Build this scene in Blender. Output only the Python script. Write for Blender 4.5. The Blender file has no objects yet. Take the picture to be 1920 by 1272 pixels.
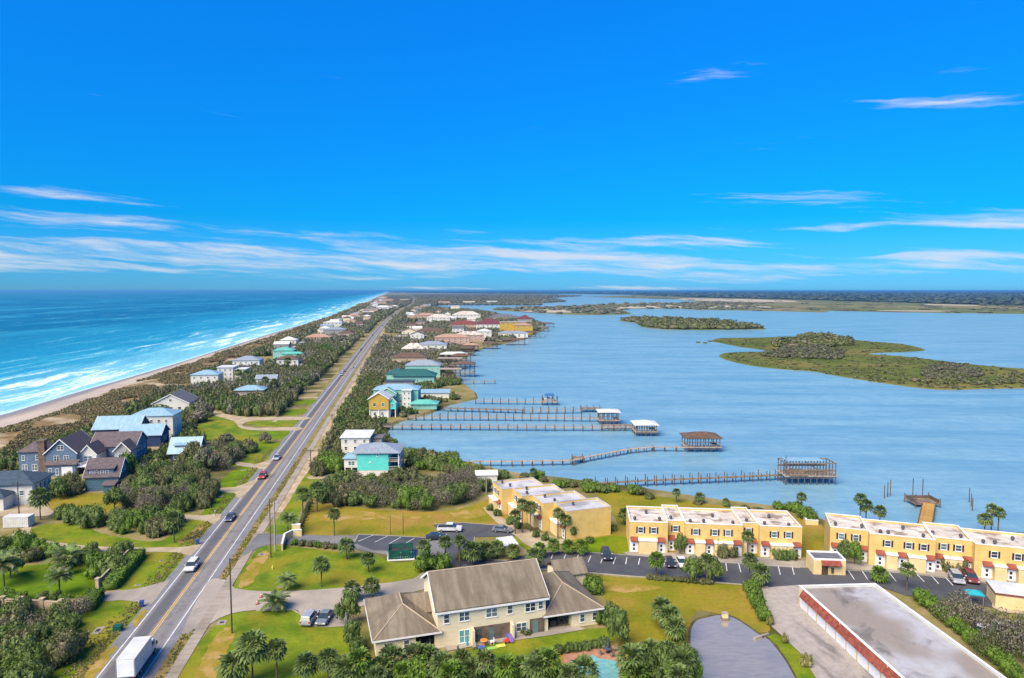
import bpy, bmesh, math, random
import numpy as np
from math import sin, cos, tan, atan, atan2, hypot, pi, radians, sqrt, exp
from mathutils import Vector, Matrix
from mathutils.geometry import tessellate_polygon

random.seed(7)
RNG = np.random.default_rng(7)
scene = bpy.context.scene
COL = scene.collection

# ------------------------------------------------------------------ camera
CAM_H, FOCAL_PX = 55.0, 1280.0
PITCH = atan(91 / FOCAL_PX)
cam_d = bpy.data.cameras.new('camera')
cam_d.sensor_width = 36.0
cam_d.lens = 24.0
cam_d.clip_start = 1.0
cam_d.clip_end = 90000.0
cam = bpy.data.objects.new('camera', cam_d)
cam.location = (0, 0, CAM_H)
cam.rotation_euler = (pi / 2 - PITCH, 0, 0)
COL.objects.link(cam)
scene.camera = cam

# ------------------------------------------------------------------ exposure
vs = scene.view_settings
vs.view_transform = 'Standard'
vs.look = 'None'
vs.gamma = 1.0
vs.use_curve_mapping = False
vs.exposure = 0.70
scene.cycles.max_bounces = 5
scene.cycles.transparent_max_bounces = 6
scene.cycles.volume_bounces = 0
scene.cycles.sample_clamp_indirect = 4.0
scene.cycles.use_denoising = True

# ------------------------------------------------------------------ sun
SUN_EL = radians(47)
SUN_AZ = radians(-142)            # clockwise from +Y (north): behind the camera, to its left
sd = Vector((sin(SUN_AZ) * cos(SUN_EL), cos(SUN_AZ) * cos(SUN_EL), sin(SUN_EL)))
sun_d = bpy.data.lights.new('sun', 'SUN')
sun_d.energy = 5.0
sun_d.angle = radians(48)
sun_d.color = (1.0, 0.865, 0.65)
sun = bpy.data.objects.new('sun', sun_d)
sun.rotation_euler = sd.to_track_quat('Z', 'Y').to_euler()
sun.location = (0, -50, 120)
COL.objects.link(sun)


# ------------------------------------------------------------------ places: a photo pixel to a point of the ground
def ray(px, py):
    u = (px - 960) / FOCAL_PX
    v = (636 - py) / FOCAL_PX
    return Vector((u, cos(PITCH) + v * sin(PITCH), -sin(PITCH) + v * cos(PITCH)))


def G(px, py, z=0.0):
    d = ray(px, py)
    t = (CAM_H - z) / -d.z
    return (d.x * t, d.y * t)


# ------------------------------------------------------------------ node helpers
class NT:
    def __init__(s, tree):
        s.t = tree
        s.n = tree.nodes
        s.l = tree.links

    def new(s, kind, **kw):
        n = s.n.new(kind)
        for k, v in kw.items():
            setattr(n, k, v)
        return n

    def link(s, a, b):
        s.l.new(a, b)

    def put(s, inp, v):
        if hasattr(v, 'is_linked') or isinstance(v, bpy.types.NodeSocket):
            s.l.new(v, inp)
        else:
            inp.default_value = v

    def math(s, op, a, b=0.0, c=None, clamp=False):
        n = s.new('ShaderNodeMath', operation=op)
        n.use_clamp = clamp
        s.put(n.inputs[0], a)
        s.put(n.inputs[1], b)
        if c is not None:
            s.put(n.inputs[2], c)
        return n.outputs[0]

    def ramp01(s, v, lo, hi, smooth=True):
        n = s.new('ShaderNodeMapRange')
        n.interpolation_type = 'SMOOTHSTEP' if smooth else 'LINEAR'
        n.clamp = True
        s.put(n.inputs['Value'], v)
        s.put(n.inputs['From Min'], lo)
        s.put(n.inputs['From Max'], hi)
        return n.outputs['Result']

    def mix(s, f, a, b, blend='MIX'):
        n = s.new('ShaderNodeMix', data_type='RGBA', blend_type=blend)
        s.put(n.inputs[0], f)
        for i, v in ((6, a), (7, b)):
            if isinstance(v, (tuple, list)):
                v = tuple(v) + (1.0,) if len(v) == 3 else v
            s.put(n.inputs[i], v)
        return n.outputs[2]

    def noise(s, vec, scale, detail=4.0, rough=0.55, dist=0.0):
        n = s.new('ShaderNodeTexNoise')
        s.put(n.inputs['Vector'], vec)
        s.put(n.inputs['Scale'], scale)
        n.inputs['Detail'].default_value = detail
        n.inputs['Roughness'].default_value = rough
        n.inputs['Distortion'].default_value = dist
        return n.outputs['Fac']

    def vec(s, x, y, z=0.0):
        n = s.new('ShaderNodeCombineXYZ')
        s.put(n.inputs[0], x)
        s.put(n.inputs[1], y)
        s.put(n.inputs[2], z)
        return n.outputs[0]

    def scale(s, v, sx, sy, sz, rot=0.0):
        n = s.new('ShaderNodeMapping')
        s.put(n.inputs['Vector'], v)
        n.inputs['Scale'].default_value = (sx, sy, sz)
        n.inputs['Rotation'].default_value = (0, 0, rot)
        return n.outputs[0]


# ------------------------------------------------------------------ sky
world = bpy.data.worlds.new('World')
scene.world = world
world.use_nodes = True
W = NT(world.node_tree)
W.n.clear()
sky = W.new('ShaderNodeTexSky', sky_type='NISHITA')
sky.sun_disc = False
sky.sun_elevation = SUN_EL
sky.sun_rotation = SUN_AZ
sky.altitude = 0
sky.air_density = 1.0
sky.dust_density = 0.25
sky.ozone_density = 4.0
wtc = W.new('ShaderNodeTexCoord')
wsep = W.new('ShaderNodeSeparateXYZ')
W.link(wtc.outputs['Generated'], wsep.inputs[0])
w_az = W.math('ARCTAN2', wsep.outputs[0], wsep.outputs[1])
w_el = W.math('ARCSINE', W.math('MINIMUM', W.math('MAXIMUM', wsep.outputs[2], -1.0), 1.0))
# thin high cloud: noise drawn out along the horizon
w_tilt = W.math('ADD', w_el, W.math('MULTIPLY', w_az, 0.055))
w_warp = W.noise(W.vec(W.math('MULTIPLY', w_az, 4.0), W.math('MULTIPLY', w_tilt, 14.0)), 1.3, 4.0)
w_el2 = W.math('ADD', w_tilt, W.math('MULTIPLY', W.math('SUBTRACT', w_warp, 0.5), 0.030))
w_n1 = W.noise(W.vec(W.math('MULTIPLY', w_az, 2.6), W.math('MULTIPLY', w_el2, 42.0), 1.7), 1.0, 6.0, 0.62, 0.2)
w_n2 = W.noise(W.vec(W.math('MULTIPLY', w_az, 8.0), W.math('MULTIPLY', w_el2, 120.0), 7.1), 1.0, 5.0, 0.65, 0.3)
w_n = W.math('ADD', W.math('MULTIPLY', w_n1, 0.62), W.math('MULTIPLY', w_n2, 0.38))


def cloud_bank(px, py, hw, hh, amp, slope=0.0):
    d = ray(px, py).normalized()
    az0, el0 = atan2(d.x, d.y), math.asin(d.z)
    da = W.math('SUBTRACT', w_az, az0)
    de = W.math('SUBTRACT', W.math('SUBTRACT', W.math('ADD', w_el, W.math('MULTIPLY', W.math('SUBTRACT', w_warp, 0.5), 0.016)), el0), W.math('MULTIPLY', da, slope))
    a = W.math('MULTIPLY', da, FOCAL_PX / hw)
    e = W.math('MULTIPLY', de, FOCAL_PX / hh)
    q = W.math('ADD', W.math('MULTIPLY', a, a), W.math('MULTIPLY', e, e))
    return W.math('MULTIPLY', W.math('EXPONENT', W.math('MULTIPLY', q, -1.0)), amp * 1.08 + 0.015)


BANKS = [
    # px, py, half width, half height, amount, slope
    (60, 362, 190, 15, 0.36, 0.02), (120, 408, 330, 15, 0.30, -0.04),
    (-260, 476, 360, 26, 0.34, 0.0), (60, 466, 200, 16, 0.22, -0.02), (250, 486, 330, 17, 0.26, -0.01),
    (600, 478, 380, 15, 0.21, -0.03), (950, 492, 330, 16, 0.20, 0.0),
    (1285, 453, 110, 8, 0.36, -0.02), (1600, 508, 230, 14, 0.27, 0.02), (1000, 470, 700, 46, 0.10, 0.0),
    (1335, 137, 95, 15, 0.25, 0.0), (1850, 190, 130, 18, 0.20, -0.12), (1680, 192, 90, 10, 0.20, -0.14), (1780, 135, 80, 9, 0.17, -0.1), (1640, 255, 200, 10, 0.12, -0.05),
    (1600, 385, 310, 26, 0.27, -0.09), (960, 486, 1500, 44, 0.11, 0.0), (1250, 508, 500, 12, 0.08, -0.01), (1555, 428, 80, 7, 0.30, 0.0),
    (1180, 542, 230, 5, 0.34, 0.0), (720, 520, 150, 6, 0.25, 0.0), (820, 541, 120, 4, 0.30, 0.0),
    (1870, 418, 120, 14, 0.22, -0.05), (1750, 482, 110, 7, 0.22, 0.0),
]
w_mask = None
for b in BANKS:
    m = cloud_bank(*b)
    w_mask = m if w_mask is None else W.math('ADD', w_mask, m)
w_ns = W.math('MULTIPLY_ADD', W.math('SUBTRACT', w_n, 0.5), 1.75, 0.5)
w_c = W.ramp01(W.math('ADD', w_ns, W.math('MINIMUM', W.math('MULTIPLY', w_mask, 1.12), 0.42)), 0.735, 1.16)
w_c = W.math('MULTIPLY', w_c, W.ramp01(w_el, -0.004, 0.004))
SKY_STRENGTH = 0.092
w_mid = W.ramp01(w_el, 0.10, 0.40, False)                # the air clears upwards
w_hz = W.ramp01(w_el, 0.10, -0.01, False)                # and thickens towards the horizon
w_tint = W.mix(w_mid, (0.012, 0.51, 0.98), (0.02, 0.76, 1.58))
w_tint = W.mix(w_hz, w_tint, (0.15, 0.49, 1.06))
w_hue = W.mix(1.0, sky.outputs[0], w_tint, 'MULTIPLY')
w_col = W.mix(W.math('MULTIPLY', w_c, 0.88), w_hue, (4.9, 5.25, 5.8))
w_bg = W.new('ShaderNodeBackground')
W.link(w_col, w_bg.inputs[0])
w_bg.inputs[1].default_value = SKY_STRENGTH
w_out = W.new('ShaderNodeOutputWorld')
W.link(w_bg.outputs[0], w_out.inputs[0])


# ------------------------------------------------------------------ materials
MATS = {}


def S(r, g, b, k=1.0):
    k *= 0.80
    f = lambda c: k * ((c / 255 / 12.92) if c / 255 <= 0.04045 else (((c / 255) + 0.055) / 1.055) ** 2.4)
    return (f(r), f(g), f(b) * 0.93)


def newmat(name):
    m = bpy.data.materials.new(name)
    m.use_nodes = True
    t = NT(m.node_tree)
    t.n.clear()
    out = t.new('ShaderNodeOutputMaterial')
    bs = t.new('ShaderNodeBsdfPrincipled')
    t.link(bs.outputs[0], out.inputs[0])
    MATS[name] = m
    return m, t, bs, out


def coords(t, kind):
    if kind == 'world':
        return t.new('ShaderNodeNewGeometry').outputs['Position']
    return t.new('ShaderNodeTexCoord').outputs['Object']


def bump(t, bs, h, strength, dist):
    b = t.new('ShaderNodeBump')
    b.inputs['Strength'].default_value = strength
    b.inputs['Distance'].default_value = dist
    t.put(b.inputs['Height'], h)
    t.link(b.outputs[0], bs.inputs['Normal'])


def pm(name, c1, c2=None, scale=1.0, rough=0.8, spec=0.3, bmp=0.0, bdist=0.05, stretch=(1, 1, 1), space='object',
       lo=0.35, hi=0.65, c3=None, s3=0.1, metal=0.0, rnd=0.0, fine=None, fine2=None, rot=0.0):
    """two tone noise material; c3 = a third tone in large patches; fine = (scale, amount) grain"""
    m, t, bs, out = newmat(name)
    v0 = coords(t, space)
    v = t.scale(v0, *stretch, rot=rot)
    n = t.noise(v, scale, 6.0, 0.6)
    col = t.mix(t.ramp01(n, lo, hi), c1, c2 or tuple(x * 0.82 for x in c1))
    if c3:
        n3 = t.noise(v0, s3, 4.0, 0.55, 0.3)
        col = t.mix(t.ramp01(n3, 0.46, 0.66), col, c3)
    if fine:
        nf = t.noise(v, fine[0], 3.0, 0.7)
        g = t.math('MULTIPLY_ADD', t.math('SUBTRACT', nf, 0.5), fine[1] * 2, 1.0)
        col = t.mix(1.0, col, t.vec(g, g, g), 'MULTIPLY')
    if fine2:
        nf = t.noise(v0, fine2[0], 5.0, 0.72, 0.4)
        g = t.math('MULTIPLY_ADD', t.math('SUBTRACT', nf, 0.5), fine2[1] * 2, 1.0)
        col = t.mix(1.0, col, t.vec(g, g, g), 'MULTIPLY')
    if rnd:
        oi = t.new('ShaderNodeObjectInfo')
        g = t.math('MULTIPLY_ADD', t.math('SUBTRACT', oi.outputs['Random'], 0.5), rnd, 1.0)
        col = t.mix(1.0, col, t.vec(g, g, g), 'MULTIPLY')
    t.link(col, bs.inputs['Base Color'])
    bs.inputs['Roughness'].default_value = rough
    bs.inputs['Specular IOR Level'].default_value = spec
    bs.inputs['Metallic'].default_value = metal
    if bmp:
        bump(t, bs, n, bmp, bdist)
    return m


def foliage(name, dark, light, dry=None, dry_amt=0.15, trans=0.25, nscale=0.5):
    """leaf colour: every leaf card its own tone, each plant its own, larger clumps lighter and darker"""
    m, t, bs, out = newmat(name)
    ge = t.new('ShaderNodeNewGeometry')
    oi = t.new('ShaderNodeObjectInfo')
    r = ge.outputs['Random Per Island']
    n = t.noise(ge.outputs['Position'], nscale, 3.0)
    f = t.math('ADD', t.math('MULTIPLY', r, 0.55), t.math('MULTIPLY', n, 0.75))
    f = t.math('ADD', f, t.math('MULTIPLY', t.math('SUBTRACT', oi.outputs['Random'], 0.5), 0.35))
    col = t.mix(t.ramp01(f, 0.25, 1.05, False), dark, light)
    if dry:
        r2 = t.math('FRACT', t.math('MULTIPLY', r, 17.3))
        n2 = t.noise(ge.outputs['Position'], 0.11, 2.0)
        k = t.math('GREATER_THAN', t.math('ADD', t.math('MULTIPLY', n2, 0.7), t.math('MULTIPLY', r2, 0.5)), 1.0 - dry_amt)
        col = t.mix(k, col, dry)
    t.link(col, bs.inputs['Base Color'])
    bs.inputs['Roughness'].default_value = 0.62
    bs.inputs['Specular IOR Level'].default_value = 0.25
    tr = t.new('ShaderNodeBsdfTranslucent')
    t.link(t.mix(1.0, col, (0.9, 1.0, 0.5), 'MULTIPLY'), tr.inputs[0])
    mx = t.new('ShaderNodeMixShader')
    mx.inputs[0].default_value = trans
    t.link(bs.outputs[0], mx.inputs[1])
    t.link(tr.outputs[0], mx.inputs[2])
    t.link(mx.outputs[0], out.inputs[0])
    return m


# ------------------------------------------------------------------ meshes and objects
class MB:
    """collects faces of ONE part"""

    def __init__(s):
        s.v = []
        s.f = []

    def face(s, *pts):
        k = len(s.v)
        s.v += [tuple(p) for p in pts]
        s.f.append(tuple(range(k, k + len(pts))))
        return s

    def box(s, x0, y0, z0, x1, y1, z1):
        k = len(s.v)
        s.v += [(x0, y0, z0), (x1, y0, z0), (x1, y1, z0), (x0, y1, z0), (x0, y0, z1), (x1, y0, z1), (x1, y1, z1), (x0, y1, z1)]
        s.f += [tuple(k + i for i in q) for q in ((3, 2, 1, 0), (4, 5, 6, 7), (0, 1, 5, 4), (1, 2, 6, 5), (2, 3, 7, 6), (3, 0, 4, 7))]
        return s

    def prism(s, prof, a0, a1, axis='x'):
        """profile of (q, z) pairs drawn out along x (q = y) or along y (q = x)"""
        n = len(prof)
        P = (lambda a, q, z: (a, q, z)) if axis == 'x' else (lambda a, q, z: (q, a, z))
        k = len(s.v)
        s.v += [P(a0, q, z) for q, z in prof] + [P(a1, q, z) for q, z in prof]
        for i in range(n):
            j = (i + 1) % n
            s.f.append((k + i, k + j, k + n + j, k + n + i))
        s.f.append(tuple(k + i for i in range(n))[::-1])
        s.f.append(tuple(k + n + i for i in range(n)))
        return s

    def cyl(s, x, y, z0, z1, r0, r1=None, n=8, dx=0.0, dy=0.0):
        r1 = r0 if r1 is None else r1
        k = len(s.v)
        for z, r, ox, oy in ((z0, r0, 0, 0), (z1, r1, dx, dy)):
            s.v += [(x + ox + r * cos(2 * pi * i / n), y + oy + r * sin(2 * pi * i / n), z) for i in range(n)]
        for i in range(n):
            j = (i + 1) % n
            s.f.append((k + i, k + j, k + n + j, k + n + i))
        s.f.append(tuple(k + n + i for i in range(n)))
        s.f.append(tuple(k + i for i in range(n))[::-1])
        return s

    def tube(s, p, q, r, n=6):
        p, q = Vector(p), Vector(q)
        d = (q - p).normalized()
        a = d.orthogonal().normalized()
        b = d.cross(a)
        k = len(s.v)
        for c in (p, q):
            s.v += [tuple(c + a * (r * cos(2 * pi * i / n)) + b * (r * sin(2 * pi * i / n))) for i in range(n)]
        for i in range(n):
            j = (i + 1) % n
            s.f.append((k + i, k + j, k + n + j, k + n + i))
        s.f.append(tuple(k + n + i for i in range(n)))
        s.f.append(tuple(k + i for i in range(n))[::-1])
        return s

    def wheel(s, x, y, z, r, w, n=14):
        k = len(s.v)
        for yy in (y - w / 2, y + w / 2):
            s.v += [(x + r * cos(2 * pi * i / n), yy, z + r * sin(2 * pi * i / n)) for i in range(n)]
        for i in range(n):
            j = (i + 1) % n
            s.f.append((k + i, k + n + i, k + n + j, k + j))
        s.f.append(tuple(k + i for i in range(n)))
        s.f.append(tuple(k + n + i for i in range(n))[::-1])
        return s

    def gable(s, x0, x1, y0, y1, z, rise, axis='x', ov=0.45, t=0.18):
        if axis == 'x':
            q0, q1, a0, a1 = y0, y1, x0, x1
        else:
            q0, q1, a0, a1 = x0, x1, y0, y1
        m = (q0 + q1) / 2
        sl = rise / (m - q0)
        e = ov * sl
        prof = [(q0 - ov, z - e), (m, z + rise), (q1 + ov, z - e), (q1 + ov, z - e + t), (m, z + rise + t), (q0 - ov, z - e + t)]
        # as two slabs, so that every face stays convex
        L = [prof[0], prof[1], prof[4], prof[5]]
        R = [prof[1], prof[2], prof[3], prof[4]]
        s.prism(L, a0 - ov, a1 + ov, axis)
        s.prism(R, a0 - ov, a1 + ov, axis)
        return s

    def hip(s, x0, x1, y0, y1, z, rise, ov=0.45, t=0.18):
        X0, X1, Y0, Y1 = x0 - ov, x1 + ov, y0 - ov, y1 + ov
        w, d = X1 - X0, Y1 - Y0
        if w >= d:
            r0, r1 = (X0 + d / 2, (Y0 + Y1) / 2), (X1 - d / 2, (Y0 + Y1) / 2)
        else:
            r0, r1 = ((X0 + X1) / 2, Y0 + w / 2), ((X0 + X1) / 2, Y1 - w / 2)
        zt = z + rise
        A, B, C, D = (X0, Y0, z), (X1, Y0, z), (X1, Y1, z), (X0, Y1, z)
        R0, R1 = (*r0, zt), (*r1, zt)
        if w >= d:
            s.face(A, B, R1, R0); s.face(C, D, R0, R1); s.face(D, A, R0); s.face(B, C, R1)
        else:
            s.face(A, B, R0); s.face(C, D, R1); s.face(D, A, R0, R1); s.face(B, C, R1, R0)
        lo = [(p[0], p[1], z - t) for p in (A, B, C, D)]
        up = (A, B, C, D)
        for i in range(4):
            j = (i + 1) % 4
            s.face(lo[i], lo[j], up[j], up[i])
        s.face(*lo[::-1])
        return s

    def mesh(s, name, smooth=False):
        me = bpy.data.meshes.new(name)
        me.from_pydata(s.v, [], s.f)
        bm = bmesh.new()
        bm.from_mesh(me)
        bmesh.ops.recalc_face_normals(bm, faces=bm.faces)
        bm.to_mesh(me)
        bm.free()
        if smooth:
            me.polygons.foreach_set('use_smooth', [True] * len(me.polygons))
        return me


def place(name, me, mat=None, parent=None, loc=(0, 0, 0), rz=0.0, scale=None):
    o = bpy.data.objects.new(name, me)
    if mat and me is not None and not me.materials:
        me.materials.append(MATS[mat] if isinstance(mat, str) else mat)
    COL.objects.link(o)
    o.location = loc
    if rz:
        o.rotation_euler = (0, 0, rz)
    if scale:
        o.scale = scale if isinstance(scale, tuple) else (scale,) * 3
    if parent:
        o.parent = parent
    return o


def part(name, mb, mat, parent, loc=(0, 0, 0), rz=0.0, label=None, smooth=False):
    o = place(name, mb.mesh(name, smooth), mat, parent, loc, rz)
    if label:
        o['label'] = label
    return o


def thing(name, label, cat, loc=(0, 0, 0), rz=0.0, group=None):
    o = bpy.data.objects.new(name, None)
    o.empty_display_size = 0.5
    COL.objects.link(o)
    o.location = loc if len(loc) == 3 else (*loc, 0)
    o.rotation_euler = (0, 0, rz)
    tag(o, label, cat, group)
    return o


def tag(o, label, cat, group=None):
    o['label'] = label
    o['category'] = cat
    if group:
        o['group'] = group
    return o


def copy_thing(src, loc, rz=0.0, label=None, group=None, scale=None):
    r = src.copy()
    COL.objects.link(r)
    r.location = loc if len(loc) == 3 else (*loc, 0)
    r.rotation_euler = (0, 0, rz)
    if scale:
        r.scale = (scale,) * 3 if not isinstance(scale, tuple) else scale
    if label:
        r['label'] = label
    if group:
        r['group'] = group
    for ch in src.children:
        c = ch.copy()
        COL.objects.link(c)
        c.parent = r
        for g in ch.children:
            d = g.copy()
            COL.objects.link(d)
            d.parent = c
    return r


def setting(o, kind='structure'):
    o['kind'] = kind
    return o


def sheet(name, pts, z, mat, kind='structure', skirt=None, h=None):
    """a polygon lying at height z; skirt = (drop, outwards) slopes its edge down; h = slab height below"""
    n = len(pts)
    ar = sum(pts[i][0] * pts[(i + 1) % n][1] - pts[(i + 1) % n][0] * pts[i][1] for i in range(n))
    if ar < 0:
        pts = pts[::-1]
    me = bpy.data.meshes.new(name)
    V = [(p[0], p[1], z) for p in pts]
    tri = tessellate_polygon([[Vector(v) for v in V]])
    F = [tuple(t) for t in tri]
    if skirt or h:
        drop, out = skirt if skirt else (h, 0.0)
        for i in range(n):
            a, b, c = Vector(pts[i - 1]), Vector(pts[i]), Vector(pts[(i + 1) % n])
            t1, t2 = (b - a).normalized(), (c - b).normalized()
            nn = Vector((t1.y + t2.y, -(t1.x + t2.x)))
            nn = nn.normalized() if nn.length > 1e-6 else Vector((t1.y, -t1.x))
            V.append((b.x + nn.x * out, b.y + nn.y * out, z - drop))
        for i in range(n):
            j = (i + 1) % n
            F.append((i, n + i, n + j, j))
    me.from_pydata(V, [], F)
    bm = bmesh.new()
    bm.from_mesh(me)
    bmesh.ops.recalc_face_normals(bm, faces=bm.faces)
    if sum(f.normal.z for f in bm.faces) < 0:
        bmesh.ops.reverse_faces(bm, faces=bm.faces)
    bm.to_mesh(me)
    bm.free()
    o = place(name, me, mat)
    if kind:
        o['kind'] = kind
    return o


def gp(pix, z=0.0):
    return [G(x, y, z) for x, y in pix]


def smooth_loop(pts, k=3):
    """closed Catmull-Rom through the points"""
    n = len(pts)
    out = []
    for i in range(n):
        p0, p1, p2, p3 = (np.array(pts[(i + j - 1) % n]) for j in range(4))
        for s in range(k):
            t = s / k
            q = 0.5 * ((2 * p1) + (-p0 + p2) * t + (2 * p0 - 5 * p1 + 4 * p2 - p3) * t * t + (-p0 + 3 * p1 - 3 * p2 + p3) * t ** 3)
            out.append((float(q[0]), float(q[1])))
    return out


def smooth_line(pts, k=4):
    n = len(pts)
    out = []
    for i in range(n - 1):
        p0, p1, p2, p3 = (np.array(pts[min(max(i + j - 1, 0), n - 1)]) for j in range(4))
        for s in range(k):
            t = s / k
            q = 0.5 * ((2 * p1) + (-p0 + p2) * t + (2 * p0 - 5 * p1 + 4 * p2 - p3) * t * t + (-p0 + 3 * p1 - 3 * p2 + p3) * t ** 3)
            out.append((float(q[0]), float(q[1])))
    out.append(tuple(pts[-1]))
    return out


def lerp_tab(tab, y):
    if y <= tab[0][0]:
        return tab[0][1]
    for (a, b), (c, d) in zip(tab, tab[1:]):
        if y <= c:
            return b + (d - b) * (y - a) / (c - a)
    return tab[-1][1]


def inside(p, poly):
    x, y = p
    r = False
    n = len(poly)
    for i in range(n):
        x1, y1 = poly[i]
        x2, y2 = poly[i - 1]
        if (y1 > y) != (y2 > y) and x < (x2 - x1) * (y - y1) / (y2 - y1) + x1:
            r = not r
    return r


# ================================================================== the setting
WATER_Z = -1.0
ROAD = [(-50.7, 60), (-57.7, 105.6), (-61.4, 129.8), (-64.2, 148), (-71.4, 195.4), (-84.3, 279.1), (-123, 532), (-171.5, 848.6),
        (-206, 1084), (-240, 1331), (-305, 1858), (-410, 2826), (-672, 4713), (-1250, 8200)]
ROAD_T = [(y, x) for x, y in ROAD]
SHORE_T = [(20, -228), (304, -230), (365, -239), (435, -247), (534, -260), (702, -286), (885, -314), (1217, -357), (1600, -416), (2179, -510),
           (3598, -758), (6500, -1270), (16005, -2950), (60000, -11000)]
DUNE_T = [(20, -196), (266, -202), (301, -204), (359, -217), (389, -222), (465, -234), (581, -252), (733, -272), (993, -311), (1331, -359),
          (1908, -450), (3534, -737), (6500, -1245), (16000, -2900), (60000, -10900)]


def road_x(y):
    return lerp_tab(ROAD_T, y)


def road_pt(y, d):
    h = 4.0
    s = (road_x(y + h) - road_x(y - h)) / (2 * h)
    c = 1 / sqrt(1 + s * s)
    return (road_x(y) + d * c, y - d * s * c)


def geo(a, b, n):
    return [a * (b / a) ** (i / (n - 1)) for i in range(n)]


# ---- sea
m, t, bs, out = newmat('sea_water')
at = t.new('ShaderNodeAttribute', attribute_name='shore')
s_d = at.outputs['Fac']
pos = coords(t, 'world')
sp = t.new('ShaderNodeSeparateXYZ')
t.link(pos, sp.inputs[0])
deep = t.mix(t.ramp01(s_d, 60, 420), S(34, 146, 188), S(0, 106, 152))
deep = t.mix(t.ramp01(s_d, 400, 5000), deep, S(0, 108, 146))
shal = t.mix(t.ramp01(s_d, 0, 90), S(140, 204, 222), deep)
big = t.noise(t.scale(pos, 0.008, 0.0016, 1, 0), 1.0, 5.0, 0.6, 0.4)
shal = t.mix(t.math('MULTIPLY', t.ramp01(big, 0.45, 0.7), 0.5), shal, S(60, 170, 205))
small = t.noise(t.scale(pos, 0.22, 0.045, 1, 0), 1.0, 4.0, 0.65)
shal = t.mix(t.math('MULTIPLY', t.ramp01(small, 0.42, 0.72), 0.30), shal, S(0, 85, 130))
yy = sp.outputs[1]
warp = t.math('MULTIPLY', t.math('SUBTRACT', t.noise(t.vec(t.math('MULTIPLY', s_d, 0.012), t.math('MULTIPLY', yy, 0.007)), 1.0, 3.0), 0.5), 46)
sw = t.math('ADD', s_d, warp)
f1 = t.noise(t.vec(t.math('MULTIPLY', sw, 0.075), t.math('MULTIPLY', yy, 0.006), 3.0), 1.0, 5.0, 0.62)
f2 = t.noise(t.vec(t.math('MULTIPLY', sw, 0.5), t.math('MULTIPLY', yy, 0.16), 3.0), 1.0, 4.0, 0.7)
ff = t.math('ADD', t.math('MULTIPLY', f1, 0.74), t.math('MULTIPLY', f2, 0.26))
thr = t.math('MULTIPLY_ADD', t.ramp01(s_d, 15, 190), 0.150, 0.505)
foam = t.ramp01(t.math('SUBTRACT', ff, thr), 0.0, 0.085)
foam = t.math('MAXIMUM', foam, t.math('MULTIPLY', t.ramp01(t.math('ADD', s_d, t.math('MULTIPLY', f2, 12)), 12, 3), 0.8))
cap = t.noise(t.scale(pos, 0.11, 0.03, 1, 0), 1.0, 6.0, 0.75)
foam = t.math('MAXIMUM', foam, t.math('MULTIPLY', t.ramp01(cap, 0.665, 0.71), t.ramp01(s_d, 900, 100)))
halo = t.ramp01(t.math('SUBTRACT', ff, thr), -0.11, 0.03)
shal = t.mix(t.math('MULTIPLY', halo, 0.45), shal, S(130, 204, 228))
col = t.mix(t.math('MULTIPLY', foam, 0.72), shal, (0.74, 0.82, 0.85))
df = t.new('ShaderNodeBsdfDiffuse')
t.link(col, df.inputs[0])
gl = t.new('ShaderNodeBsdfGlossy')
gl.inputs['Roughness'].default_value = 0.28
bp = t.new('ShaderNodeBump')
bp.inputs['Strength'].default_value = 0.9
bp.inputs['Distance'].default_value = 1.2
t.link(t.noise(t.scale(pos, 0.30, 0.09, 1, 0), 1.0, 5.0, 0.65), bp.inputs['Height'])
t.link(bp.outputs[0], df.inputs['Normal'])
t.link(bp.outputs[0], gl.inputs['Normal'])
fr = t.new('ShaderNodeLayerWeight')
fr.inputs[0].default_value = 0.25
mx = t.new('ShaderNodeMixShader')
t.link(t.math('MULTIPLY_ADD', fr.outputs['Fresnel'], 0.10, 0.02), mx.inputs[0])
t.link(df.outputs[0], mx.inputs[1])
t.link(gl.outputs[0], mx.inputs[2])
t.link(mx.outputs[0], out.inputs[0])

ys = [20.0] + geo(60, 60000, 90)
offs = [-14, 0, 5, 12, 20, 30, 45, 60, 80, 110, 150, 220, 350, 700, 1600, 5000, 16000, 60000]
V, F, A = [], [], []
for y in ys:
    for o_ in offs:
        V.append((lerp_tab(SHORE_T, y) - o_, y, WATER_Z))
        A.append(float(o_))
nc = len(offs)
for i in range(len(ys) - 1):
    for j in range(nc - 1):
        k = i * nc + j
        F.append((k, k + nc, k + nc + 1, k + 1))
me = bpy.data.meshes.new('sea')
me.from_pydata(V, [], F)
me.attributes.new('shore', 'FLOAT', 'POINT').data.foreach_set('value', A)
setting(place('sea', me, 'sea_water'))

# ---- beach
m, t, bs, out = newmat('beach_sand')
at = t.new('ShaderNodeAttribute', attribute_name='wet')
pos = coords(t, 'world')
n = t.noise(t.scale(pos, 0.06, 0.02, 1), 1.0, 6.0, 0.65)
col = t.mix(t.ramp01(n, 0.35, 0.65), S(222, 205, 188, .72), S(200, 182, 168, .72))
n2 = t.noise(pos, 0.5, 4.0, 0.7)
col = t.mix(t.math('MULTIPLY', t.ramp01(n2, 0.5, 0.75), 0.35), col, S(170, 150, 130, .7))
wet = t.math('ADD', at.outputs['Fac'], t.math('MULTIPLY', t.math('SUBTRACT', n, 0.5), 0.5))
col = t.mix(t.ramp01(wet, 0.45, 0.8), col, S(165, 152, 148, .72))
t.link(col, bs.inputs['Base Color'])
t.link(t.math('MULTIPLY_ADD', t.ramp01(wet, 0.55, 0.9), -0.5, 0.95), bs.inputs['Roughness'])
bump(t, bs, n2, 0.5, 0.2)
V, F, A = [], [], []
ys_b = [20.0] + geo(60, 40000, 80)
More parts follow.
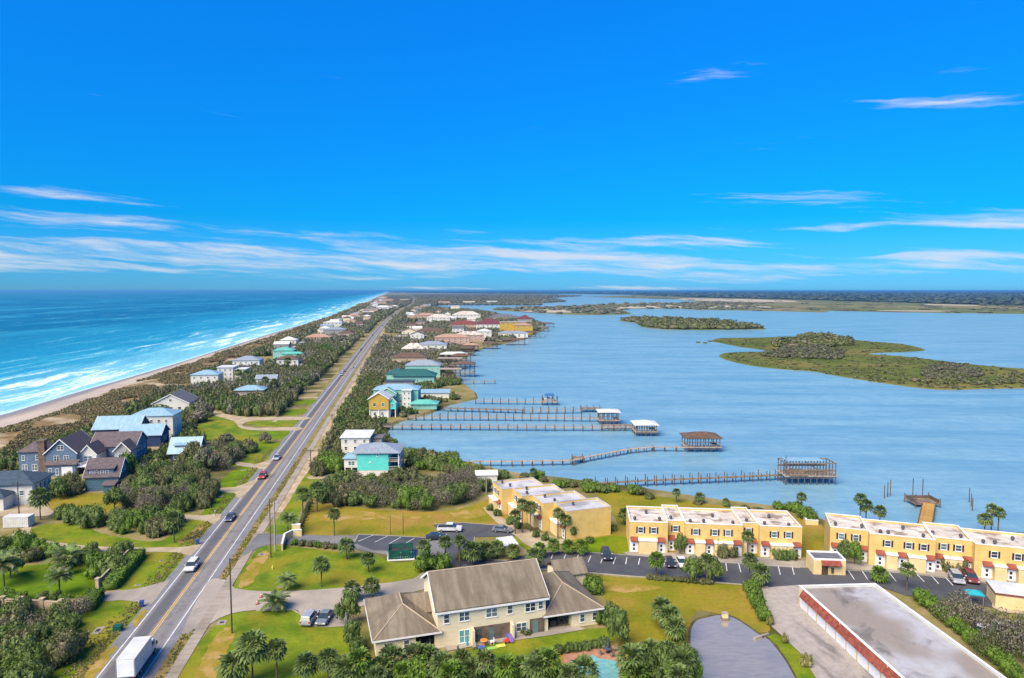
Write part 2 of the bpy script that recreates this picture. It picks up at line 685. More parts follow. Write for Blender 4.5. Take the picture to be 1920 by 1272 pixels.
for y in ys_b:
    xd, xs = lerp_tab(DUNE_T, y), lerp_tab(SHORE_T, y)
    for f_, z_ in ((-0.25, 0.15), (0.0, 0.1), (0.35, -0.1), (0.7, -0.55), (1.0, -1.02), (1.35, -1.7)):
        V.append((xd + (xs - xd) * f_, y, z_))
        A.append(max(0.0, f_))
for i in range(len(ys_b) - 1):
    for j in range(5):
        k = i * 6 + j
        F.append((k, k + 6, k + 7, k + 1))
me = bpy.data.meshes.new('beach')
me.from_pydata(V, [], F)
me.attributes.new('wet', 'FLOAT', 'POINT').data.foreach_set('value', A)
setting(place('beach', me, 'beach_sand'))

# ---- lagoon
m, t, bs, out = newmat('lagoon_water')
pos = coords(t, 'world')
n1 = t.noise(t.scale(pos, 0.012, 0.05, 1, 0.2), 1.0, 5.0, 0.6, 0.5)
n2 = t.noise(t.scale(pos, 0.22, 0.60, 1, 0.15), 1.0, 5.0, 0.65)
n3 = t.noise(t.scale(pos, 0.03, 0.22, 1, 0.1), 1.0, 4.0, 0.6)
n4 = t.noise(t.scale(pos, 0.13, 0.10, 1, 0.3), 1.0, 5.0, 0.7)
col = t.mix(t.ramp01(n1, 0.35, 0.68), S(144, 186, 208, .85), S(118, 166, 196, .83))
col = t.mix(t.math('MULTIPLY', t.ramp01(n3, 0.45, 0.7), 0.35), col, S(164, 202, 218, .85))
col = t.mix(t.math('MULTIPLY', t.ramp01(n4, 0.42, 0.66), 0.42), col, S(110, 160, 190, .88))
col = t.mix(t.math('MULTIPLY', t.ramp01(n2, 0.42, 0.75), 0.40), col, S(96, 150, 184, .85))
df = t.new('ShaderNodeBsdfDiffuse')
t.link(col, df.inputs[0])
gl = t.new('ShaderNodeBsdfGlossy')
gl.inputs['Roughness'].default_value = 0.12
bp = t.new('ShaderNodeBump')
bp.inputs['Strength'].default_value = 0.35
bp.inputs['Distance'].default_value = 0.25
t.link(t.noise(t.scale(pos, 0.5, 1.1, 1, 0.15), 1.0, 4.0, 0.6), bp.inputs['Height'])
t.link(bp.outputs[0], gl.inputs['Normal'])
fr = t.new('ShaderNodeLayerWeight')
fr.inputs[0].default_value = 0.3
mx = t.new('ShaderNodeMixShader')
t.link(t.math('MULTIPLY_ADD', fr.outputs['Fresnel'], 0.40, 0.05, clamp=True), mx.inputs[0])
t.link(df.outputs[0], mx.inputs[1])
t.link(gl.outputs[0], mx.inputs[2])
t.link(mx.outputs[0], out.inputs[0])
lag = [(road_x(y) + 12, y) for y in (60, 150, 300, 600, 1100, 1900, 2900, 4700)] + [(-700, 60000), (60000, 60000), (60000, 60)]
sheet('lagoon', lag, WATER_Z, 'lagoon_water')

# ---- land
pm('land_soil', S(138, 132, 72, .85), S(166, 148, 112, .88), 0.12, 0.95, 0.1, 0.4, 0.3, space='world', c3=S(96, 98, 48, .7), s3=0.03, fine=(1.2, 0.35))
pm('marsh_grass', S(116, 126, 52, .72), S(94, 108, 42, .70), 0.03, 0.95, 0.1, 0.5, 0.6, space='world', c3=S(140, 132, 70, .72), s3=0.012, fine=(0.35, 0.4))
pm('far_marsh', S(134, 140, 84, .72), S(108, 118, 70, .7), 0.006, 0.95, 0.1, space='world', c3=S(160, 146, 110, .75), s3=0.002, stretch=(1, .4, 1), fine=(0.05, 0.3))
pm('forest_floor', S(74, 88, 62, .7), S(54, 70, 52, .7), 0.004, 0.95, 0.1, space='world', fine=(0.02, .3))
LAG_SHORE = [(2300, 1020), (2100, 1012), (1700, 1000), (1560, 990), (1528, 975), (1500, 962), (1440, 954), (1360, 945), (1290, 935), (1242, 927),
             (1180, 918), (1105, 909), (1055, 902), (965, 892), (935, 886), (880, 872), (807, 860), (765, 848), (745, 840), (728, 826), (720, 812),
             (727, 803), (745, 792), (790, 781), (822, 768), (840, 760), (892, 748), (889, 738), (875, 727), (860, 717), (846, 700), (850, 684),
             (870, 672), (890, 660), (910, 652), (960, 642), (985, 634), (1005, 625), (1027, 615), (1000, 603), (935, 592), (902, 585), (860, 581),
             (812, 578), (800, 575.5), (830, 572), (880, 570), (930, 568.5), (990, 569.5), (1060, 566), (1040, 562), (1010, 560.5), (1065, 557), (1090, 555.5), (1040, 553.5)]
land = gp(LAG_SHORE, WATER_Z)
land = [(x, y) for x, y in land]
land += [(400, 14000), (400, 40000)]
land += [(lerp_tab(DUNE_T, y), y) for y in geo(40000, 60, 60)] + [(-196, 20), (200, 20)]
LAND = land
setting(sheet('land', land, 0.0, 'land_soil', skirt=(2.0, 2.5)))


def cut(name, pix, mat, z=WATER_Z + 0.45, skirt=(1.2, 3.0), k=3):
    return sheet(name, smooth_loop(gp(pix, WATER_Z), k), z, mat, skirt=skirt)


ISLE_A = [(1335, 640), (1352, 635), (1420, 634), (1480, 632), (1540, 631), (1600, 638), (1640, 642), (1690, 646), (1733, 656), (1700, 660), (1640, 662), (1630, 665),
          (1700, 670), (1800, 682), (1880, 690), (1990, 698), (2100, 712), (2100, 726), (1930, 728), (1850, 729), (1775, 731), (1720, 727), (1640, 716),
          (1560, 703), (1528, 697), (1500, 695), (1440, 690), (1385, 681), (1352, 670), (1360, 663), (1400, 661), (1450, 660), (1420, 655), (1385, 650), (1350, 643)]
ISLE_B = [(1160, 601), (1200, 598), (1270, 599), (1340, 603), (1400, 610), (1437, 617), (1400, 618), (1330, 619), (1250, 618), (1205, 613), (1195, 606)]
ISLE_C = [(927, 580), (990, 576.5), (1080, 574), (1150, 570), (1260, 568.5), (1345, 566), (1420, 569), (1420, 580), (1340, 581.5), (1250, 579), (1165, 581),
          (1182, 589), (1100, 591), (1050, 589.5), (980, 585), (940, 583)]
setting(cut('marsh_island', ISLE_A, 'marsh_grass'))
setting(cut('marsh_island', ISLE_B, 'marsh_grass'))
setting(cut('marsh_island', ISLE_C, 'far_marsh', z=WATER_Z + 0.7, skirt=(1.4, 6)))
far_m = [(1300, 581), (1420, 583), (1500, 585), (1545, 586), (1558, 583), (1688, 586), (1920, 589), (2400, 594), (3200, 600)]
far_up = [(3200, 553), (2000, 550), (1700, 549), (1300, 551), (1180, 554), (1100, 557), (1275, 562), (1340, 570), (1300, 576)]
setting(sheet('marsh', gp(far_m + far_up, WATER_Z), WATER_Z + 0.6, 'far_marsh', skirt=(1.4, 8)))
mainl = gp([(760, 549), (900, 551), (1095, 551.5), (1180, 553), (1300, 558), (1500, 563), (1720, 569), (1920, 574), (3200, 590)], WATER_Z)
mainl += [(42000, 60000), (-9000, 60000)]
setting(sheet('mainland', mainl, WATER_Z + 1.1, 'forest_floor'))
# sand bars on the far islands
pm('sand', S(222, 208, 186, .75), S(196, 180, 156, .75), 0.2, 0.95, 0.1, 0.3, 0.1, space='world', fine=(1.5, .15))
for q in ([(975, 584), (1020, 581), (1090, 583), (1080, 587), (1010, 587)], [(1130, 578), (1240, 573), (1300, 576), (1400, 578), (1400, 580), (1240, 578), (1180, 580)],
          [(1290, 560), (1420, 562), (1500, 566), (1400, 567), (1280, 563)], [(1640, 583), (1760, 583.5), (1800, 585.5), (1690, 585)],
          [(1345, 573), (1430, 575), (1440, 578), (1350, 578)], [(866, 568.6), (930, 566.5), (955, 567), (925, 568.2)], [(1740, 571), (1830, 573), (1830, 574.6), (1745, 573)]):
    setting(sheet('sand_bar', smooth_loop(gp(q, WATER_Z), 3), WATER_Z + 1.25, 'sand'))

# ---- road
m, t, bs, out = newmat('asphalt_road')
uv = t.new('ShaderNodeUVMap')
us = t.new('ShaderNodeSeparateXYZ')
t.link(uv.outputs[0], us.inputs[0])
pos = coords(t, 'world')
d_ = us.outputs[0]
lane = t.ramp01(t.math('ABSOLUTE', t.math('ADD', d_, 1.55)), 1.5, 0.6)
n1 = t.noise(t.vec(t.math('MULTIPLY', d_, 0.8), t.math('MULTIPLY', us.outputs[1], 0.03)), 1.0, 5.0, 0.6)
base = t.mix(t.ramp01(n1, 0.3, 0.7), S(152, 148, 148, .90), S(134, 130, 132, .88))
base = t.mix(t.math('MULTIPLY', lane, 0.85), base, S(100, 100, 108, .84))
track = t.ramp01(t.math('ABSOLUTE', t.math('SUBTRACT', t.math('ABSOLUTE', t.math('SUBTRACT', d_, 1.6)), 0.85)), 0.5, 0.1)
base = t.mix(t.math('MULTIPLY', track, 0.25), base, S(116, 112, 116, .84))
edge = t.ramp01(t.math('ABSOLUTE', d_), 3.1, 3.5)
base = t.mix(edge, base, S(150, 150, 158, .74))
cr = t.noise(pos, 0.35, 6.0, 0.7, 1.0)
base = t.mix(t.math('MULTIPLY', t.ramp01(cr, 0.52, 0.62), 0.34), base, S(92, 90, 96, .7))
gr = t.noise(pos, 4.0, 3.0, 0.7)
g = t.math('MULTIPLY_ADD', t.math('SUBTRACT', gr, 0.5), 0.4, 1.0)
base = t.mix(1.0, base, t.vec(g, g, g), 'MULTIPLY')
t.link(base, bs.inputs['Base Color'])
bs.inputs['Roughness'].default_value = 0.85
bs.inputs['Specular IOR Level'].default_value = 0.3
pm('paint_white', (0.70, 0.70, 0.70), (0.50, 0.50, 0.50), 1.5, 0.6, space='world', fine=(5, .25))
pm('paint_yellow', (0.72, 0.42, 0.06), (0.52, 0.33, 0.08), 1.5, 0.6, space='world', fine=(5, .25))
pm('concrete_walk', S(200, 184, 172, .74), S(184, 170, 160, .74), 0.25, 0.9, 0.2, space='world', c3=S(168, 156, 142, .72), s3=0.15, fine=(3, .15))


def strip(name, d0, d1, z, mat, y0, y1, n=70, uvs=False, h=0.0):
    V, F, U = [], [], []
    L = geo(y0, y1, n)
    for y in L:
        a, b = road_pt(y, d0), road_pt(y, d1)
        V += [(*a, z), (*b, z)]
        U += [(d0, y), (d1, y)]
    for i in range(n - 1):
        k = 2 * i
        F.append((k, k + 1, k + 3, k + 2))
    if h:
        m_ = len(V)
        V += [(x, y, z - h) for x, y, z in V[:m_]]
        for i in range(n - 1):
            k = 2 * i
            F += [(k, k + 2, m_ + k + 2, m_ + k), (k + 1, m_ + k + 1, m_ + k + 3, k + 3)]
    me = bpy.data.meshes.new(name)
    me.from_pydata(V, [], F)
    if uvs:
        ul = me.uv_layers.new(name='UVMap')
        for lp in me.loops:
            ul.data[lp.index].uv = U[lp.vertex_index]
    return setting(place(name, me, mat))


pm('sand_path', S(214, 192, 166, .85), S(190, 166, 134, .85), 0.35, 0.95, 0.1, space='world', c3=S(160, 146, 96, .8), s3=0.11, fine=(2, .25))
strip('road', -5.0, 4.7, 0.03, 'asphalt_road', 60, 7000, 90, uvs=True)
for nm, a, b, mt in (('edge_line', -3.28, -3.12, 'paint_white'), ('edge_line', 3.12, 3.28, 'paint_white'), ('centre_line', -0.25, -0.10, 'paint_yellow'),
                     ('centre_line', 0.10, 0.25, 'paint_yellow')):
    strip(nm, a, b, 0.036, mt, 60, 2500, 70)
pm('road_verge', S(160, 146, 70, .72), S(176, 150, 112, .75), 0.35, 0.95, 0.1, space='world', c3=S(132, 140, 48, .7), s3=0.12, fine=(2, .3))
strip('road_verge', -6.6, -4.9, 0.006, 'road_verge', 60, 2800)
strip('road_verge', 4.6, 6.5, 0.006, 'road_verge', 60, 2800)
strip('pavement', 6.4, 8.2, 0.09, 'concrete_walk', 60, 2600, 80, h=0.1)
strip('sand_verge', 8.2, 10.6, 0.008, 'sand_path', 165, 900, 60)
for i in range(30):
    y = 236 + i * 14 + i * i * 0.75
    if 250 < y < 268:
        continue
    for d0, d1 in ((-5.0, -15.5), (8.1, 17.0)):
        if (i + (d0 > 0)) % 3 == 2:
            continue
        yy_ = y + (6 if d0 > 0 else 0)
        a, b = road_pt(yy_, d0), road_pt(yy_ + 4.2, d0)
        c, d = road_pt(yy_ + 3.4, d1), road_pt(yy_ + 0.8, d1)
        setting(sheet('driveway', [a, b, c, d], 0.030 + 0.0005 * i, 'sand_path'))
# joints of the near pavement slabs: thin dark strips pressed into the top
pm('joint_dark', S(120, 108, 98, .7), None, 1, 0.95)
jb = MB()
for i in range(120):
    y = 84 + i * 1.6
    a, b, c, d = road_pt(y, 6.42), road_pt(y, 8.18), road_pt(y + 0.06, 8.18), road_pt(y + 0.06, 6.42)
    jb.face((*a, 0.094), (*b, 0.094), (*c, 0.094), (*d, 0.094))
setting(place('pavement_joint', jb.mesh('pavement_joint'), 'joint_dark'), 'stuff')

# ---- lawns
pm('lawn', S(150, 166, 42, .66), S(112, 144, 32, .60), 0.16, 0.95, 0.1, 0.6, 0.12, space='world', c3=S(176, 168, 52, .58), s3=0.09, fine=(1.6, .35), fine2=(0.45, .3))
pm('lawn_bright', S(132, 166, 20, .64), S(106, 144, 18, .58), 0.2, 0.95, 0.1, 0.6, 0.12, space='world', c3=S(156, 168, 30, .56), s3=0.1, fine=(1.6, .35), fine2=(0.45, .3))
pm('lawn_dry', S(178, 160, 52, .66), S(148, 152, 36, .60), 0.10, 0.95, 0.1, 0.6, 0.12, space='world', c3=S(190, 154, 78, .66), s3=0.06, fine=(1.3, .35), fine2=(0.4, .3))
LAWNS = [
    ('lawn', [(150, 1150), (185, 1130), (225, 1126), (262, 1129), (272, 1140), (255, 1170), (215, 1215), (150, 1262), (110, 1300), (-40, 1300), (-40, 1150)]),
    ('lawn', [(222, 1110), (248, 1060), (275, 1037), (330, 1036), (352, 1041), (330, 1075), (314, 1091), (270, 1101), (236, 1107)]),
    ('lawn_bright', [(-60, 1130), (150, 1122), (185, 1092), (225, 1056), (150, 1050), (60, 1060), (-60, 1066)]),
    ('lawn', [(56, 1000), (70, 988), (110, 982), (150, 985), (190, 1000), (240, 1010), (300, 1014), (345, 985), (360, 975), (392, 978), (400, 983), (386, 1005), (366, 1024), (330, 1027), (200, 1027), (110, 1019)]),
    ('lawn_bright', [(378, 968), (395, 940), (408, 925), (425, 922), (440, 923), (438, 942), (412, 964)]),
    ('lawn_bright', [(405, 914), (440, 880), (462, 876), (488, 880), (474, 902), (444, 913)]),
    ('lawn_dry', [(92, 945), (110, 930), (160, 925), (210, 930), (225, 945), (200, 960), (150, 966), (105, 958)]),
    ('lawn', [(355, 815), (385, 790), (400, 779), (440, 786), (455, 798), (480, 805), (545, 808), (540, 822), (500, 826), (470, 838), (420, 832)]),
    ('lawn', [(462, 794), (480, 788), (562, 788), (556, 799), (490, 800)]),
    ('lawn_bright', [(462, 870), (480, 848), (500, 838), (522, 838), (512, 858), (490, 870)]),
    ('lawn', [(335, 1300), (410, 1163), (440, 1150), (480, 1146), (548, 1144), (564, 1152), (575, 1175), (650, 1176), (665, 1215), (710, 1300)]),
    ('lawn', [(436, 1104), (470, 1046), (498, 1024), (560, 1026), (640, 1036), (700, 1040), (740, 1055), (800, 1052), (792, 1085), (690, 1099), (590, 1108), (500, 1111), (450, 1109)]),
    ('lawn_dry', [(560, 1001), (590, 948), (700, 955), (820, 960), (880, 950), (925, 935), (940, 960), (960, 985), (880, 982), (822, 983), (800, 1006), (720, 1002), (640, 1003)]),
    ('lawn_dry', [(1060, 1076), (1180, 1084), (1330, 1094), (1400, 1100), (1420, 1140), (1445, 1182), (1400, 1182), (1340, 1150), (1296, 1160), (1285, 1300), (860, 1300), (820, 1235),
                  (960, 1202), (1140, 1180), (1130, 1120), (1060, 1090)]),
    ('lawn', [(840, 1230), (960, 1200), (1060, 1186), (1150, 1178), (1150, 1200), (1080, 1215), (960, 1240), (850, 1252)]),
    ('lawn_dry', [(1118, 918), (1200, 925), (1290, 940), (1360, 950), (1440, 960), (1500, 970), (1540, 985), (1545, 1020), (1510, 1045), (1300, 1045), (1180, 1036), (1060, 1026), (1100, 1006), (1150, 1000), (1150, 960)]),
    ('lawn_bright', [(1090, 1032), (1100, 1012), (1150, 1006), (1178, 1010), (1180, 1036), (1120, 1036)]),
    ('lawn', [(1352, 1180), (1432, 1190), (1460, 1192), (1500, 1222), (1545, 1300), (1500, 1300), (1474, 1238), (1440, 1198)]),
    ('lawn', [(1800, 1180), (1880, 1160), (1990, 1160), (1990, 1260), (1900, 1230)]),
    ('lawn', [(500, 1000), (520, 975), (545, 935), (575, 890), (600, 890), (590, 930), (566, 980), (560, 1002)]),
    ('lawn', [(960, 1002), (975, 985), (1000, 1000), (1040, 1020), (1010, 1034), (985, 1030)]),
]
for i in range(8):
    y = 215 + i * 17 + i * i * 1.2
    LAWNS.append(('lawn_bright' if i % 3 else 'lawn', [road_pt(y, -5.4), road_pt(y + 12, -5.4), road_pt(y + 13, -13), road_pt(y - 2, -14)]))
for i, (mt, q) in enumerate(LAWNS):
    pts = q if abs(q[0][0]) < 100 and i >= 21 else gp(q)
    rj = random.Random(i)
    lp = smooth_loop(pts, 8)
    lp = [(x + rj.uniform(-.16, .16), y + rj.uniform(-.16, .16)) for x, y in lp]
    setting(sheet('lawn', lp, 0.010 + 0.0012 * i, mt))

# worn and sandy patches with ragged outlines
pm('worn_ground', S(188, 160, 72, .68), S(170, 156, 52, .64), 0.5, 0.95, 0.1, 0.5, 0.1, space='world', c3=S(204, 170, 108, .72), s3=0.3, fine=(1.8, .35))
rj = random.Random(9)
for i, q in enumerate(([(352, 1300), (378, 1240), (400, 1200), (428, 1176), (440, 1192), (424, 1226), (408, 1262), (398, 1300)], [(446, 1100), (468, 1060), (492, 1034), (506, 1040), (488, 1066), (470, 1096)],
                       [(120, 1290), (160, 1248), (205, 1216), (222, 1214), (196, 1244), (160, 1290)], [(600, 968), (680, 960), (790, 964), (800, 972), (700, 974), (610, 978)], [(845, 962), (900, 955), (912, 964), (870, 974)],
                       [(250, 1168), (268, 1146), (276, 1146), (256, 1176)], [(330, 1018), (372, 988), (392, 984), (372, 1010)], [(1100, 1090), (1200, 1096), (1240, 1104), (1180, 1112), (1110, 1104)])):
    lp = smooth_loop(gp(q), 7)
    lp = [(x + rj.uniform(-.3, .3), y + rj.uniform(-.3, .3)) for x, y in lp]
    setting(sheet('worn_grass', lp, 0.042 + 0.0008 * i, 'worn_ground'))

# ---- drives, parking lots and paths
pm('drive_concrete', S(206, 192, 180, .74), S(188, 176, 166, .74), 0.12, 0.9, 0.2, space='world', c3=S(170, 160, 152, .72), s3=0.08, fine=(2.5, .18))
pm('drive_shell', S(216, 198, 172, .74), S(192, 172, 146, .74), 0.3, 0.95, 0.1, space='world', fine=(2, .25))
pm('asphalt_lot', S(94, 96, 104, .85), S(76, 78, 86, .85), 0.12, 0.85, 0.3, space='world', c3=S(104, 104, 110, .7), s3=0.06, fine=(4, .3))
pm('asphalt_old', S(142, 142, 148, .74), S(124, 124, 130, .74), 0.15, 0.88, 0.3, space='world', c3=S(156, 152, 150, .74), s3=0.06, fine=(3, .25))
m, t, bs, out = newmat('stained_concrete')
pos = coords(t, 'world')
n1 = t.noise(t.scale(pos, 1.0, 0.35, 1), 0.14, 7.0, 0.65, 0.6)
n2 = t.noise(pos, 0.9, 5.0, 0.7)
col = t.mix(t.ramp01(n2, 0.3, 0.7), S(206, 194, 188, .74), S(184, 172, 168, .74))
col = t.mix(t.math('MULTIPLY', t.ramp01(n1, 0.48, 0.66), 0.85), col, S(108, 104, 106, .7))
t.link(col, bs.inputs['Base Color'])
bs.inputs['Roughness'].default_value = 0.9
PAVED = [
    ('driveway', 'drive_concrete', [(188, 1112), (236, 1107), (272, 1101), (318, 1088), (306, 1104), (284, 1134), (268, 1136), (255, 1129), (222, 1126), (190, 1128)]),
    ('driveway', 'drive_shell', [(20, 1004), (40, 992), (60, 986), (56, 998), (66, 1008), (110, 1018), (200, 1026), (330, 1027), (366, 1022), (378, 1020), (356, 1043), (330, 1036), (200, 1035), (110, 1030), (40, 1022)]),
    ('driveway', 'drive_shell', [(280, 967), (345, 965), (380, 967), (416, 964), (402, 984), (388, 978), (345, 974), (280, 973)]),
    ('driveway', 'drive_shell', [(398, 916), (440, 914), (476, 901), (482, 903), (450, 936), (438, 925), (400, 923)]),
    ('driveway', 'drive_shell', [(444, 866), (480, 871), (508, 862), (498, 880), (470, 877), (444, 873)]),
    ('driveway', 'drive_shell', [(355, 764), (390, 768), (440, 780), (480, 783), (575, 782), (570, 788), (480, 789), (458, 794), (455, 799), (480, 803), (562, 801), (556, 808), (470, 807), (446, 800), (438, 790), (390, 777), (355, 771)]),
    ('driveway', 'drive_shell', [(185, 878), (210, 868), (250, 872), (300, 878), (296, 886), (240, 888), (190, 890)]),
    ('driveway', 'drive_shell', [(-30, 945), (60, 945), (95, 955), (90, 968), (-30, 968)]),
    ('driveway', 'drive_shell', [(584, 892), (640, 889), (735, 880), (790, 895), (775, 905), (735, 893), (650, 897), (580, 899)]),
    ('driveway', 'drive_concrete', [(340, 1190), (380, 1108), (398, 1086), (428, 1090), (440, 1104), (500, 1110), (590, 1107), (690, 1098), (775, 1086), (800, 1070), (815, 1100), (705, 1128), (658, 1150), (650, 1175), (574, 1174),
                                   (563, 1151), (548, 1143), (480, 1145), (440, 1150), (412, 1160), (385, 1176)]),
    ('driveway', 'asphalt_old', [(452, 1044), (484, 1002), (515, 1003), (560, 1003), (640, 1006), (672, 1004), (800, 1010), (830, 1012), (836, 1052), (810, 1045), (740, 1044), (660, 1030), (560, 1022), (505, 1022), (478, 1032)]),
    ('parking_lot', 'asphalt_lot', [(672, 1003), (800, 1009), (782, 1036), (700, 1033), (664, 1019)]),
    ('parking_lot', 'asphalt_lot', [(812, 984), (868, 981), (962, 988), (972, 998), (966, 1006), (890, 1008), (884, 1050), (950, 1052), (1004, 1036), (1090, 1036), (1180, 1042), (1290, 1051), (1500, 1066), (1572, 1070), (1700, 1076), (1920, 1104),
                                    (2060, 1122), (2060, 1170), (1920, 1148), (1800, 1132), (1700, 1118), (1640, 1098), (1500, 1101), (1440, 1101), (1320, 1091), (1180, 1081), (1080, 1073), (1020, 1068), (870, 1066), (832, 1056), (838, 1010), (826, 1000)]),
    ('apron', 'stained_concrete', [(1428, 1103), (1500, 1098), (1520, 1140), (1700, 1320), (1560, 1320), (1500, 1225), (1446, 1175)]),
    ('path', 'drive_concrete', [(1180, 1042), (1290, 1051), (1510, 1066), (1510, 1052), (1380, 1044), (1280, 1038), (1180, 1035)]),
    ('path', 'drive_concrete', [(1570, 1068), (1700, 1075), (1920, 1103), (2060, 1121), (2060, 1104), (1920, 1084), (1700, 1062), (1570, 1053)]),
    ('path', 'drive_shell', [(905, 952), (930, 980), (965, 1005), (1000, 1030), (1040, 1024), (1062, 1015), (1010, 1000), (960, 985), (925, 958)]),
    ('patio', 'drive_concrete', [(828, 1210), (840, 1222), (900, 1211), (1030, 1193), (1100, 1181), (1075, 1174), (1025, 1178), (900, 1198)]),
    ('path', 'drive_shell', [(1900, 1115), (1860, 1128), (1880, 1150), (1990, 1150), (1990, 1110)]),
]
for i, (nm, mt, q) in enumerate(PAVED):
    pts = gp(q)
    setting(sheet(nm, smooth_loop(pts, 2) if nm in ('driveway', 'path') else pts, 0.052 + 0.0042 * i, mt))

# stall lines: one painted bar each
SL = [((672, 1016), (700, 1004.5)), ((702, 1018), (727, 1006)), ((729, 1021), (752, 1008)), ((757, 1022), (777, 1010))]
for x0 in range(6):
    SL.append(((1033 + x0 * 23.3, 1049 + x0 * 2.0), (1038 + x0 * 23.3, 1038 + x0 * 1.6)))
for x0 in range(5):
    SL.append(((1173 + x0 * 24, 1059 + x0 * 1.3), (1175.5 + x0 * 24, 1046.5 + x0 * 1.3)))
for a, b in (((1363, 1072), (1361, 1057)), ((1389, 1074), (1385, 1058)), ((1463, 1079), (1459, 1062)), ((1489, 1079), (1485, 1063)), ((1602, 1088), (1590, 1070)), ((1627, 1088), (1616, 1071)),
             ((1680, 1091), (1667, 1075)), ((1733, 1092), (1720, 1079)), ((1760, 1096), (1746, 1080)), ((1787, 1099), (1772, 1083)), ((1870, 1104), (1853, 1088)), ((1897, 1106), (1878, 1090)), ((1925, 1110), (1905, 1093))):
    SL.append((a, b))
for a, b in SL:
    p, q = Vector(G(*a)), Vector(G(*b))
    d = (q - p).normalized()
    n_ = Vector((-d.y, d.x)) * 0.075
    bb = MB().face((*(p - n_), 0), (*(q - n_), 0), (*(q + n_), 0), (*(p + n_), 0))
    setting(place('stall_line', bb.mesh('stall_line'), 'paint_white', loc=(0, 0, 0.112)))

# kerbs beside the lots
pm('kerb_stone', S(206, 196, 184, .74), S(186, 176, 166, .74), 0.6, 0.9, space='world', fine=(3, .2))


def kerb(pix, w=0.18, h=0.15):
    P_ = [Vector(p) for p in gp(pix)]
    b = MB()
    for p, q in zip(P_, P_[1:]):
        d = (q - p).normalized()
        n_ = Vector((-d.y, d.x)) * w / 2
        A = [(*(p - n_), 0), (*(q - n_), 0), (*(q + n_), 0), (*(p + n_), 0)]
        B_ = [(x, y, h) for x, y, _ in A]
        b.face(*B_)
        for i in range(4):
            j = (i + 1) % 4
            b.face(A[i], A[j], B_[j], B_[i])
    setting(place('kerb', b.mesh('kerb'), 'kerb_stone'))


for q in ([(812, 984), (868, 981), (962, 988)], [(664, 1019), (672, 1003), (800, 1009), (804, 1006)], [(1004, 1036), (1090, 1036), (1180, 1042), (1290, 1051), (1500, 1066)],
          [(1572, 1070), (1700, 1076), (1920, 1104), (2060, 1122)], [(1440, 1101), (1320, 1091), (1180, 1081), (1080, 1073), (1020, 1068), (870, 1066)],
          [(890, 1008), (884, 1050), (950, 1052)], [(574, 1175), (563, 1152), (548, 1144), (480, 1146)]):
    kerb(q)

# ---- pond and pool
m, t, bs, out = newmat('pond_water')
pos = coords(t, 'world')
n1 = t.noise(t.scale(pos, 0.5, 1.6, 1), 1.0, 5.0, 0.6)
n2 = t.noise(pos, 0.08, 3.0)
col = t.mix(t.ramp01(n1, 0.3, 0.8), S(168, 160, 150, .92), S(150, 142, 134, .90))
col = t.mix(t.math('MULTIPLY', t.ramp01(n2, 0.45, 0.75), 0.4), col, S(120, 120, 126, .78))
t.link(col, bs.inputs['Base Color'])
bs.inputs['Roughness'].default_value = 0.08
bs.inputs['IOR'].default_value = 1.33
gl = t.new('ShaderNodeBsdfGlossy')
gl.inputs['Roughness'].default_value = 0.10
bp = t.new('ShaderNodeBump')
bp.inputs['Strength'].default_value = 0.25
bp.inputs['Distance'].default_value = 0.05
t.link(t.noise(t.scale(pos, 0.9, 2.6, 1), 1.0, 4.0), bp.inputs['Height'])
t.link(bp.outputs[0], gl.inputs['Normal'])
mx = t.new('ShaderNodeMixShader')
mx.inputs[0].default_value = 0.20
t.link(bs.outputs[0], mx.inputs[1])
t.link(gl.outputs[0], mx.inputs[2])
t.link(mx.outputs[0], out.inputs[0])
POND = [(1294, 1320), (1294, 1240), (1295, 1195), (1297, 1179), (1307, 1165), (1328, 1159), (1350, 1155), (1375, 1160), (1400, 1175), (1422, 1191), (1442, 1202), (1470, 1237), (1490, 1272), (1520, 1330)]
pd = gp(POND)
pm('bank_mud', S(92, 84, 62, .7), S(120, 108, 70, .7), 0.5, 0.95, space='world')
cx_, cy_ = sum(p[0] for p in pd) / len(pd), sum(p[1] for p in pd) / len(pd)
setting(sheet('pond_bank', smooth_loop([(cx_ + (x - cx_) * 1.02 + (0.2 if x > cx_ else -0.2), y + (0.45 if y > cy_ else 0)) for x, y in pd], 3), 0.125, 'bank_mud', h=0.1))
setting(sheet('pond', smooth_loop(pd, 3), 0.130, 'pond_water'))
m, t, bs, out = newmat('pool_water')
pos = coords(t, 'world')
col = t.mix(t.ramp01(t.noise(pos, 1.4, 3.0), 0.35, 0.65), S(150, 206, 206, .8), S(120, 190, 196, .8))
t.link(col, bs.inputs['Base Color'])
bs.inputs['Roughness'].default_value = 0.06
pm('deck_brick', S(214, 160, 132, .72), S(194, 140, 114, .72), 0.8, 0.85, space='world', fine=(3, .2))
setting(sheet('pool_deck', gp([(1055, 1226), (1080, 1216), (1120, 1214), (1145, 1208), (1170, 1228), (1185, 1320), (1070, 1320)]), 0.14, 'deck_brick', h=0.14))
setting(sheet('pool', gp([(1072, 1241), (1095, 1235), (1112, 1230), (1124, 1237), (1146, 1239), (1160, 1243), (1160, 1320), (1080, 1320)]), 0.146, 'pool_water'))


